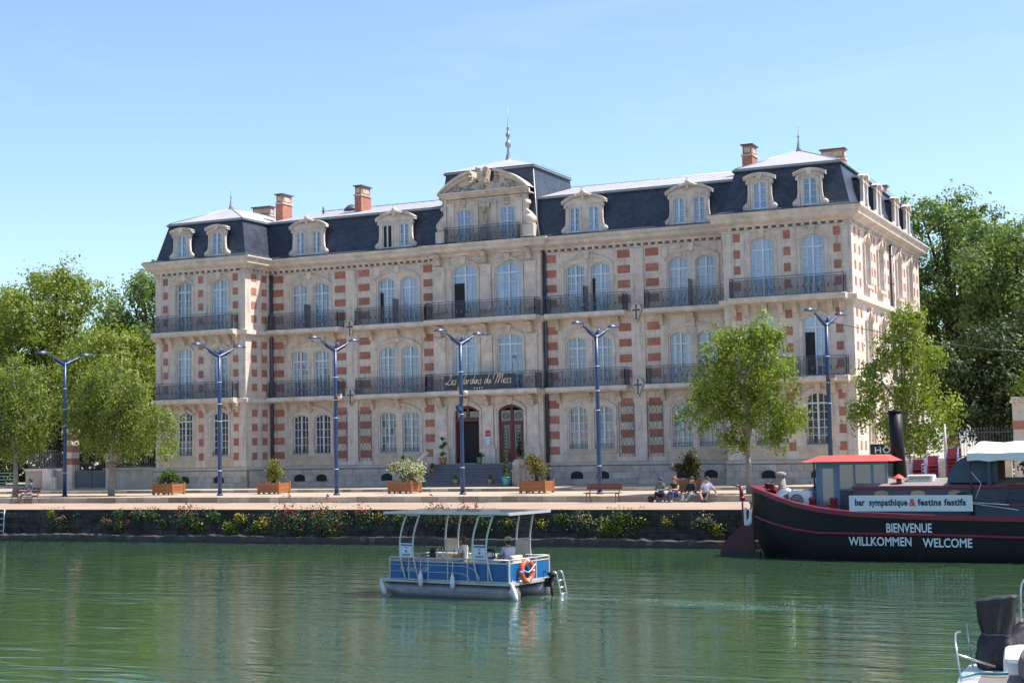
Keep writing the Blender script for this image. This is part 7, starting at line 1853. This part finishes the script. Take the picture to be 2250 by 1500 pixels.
# canopy: solar panels on a thin frame carried by four bowed frames
cn = MB(); cn.box(-1.98, 2.28, -1.06, 1.06, 2.28, 2.33); cno = cn.build('canopy', 'white', pb)
cf = MB()
for y in (-1.07, 1.07): cf.box(-1.99, 2.29, y - 0.02, y + 0.02, 2.285, 2.345)
for x in (-1.99, 2.29): cf.box(x - 0.02, x + 0.02, -1.049, 1.049, 2.266, 2.344)
cf.build('canopy_frame', 'alu_tube', cno)
for k in range(4): MB().box(-1.93 + k * 1.05, -0.94 + k * 1.05, -1.0, 1.0, 2.333, 2.35).build('solar_panel', 'solar', cno)
for xa, kind in ((-1.02, 'p'), (1.49, 'p')):
    for sgn in (-1, 1):
        fr_ = MB()
        for dx in (-0.23, 0.23):
            pts = crom([(xa + dx, sgn * 1.05, 0.45), (xa + dx - 0.09, sgn * 1.09, 0.85), (xa + dx - 0.16, sgn * 1.10, 1.25), (xa + dx - 0.12, sgn * 1.08, 1.75), (xa + dx + 0.03, sgn * 1.02, 2.26)], 4)
            fr_.tube(pts, 0.026, 6)
        fr_.tube([(xa - 0.23, sgn * 1.05, 0.46), (xa + 0.23, sgn * 1.05, 0.46)], 0.026, 6); fr_.tube([(xa - 0.21, sgn * 1.02, 2.25), (xa + 0.27, sgn * 1.02, 2.25)], 0.026, 6)
        fo = fr_.build('canopy_frame_post', 'alu_tube', pb)
        bd_ = MB(); bd_.add([(xa - 0.37, sgn * 1.10, 1.08), (xa + 0.07, sgn * 1.10, 1.08), (xa + 0.09, sgn * 1.09, 1.47), (xa - 0.37, sgn * 1.09, 1.47), (xa - 0.37, sgn * 1.115, 1.08), (xa + 0.07, sgn * 1.115, 1.08), (xa + 0.09, sgn * 1.105, 1.47), (xa - 0.37, sgn * 1.105, 1.47)], [(0, 1, 2, 3), (4, 5, 6, 7), (0, 1, 5, 4), (1, 2, 6, 5), (2, 3, 7, 6), (3, 0, 4, 7)])
        bo = bd_.build('display_board', 'sign_white' if sgn < 0 else 'cream', fo)
        if sgn < 0:
            pr = MB()
            pr.box(xa - 0.33, xa + 0.05, -1.1215, -1.1165, 1.40, 1.44)
            for z, wd in ((1.345, 0.11), (1.155, 0.30), (1.13, 0.24)): pr.box(xa - 0.15 - wd / 2, xa - 0.15 + wd / 2, -1.1225, -1.1175, z, z + 0.015)
            pr.lathe([(0.035, -1.122), (0.035, -1.118)], (xa - 0.15, 0, 1.25), 8, 'y'); pr.build('print', 'ink_blue', bo)
# fenders and lifebuoy
def fender(x, y, z0, z1, tilt=0.0, label=None, ty=0.0):
    h = z1 - z0; t = thing('fender', label, 'fender', (0, 0, 0))
    mb = MB(); prof = [(0.02, h + 0.05), (0.03, h), (0.06, h - 0.07), (0.07, h * 0.6), (0.07, h * 0.3), (0.058, 0.05), (0.03, 0.0)][::-1]
    mb.lathe(prof, (0, 0, 0), 12); mb.build('bulb', 'fender', t)
    MB().tube([(0, 0, h + 0.04), (tilt * 0.2, 0.03, h + (0.35 if tilt == 0 else 0.1))], 0.008, 5).build('rope', 'fender', t)
    ca, sa = math.cos(R(-8.6)), math.sin(R(-8.6))
    t.location = (42.1 + ca * x - sa * y, -39.87 + sa * x + ca * y, WZ + z0); t.rotation_euler = (ty, -tilt, R(-8.6)); t['group'] = 'white fenders hung along the pontoon boat'
    return t
fender(-0.65, -1.15, 0.27, 0.68, 0, 'white fender hanging mid-side under the registration of the pontoon boat'); fender(0.45, -1.15, 0.24, 0.63, 0, 'white fender hanging amidships below the seated passenger')
fender(-1.93, -1.13, 0.0, 0.40, 0.38, 'slanting white fender at the bow of the pontoon boat'); fender(2.50, -1.05, -0.02, 0.45, 0.34, 'bright slanting white fender at the stern corner of the pontoon boat')
lbt = thing('lifebuoy', 'orange ring lifebuoy hung on the stern rail of the pontoon boat', 'lifebuoy', (0, 0, 0))
mb = MB(); mb.tube([(0, 0.27 * math.cos(t * math.pi / 14), 0.27 * math.sin(t * math.pi / 14)) for t in range(28)], 0.068, 10, closed=True); mb.build('ring', 'orange', lbt)
mb = MB()
for a in (0.0, 1.57, 3.14, 4.71): mb.tube([(0, 0.27 * math.cos(a + t), 0.27 * math.sin(a + t)) for t in (-0.09, 0, 0.09)], 0.072, 10)
mb.tube(crom([(0.07, -0.3, 0.05), (0.09, -0.05, -0.02), (0.09, 0.2, 0.12), (0.07, 0.32, 0.18)], 4), 0.012, 5); mb.build('bands', 'fender', lbt)
ca, sa = math.cos(R(-8.6)), math.sin(R(-8.6))
def BL(x, y, z): return (42.1 + ca * x - sa * y, -39.87 + sa * x + ca * y, WZ + z)
lbt.location = BL(2.36, -0.30, 0.73); lbt.rotation_euler = (0, 0, R(-8.6))
# outboard, ladder
ob = MB(); ob.box(2.32, 2.44, 0.66, 0.84, 0.22, 0.46); ob.tube([(2.47, 0.75, 0.48), (2.52, 0.75, -0.3)], [0.06, 0.035], 8); ob.ball((2.50, 0.75, 0.56), (0.15, 0.10, 0.085), 10, 7); ob.tube([(2.42, 0.75, 0.6), (2.2, 0.7, 0.66)], 0.02, 6); ob.build('outboard_motor', 'black', pb)
la = MB()
for y in (1.0, 1.32): la.tube(crom([(2.3, y, 0.42), (2.36, y, 0.6), (2.48, y, 0.56), (2.58, y, 0.2), (2.64, y, -0.12)], 4), 0.024, 6)
for z, x in ((0.36, 2.545), (0.17, 2.585), (0.0, 2.62)): la.tube([(x, 1.0, z), (x, 1.32, z)], 0.026, 6)
la.build('boarding_ladder', 'steel', pb)
# seats, table and loose things aboard
for (xa, xb, ya, yb) in ((-0.45, 0.55, 0.35, 0.95), (-1.7, -0.6, 0.45, 0.95)): 
    s_ = MB(); s_.box(xa, xb, ya, yb, 0.46, 0.78); so = s_.build('seat_box', 'cream', pb); bevel(so, 0.04, 2)
    b_ = MB(); b_.box(xa, xb, yb - 0.12, yb, 0.78, 1.08); bo = b_.build('seat_back', 'cream', so); bevel(bo, 0.05, 2)
MB().box(-1.55, -0.2, -0.35, 0.3, 0.93, 0.965).build('table', 'cream', pb); MB().tube([(-0.9, 0, 0.46), (-0.9, 0, 0.93)], 0.05, 8).build('table_leg', 'alu_tube', pb)
hs2 = MB(); hs2.box(1.40, 1.78, -0.25, 0.3, 0.46, 0.78); ho = hs2.build('helm_seat', 'cream', pb); bevel(ho, 0.05, 2); hb = MB(); hb.box(1.72, 1.86, -0.25, 0.3, 0.78, 1.12); hbo = hb.build('seat_back', 'cream', ho); bevel(hbo, 0.05, 2)
cs = MB(); cs.box(0.72, 1.0, -0.35, 0.45, 0.46, 1.02); cs.build('helm_console', 'white', pb)
for x, y, lb in ((-0.98, 0.1, 'clear bottle on the boat table, nearer the bow'), (-0.80, 0.12, 'clear bottle on the boat table, nearer the passenger')):
    b_ = tag(MB().lathe([(0.035, 0), (0.037, 0.13), (0.015, 0.18), (0.014, 0.24), (0.02, 0.24), (0.02, 0.26)], (0, 0, 0), 10).build('bottle', 'fender', None, BL(x, y, 0.966)), lb, 'bottle')
bgb = tag(MB().box(-0.14, 0.14, -0.09, 0.09, 0, 0.22).ball((0, 0, 0.22), (0.14, 0.09, 0.06), 10, 6).build('bag', 'black', None, BL(0.92, 0.0, 1.02)), 'black and white bag on the boat console beside the person steering', 'bag')
bp2 = MB(); bp2.box(-0.02, 0.12, -0.096, -0.091, 0.04, 0.17); bp2.ball((0.14, -0.05, 0.1), (0.03, 0.05, 0.06), 8, 6); bp2.build('print', 'white', bgb)
jk = tag(MB().ball((0, 0, 0.2), (0.09, 0.16, 0.24), 10, 7).build('dark_jacket', 'black', None, BL(-1.55, 0.65, 0.80)), 'dark jacket slung over the bow seat of the pontoon boat', 'jacket')
MB().ball((0.05, -0.02, 0.36), (0.06, 0.12, 0.09), 8, 6).build('collar', 'black', jk)
pw = sit(0.30, (0.12, -0.36), (0.13, -0.42, 0.05), -0.02, kz=0.40, hands=dict(l=(-0.05, -0.30, 0.62), r=(0.10, -0.28, 0.58)))
wom = person('person in sunglasses and a cream top holding a phone aboard the pontoon boat', BL(-0.40, 0.62, 0.46), R(-8.6 - 82), pw, cloth('cream_top', (0.70, 0.62, 0.56)), cloth('pale_trousers', (0.5, 0.5, 0.5)), cloth('sandals', (0.15, 0.1, 0.07)), hair='brown', sleeve=0.25, scale=0.9, shades=True)
ph = tag(MB().box(-0.04, 0.04, -0.008, 0.008, -0.08, 0.08).build('phone', 'black', None, BL(-0.70, 0.55, 1.13), R(-60)), 'dark phone held up by the passenger on the boat', 'phone')
MB().box(-0.034, 0.034, -0.0095, -0.0083, -0.068, 0.068).build('screen', 'glass_dark', ph)
person('person in straw hat and pale lilac shirt steering the pontoon boat, seen from behind', BL(1.55, 0.02, 0.46), R(-8.6 - 118), sit(0.32, (0.14, -0.38), (0.14, -0.44, 0.05), 0.0, kz=0.44, hands=dict(l=(-0.12, -0.42, 0.62), r=(0.12, -0.42, 0.62))), cloth('lilac_shirt', (0.52, 0.50, 0.62)), cloth('navy_shorts', (0.03, 0.035, 0.06)), cloth('deck_shoes', (0.1, 0.08, 0.06)), skin=SKIN_D, hair='dark', sleeve=0.3, scale=0.92, hat=cloth('straw_hat', (0.42, 0.33, 0.22)))

# ------------------------------------------------------------------ moored motor boat, near right corner
mbt = thing('motor_boat', 'white motor boat stern in the near right corner with stainless rails', 'boat', (58.3, -56.8, WZ + 0.12), R(4))
mb = MB(); mb.sm = True
pl_pts = [(0.18, -1.0), (0.02, -0.75), (0.0, 0.0), (0.05, 0.9), (0.25, 1.35), (0.6, 1.5), (5.0, 1.5), (5.0, -1.3), (0.6, -1.3)]
n = len(pl_pts); v = [(x + 0.12 * (1 if x < 1 else 0), y * 0.9, -0.3) for x, y in pl_pts] + [(x, y, 0.62) for x, y in pl_pts] + [(x + 0.05, y * 0.97, 0.76) for x, y in pl_pts]
mb.add(v, [(i, (i + 1) % n, n + (i + 1) % n, n + i) for i in range(n)] + [(n + i, n + (i + 1) % n, 2 * n + (i + 1) % n, 2 * n + i) for i in range(n)] + [tuple(range(2 * n, 3 * n))])
mb.build('hull', 'white', mbt)
MB().box(0.35, 2.0, -1.05, -0.25, 0.762, 0.80).build('cockpit_sole', 'cushion', mbt)
cb = MB(); cb.prism_x([(-0.1, 0.76), (-0.1, 1.0), (0.25, 1.12), (0.9, 1.08), (0.9, 0.76)], 0.62, 4.0); cbo = cb.build('coaming', 'white', mbt); bevel(cbo, 0.06, 2)
cu_ = MB(); cu_.box(0.85, 2.6, -1.0, -0.1, 0.8, 1.18); cuo = cu_.build('grey_cushion', 'cushion', mbt); bevel(cuo, 0.14, 4)
rl = MB()
rl.tube(crom([(0.12, -0.7, 0.74), (0.06, -0.6, 1.15), (0.02, -0.2, 1.32), (0.04, 0.4, 1.28)], 4), 0.014, 6); rl.tube([(0.16, 0.75, 0.74), (0.10, 0.7, 1.36)], 0.014, 6)
rl.tube([(0.08, -0.62, 1.1), (0.5, 0.1, 0.86)], 0.016, 6); rl.tube(crom([(0.12, 0.72, 1.06), (0.4, 0.6, 1.02), (0.8, 0.5, 1.04)], 4), 0.012, 6)
rl.build('stern_rail', 'steel', mbt)
l2 = MB()
for x in (0.86, 0.95): l2.tube(crom([(x - 0.06, 0.8, 0.78), (x - 0.03, 0.85, 1.5), (x, 0.9, 1.92), (x + 0.12, 0.92, 2.0), (x + 0.3, 0.92, 2.0)], 4), 0.014, 6)
l2.tube([(0.83, 0.86, 1.62), (1.3, 0.9, 1.62)], 0.014, 6); l2.build('arch_rail', 'steel', mbt)
rp = MB(); rp.tube(crom([(0.1, -0.6, 0.80), (0.3, -0.4, 0.83), (0.55, -0.5, 0.85), (0.7, -0.45, 0.86)], 5), 0.022, 6); rp.build('blue_rope', 'turquoise', mbt)
# covered outboard
oc = thing('covered_outboard', 'outboard motor wrapped in black tarpaulin tied with cord on the near right boat', 'outboard', (58.76, -56.15, WZ + 0.80))
from mathutils import noise
def blob(z, w, d, tw=0.0, jit=0.03, n=44, rr=random.Random(3)):
    out = []
    for j in range(n):
        a = 2 * math.pi * j / n
        c_, s_ = math.cos(a), math.sin(a)
        k = 1.0 / max(abs(c_), abs(s_)) ** 0.75 * (1 + 0.22 * noise.noise((c_ * 2.2, s_ * 2.2, z * 2.0)) + (0.26 if z < 0.7 else 0.12) * noise.noise((c_ * 5 + 3, s_ * 5, z * 3.0)))
        out.append((w * c_ * k + tw * z, d * s_ * k, z + rr.uniform(-0.008, 0.008) + (0.14 * w * c_ * k if z > 0.8 else 0)))
    return out
RG = [(0.02, 0.17, 0.13), (0.05, 0.22, 0.18), (0.12, 0.235, 0.19), (0.22, 0.24, 0.2), (0.32, 0.22, 0.18), (0.40, 0.195, 0.155), (0.45, 0.165, 0.13), (0.485, 0.15, 0.12), (0.53, 0.162, 0.125), (0.62, 0.19, 0.14), (0.72, 0.215, 0.155), (0.83, 0.225, 0.165), (0.905, 0.24, 0.17), (0.925, 0.232, 0.165), (0.935, 0.12, 0.08)]
mb = MB(); mb.sm = True; v = []; n = 44
for z, w_, d_ in RG: v += blob(z, w_, d_, 0.03)
f = [(i * n + j, i * n + (j + 1) % n, (i + 1) * n + (j + 1) % n, (i + 1) * n + j) for i in range(len(RG) - 1) for j in range(n)] + [tuple((len(RG) - 1) * n + j for j in range(n))]
mb.add(v, f); mb.build('tarpaulin', 'cover', oc)
MB().tube([(p[0] * 1.02, p[1] * 1.02, p[2]) for p in blob(0.485, 0.138, 0.122, 0.03)], 0.009, 5, closed=True).build('cord', 'cushion', oc)
MB().tube([(0.05, 0.1, -0.9), (0.03, 0.05, 0.1)], [0.05, 0.09], 8).build('shaft', 'black', oc)
oc.scale = (1.18, 1.18, 1.16)
sp = MB(); sp.sm = True; v = []
RG2 = [(0.0, 0.2, 0.16), (0.2, 0.26, 0.2), (0.45, 0.22, 0.18), (0.6, 0.12, 0.1), (0.66, 0.04, 0.04)]
for z, w_, d_ in RG2: v += [(p[0] + 0.33, p[1] + 0.3, p[2]) for p in blob(z, w_, d_, -0.1)]
sp.add(v, [(i * n + j, i * n + (j + 1) % n, (i + 1) * n + (j + 1) % n, (i + 1) * n + j) for i in range(len(RG2) - 1) for j in range(n)]); sp.build('tarpaulin_fold', 'cushion', oc)

# thin cable running off from the rightmost lamp
cb_ = tag(MB().tube([(45.8, -9.6, 8.05), (49.0, -8.6, 7.25), (52.5, -7.4, 6.6), (58, -5.5, 6.2)], 0.014, 5).build('overhead_cable', 'black'), 'thin black cable strung from the rightmost lamp past the tree', 'cable')

# turquoise aerated wake trailing from the pontoon boat's motor, with flecks of foam
wk, nt, b = new_mat('wake_water')
g = N(nt, 'ShaderNodeNewGeometry'); mp = N(nt, 'ShaderNodeMapping'); mp.inputs['Scale'].default_value = (0.35, 2.2, 1); L(nt, g.outputs['Position'], mp.inputs[0])
no = N(nt, 'ShaderNodeTexNoise', Scale=1.3, Detail=5, Roughness=0.65); L(nt, mp.outputs[0], no.inputs['Vector'])
rp = N(nt, 'ShaderNodeMapRange'); rp.inputs['From Min'].default_value = 0.46; rp.inputs['From Max'].default_value = 0.78; rp.inputs['To Max'].default_value = 0.55; L(nt, no.outputs['Fac'], rp.inputs['Value'])
b.inputs['Base Color'].default_value = (0.16, 0.40, 0.35, 1); b.inputs['Roughness'].default_value = 0.15
tr = N(nt, 'ShaderNodeBsdfTransparent'); mx = N(nt, 'ShaderNodeMixShader'); L(nt, rp.outputs[0], mx.inputs[0]); L(nt, tr.outputs[0], mx.inputs[1]); L(nt, b.outputs[0], mx.inputs[2]); L(nt, mx.outputs[0], nt.nodes['Material Output'].inputs['Surface'])
MAT['wake'] = wk
mb = MB(); v = []
for i in range(25):
    f_ = i / 24; x = 44.7 + 9.0 * f_; yc = -40.2 - 1.2 * f_ + 0.15 * math.sin(f_ * 9); hw = 0.35 + 0.9 * f_ + 0.12 * math.sin(i * 1.9)
    hw *= min(1.0, 0.4 + 8 * f_) * (1 - 0.75 * max(0, f_ - 0.7) / 0.3)
    v += [(x, yc - hw, WZ + 0.006), (x, yc + hw, WZ + 0.006)]
mb.add(v, [(2 * i, 2 * i + 2, 2 * i + 3, 2 * i + 1) for i in range(24)])
tag(mb.build('wake', 'wake'), 'pale turquoise wake trailing behind the pontoon boat', 'wake', kind='stuff')
r_ = np.random.default_rng(15); n = 420; f_ = r_.uniform(0, 1, n) ** 1.3
P = np.stack([44.7 + 8.5 * f_, -40.2 - 1.2 * f_ + r_.normal(size=n) * (0.25 + 0.35 * f_), np.full(n, WZ + 0.012)], 1)
me = leaves_mesh('foam', P, 0.045, 'fender', r_, 0, 0.6)
for vv in me.vertices: vv.co.z = WZ + 0.012
tag(link('foam', me), 'flecks of white foam on the wake behind the pontoon boat', 'foam', kind='stuff')

# mooring rope from the stern of the barge to the quay
tag(MB().tube(crom([(46.6, -22.6, 0.95), (46.0, -21.8, 0.55), (45.3, -20.9, 0.25), (44.9, -20.2, 0.06)], 5), 0.022, 6).build('mooring_rope', 'cream'), 'pale mooring rope slanting from the barge stern down to the quay', 'rope')
rb = tag(MB().lathe([(0.13, 0), (0.09, 0.05), (0.08, 0.2), (0.13, 0.24), (0.12, 0.3), (0.02, 0.32)], (0, 0, 0), 10).build('mooring_bollard', 'iron', None, (44.88, -20.05, 0.003)), 'small iron mooring bollard on the quay edge beside the barge stern', 'bollard')
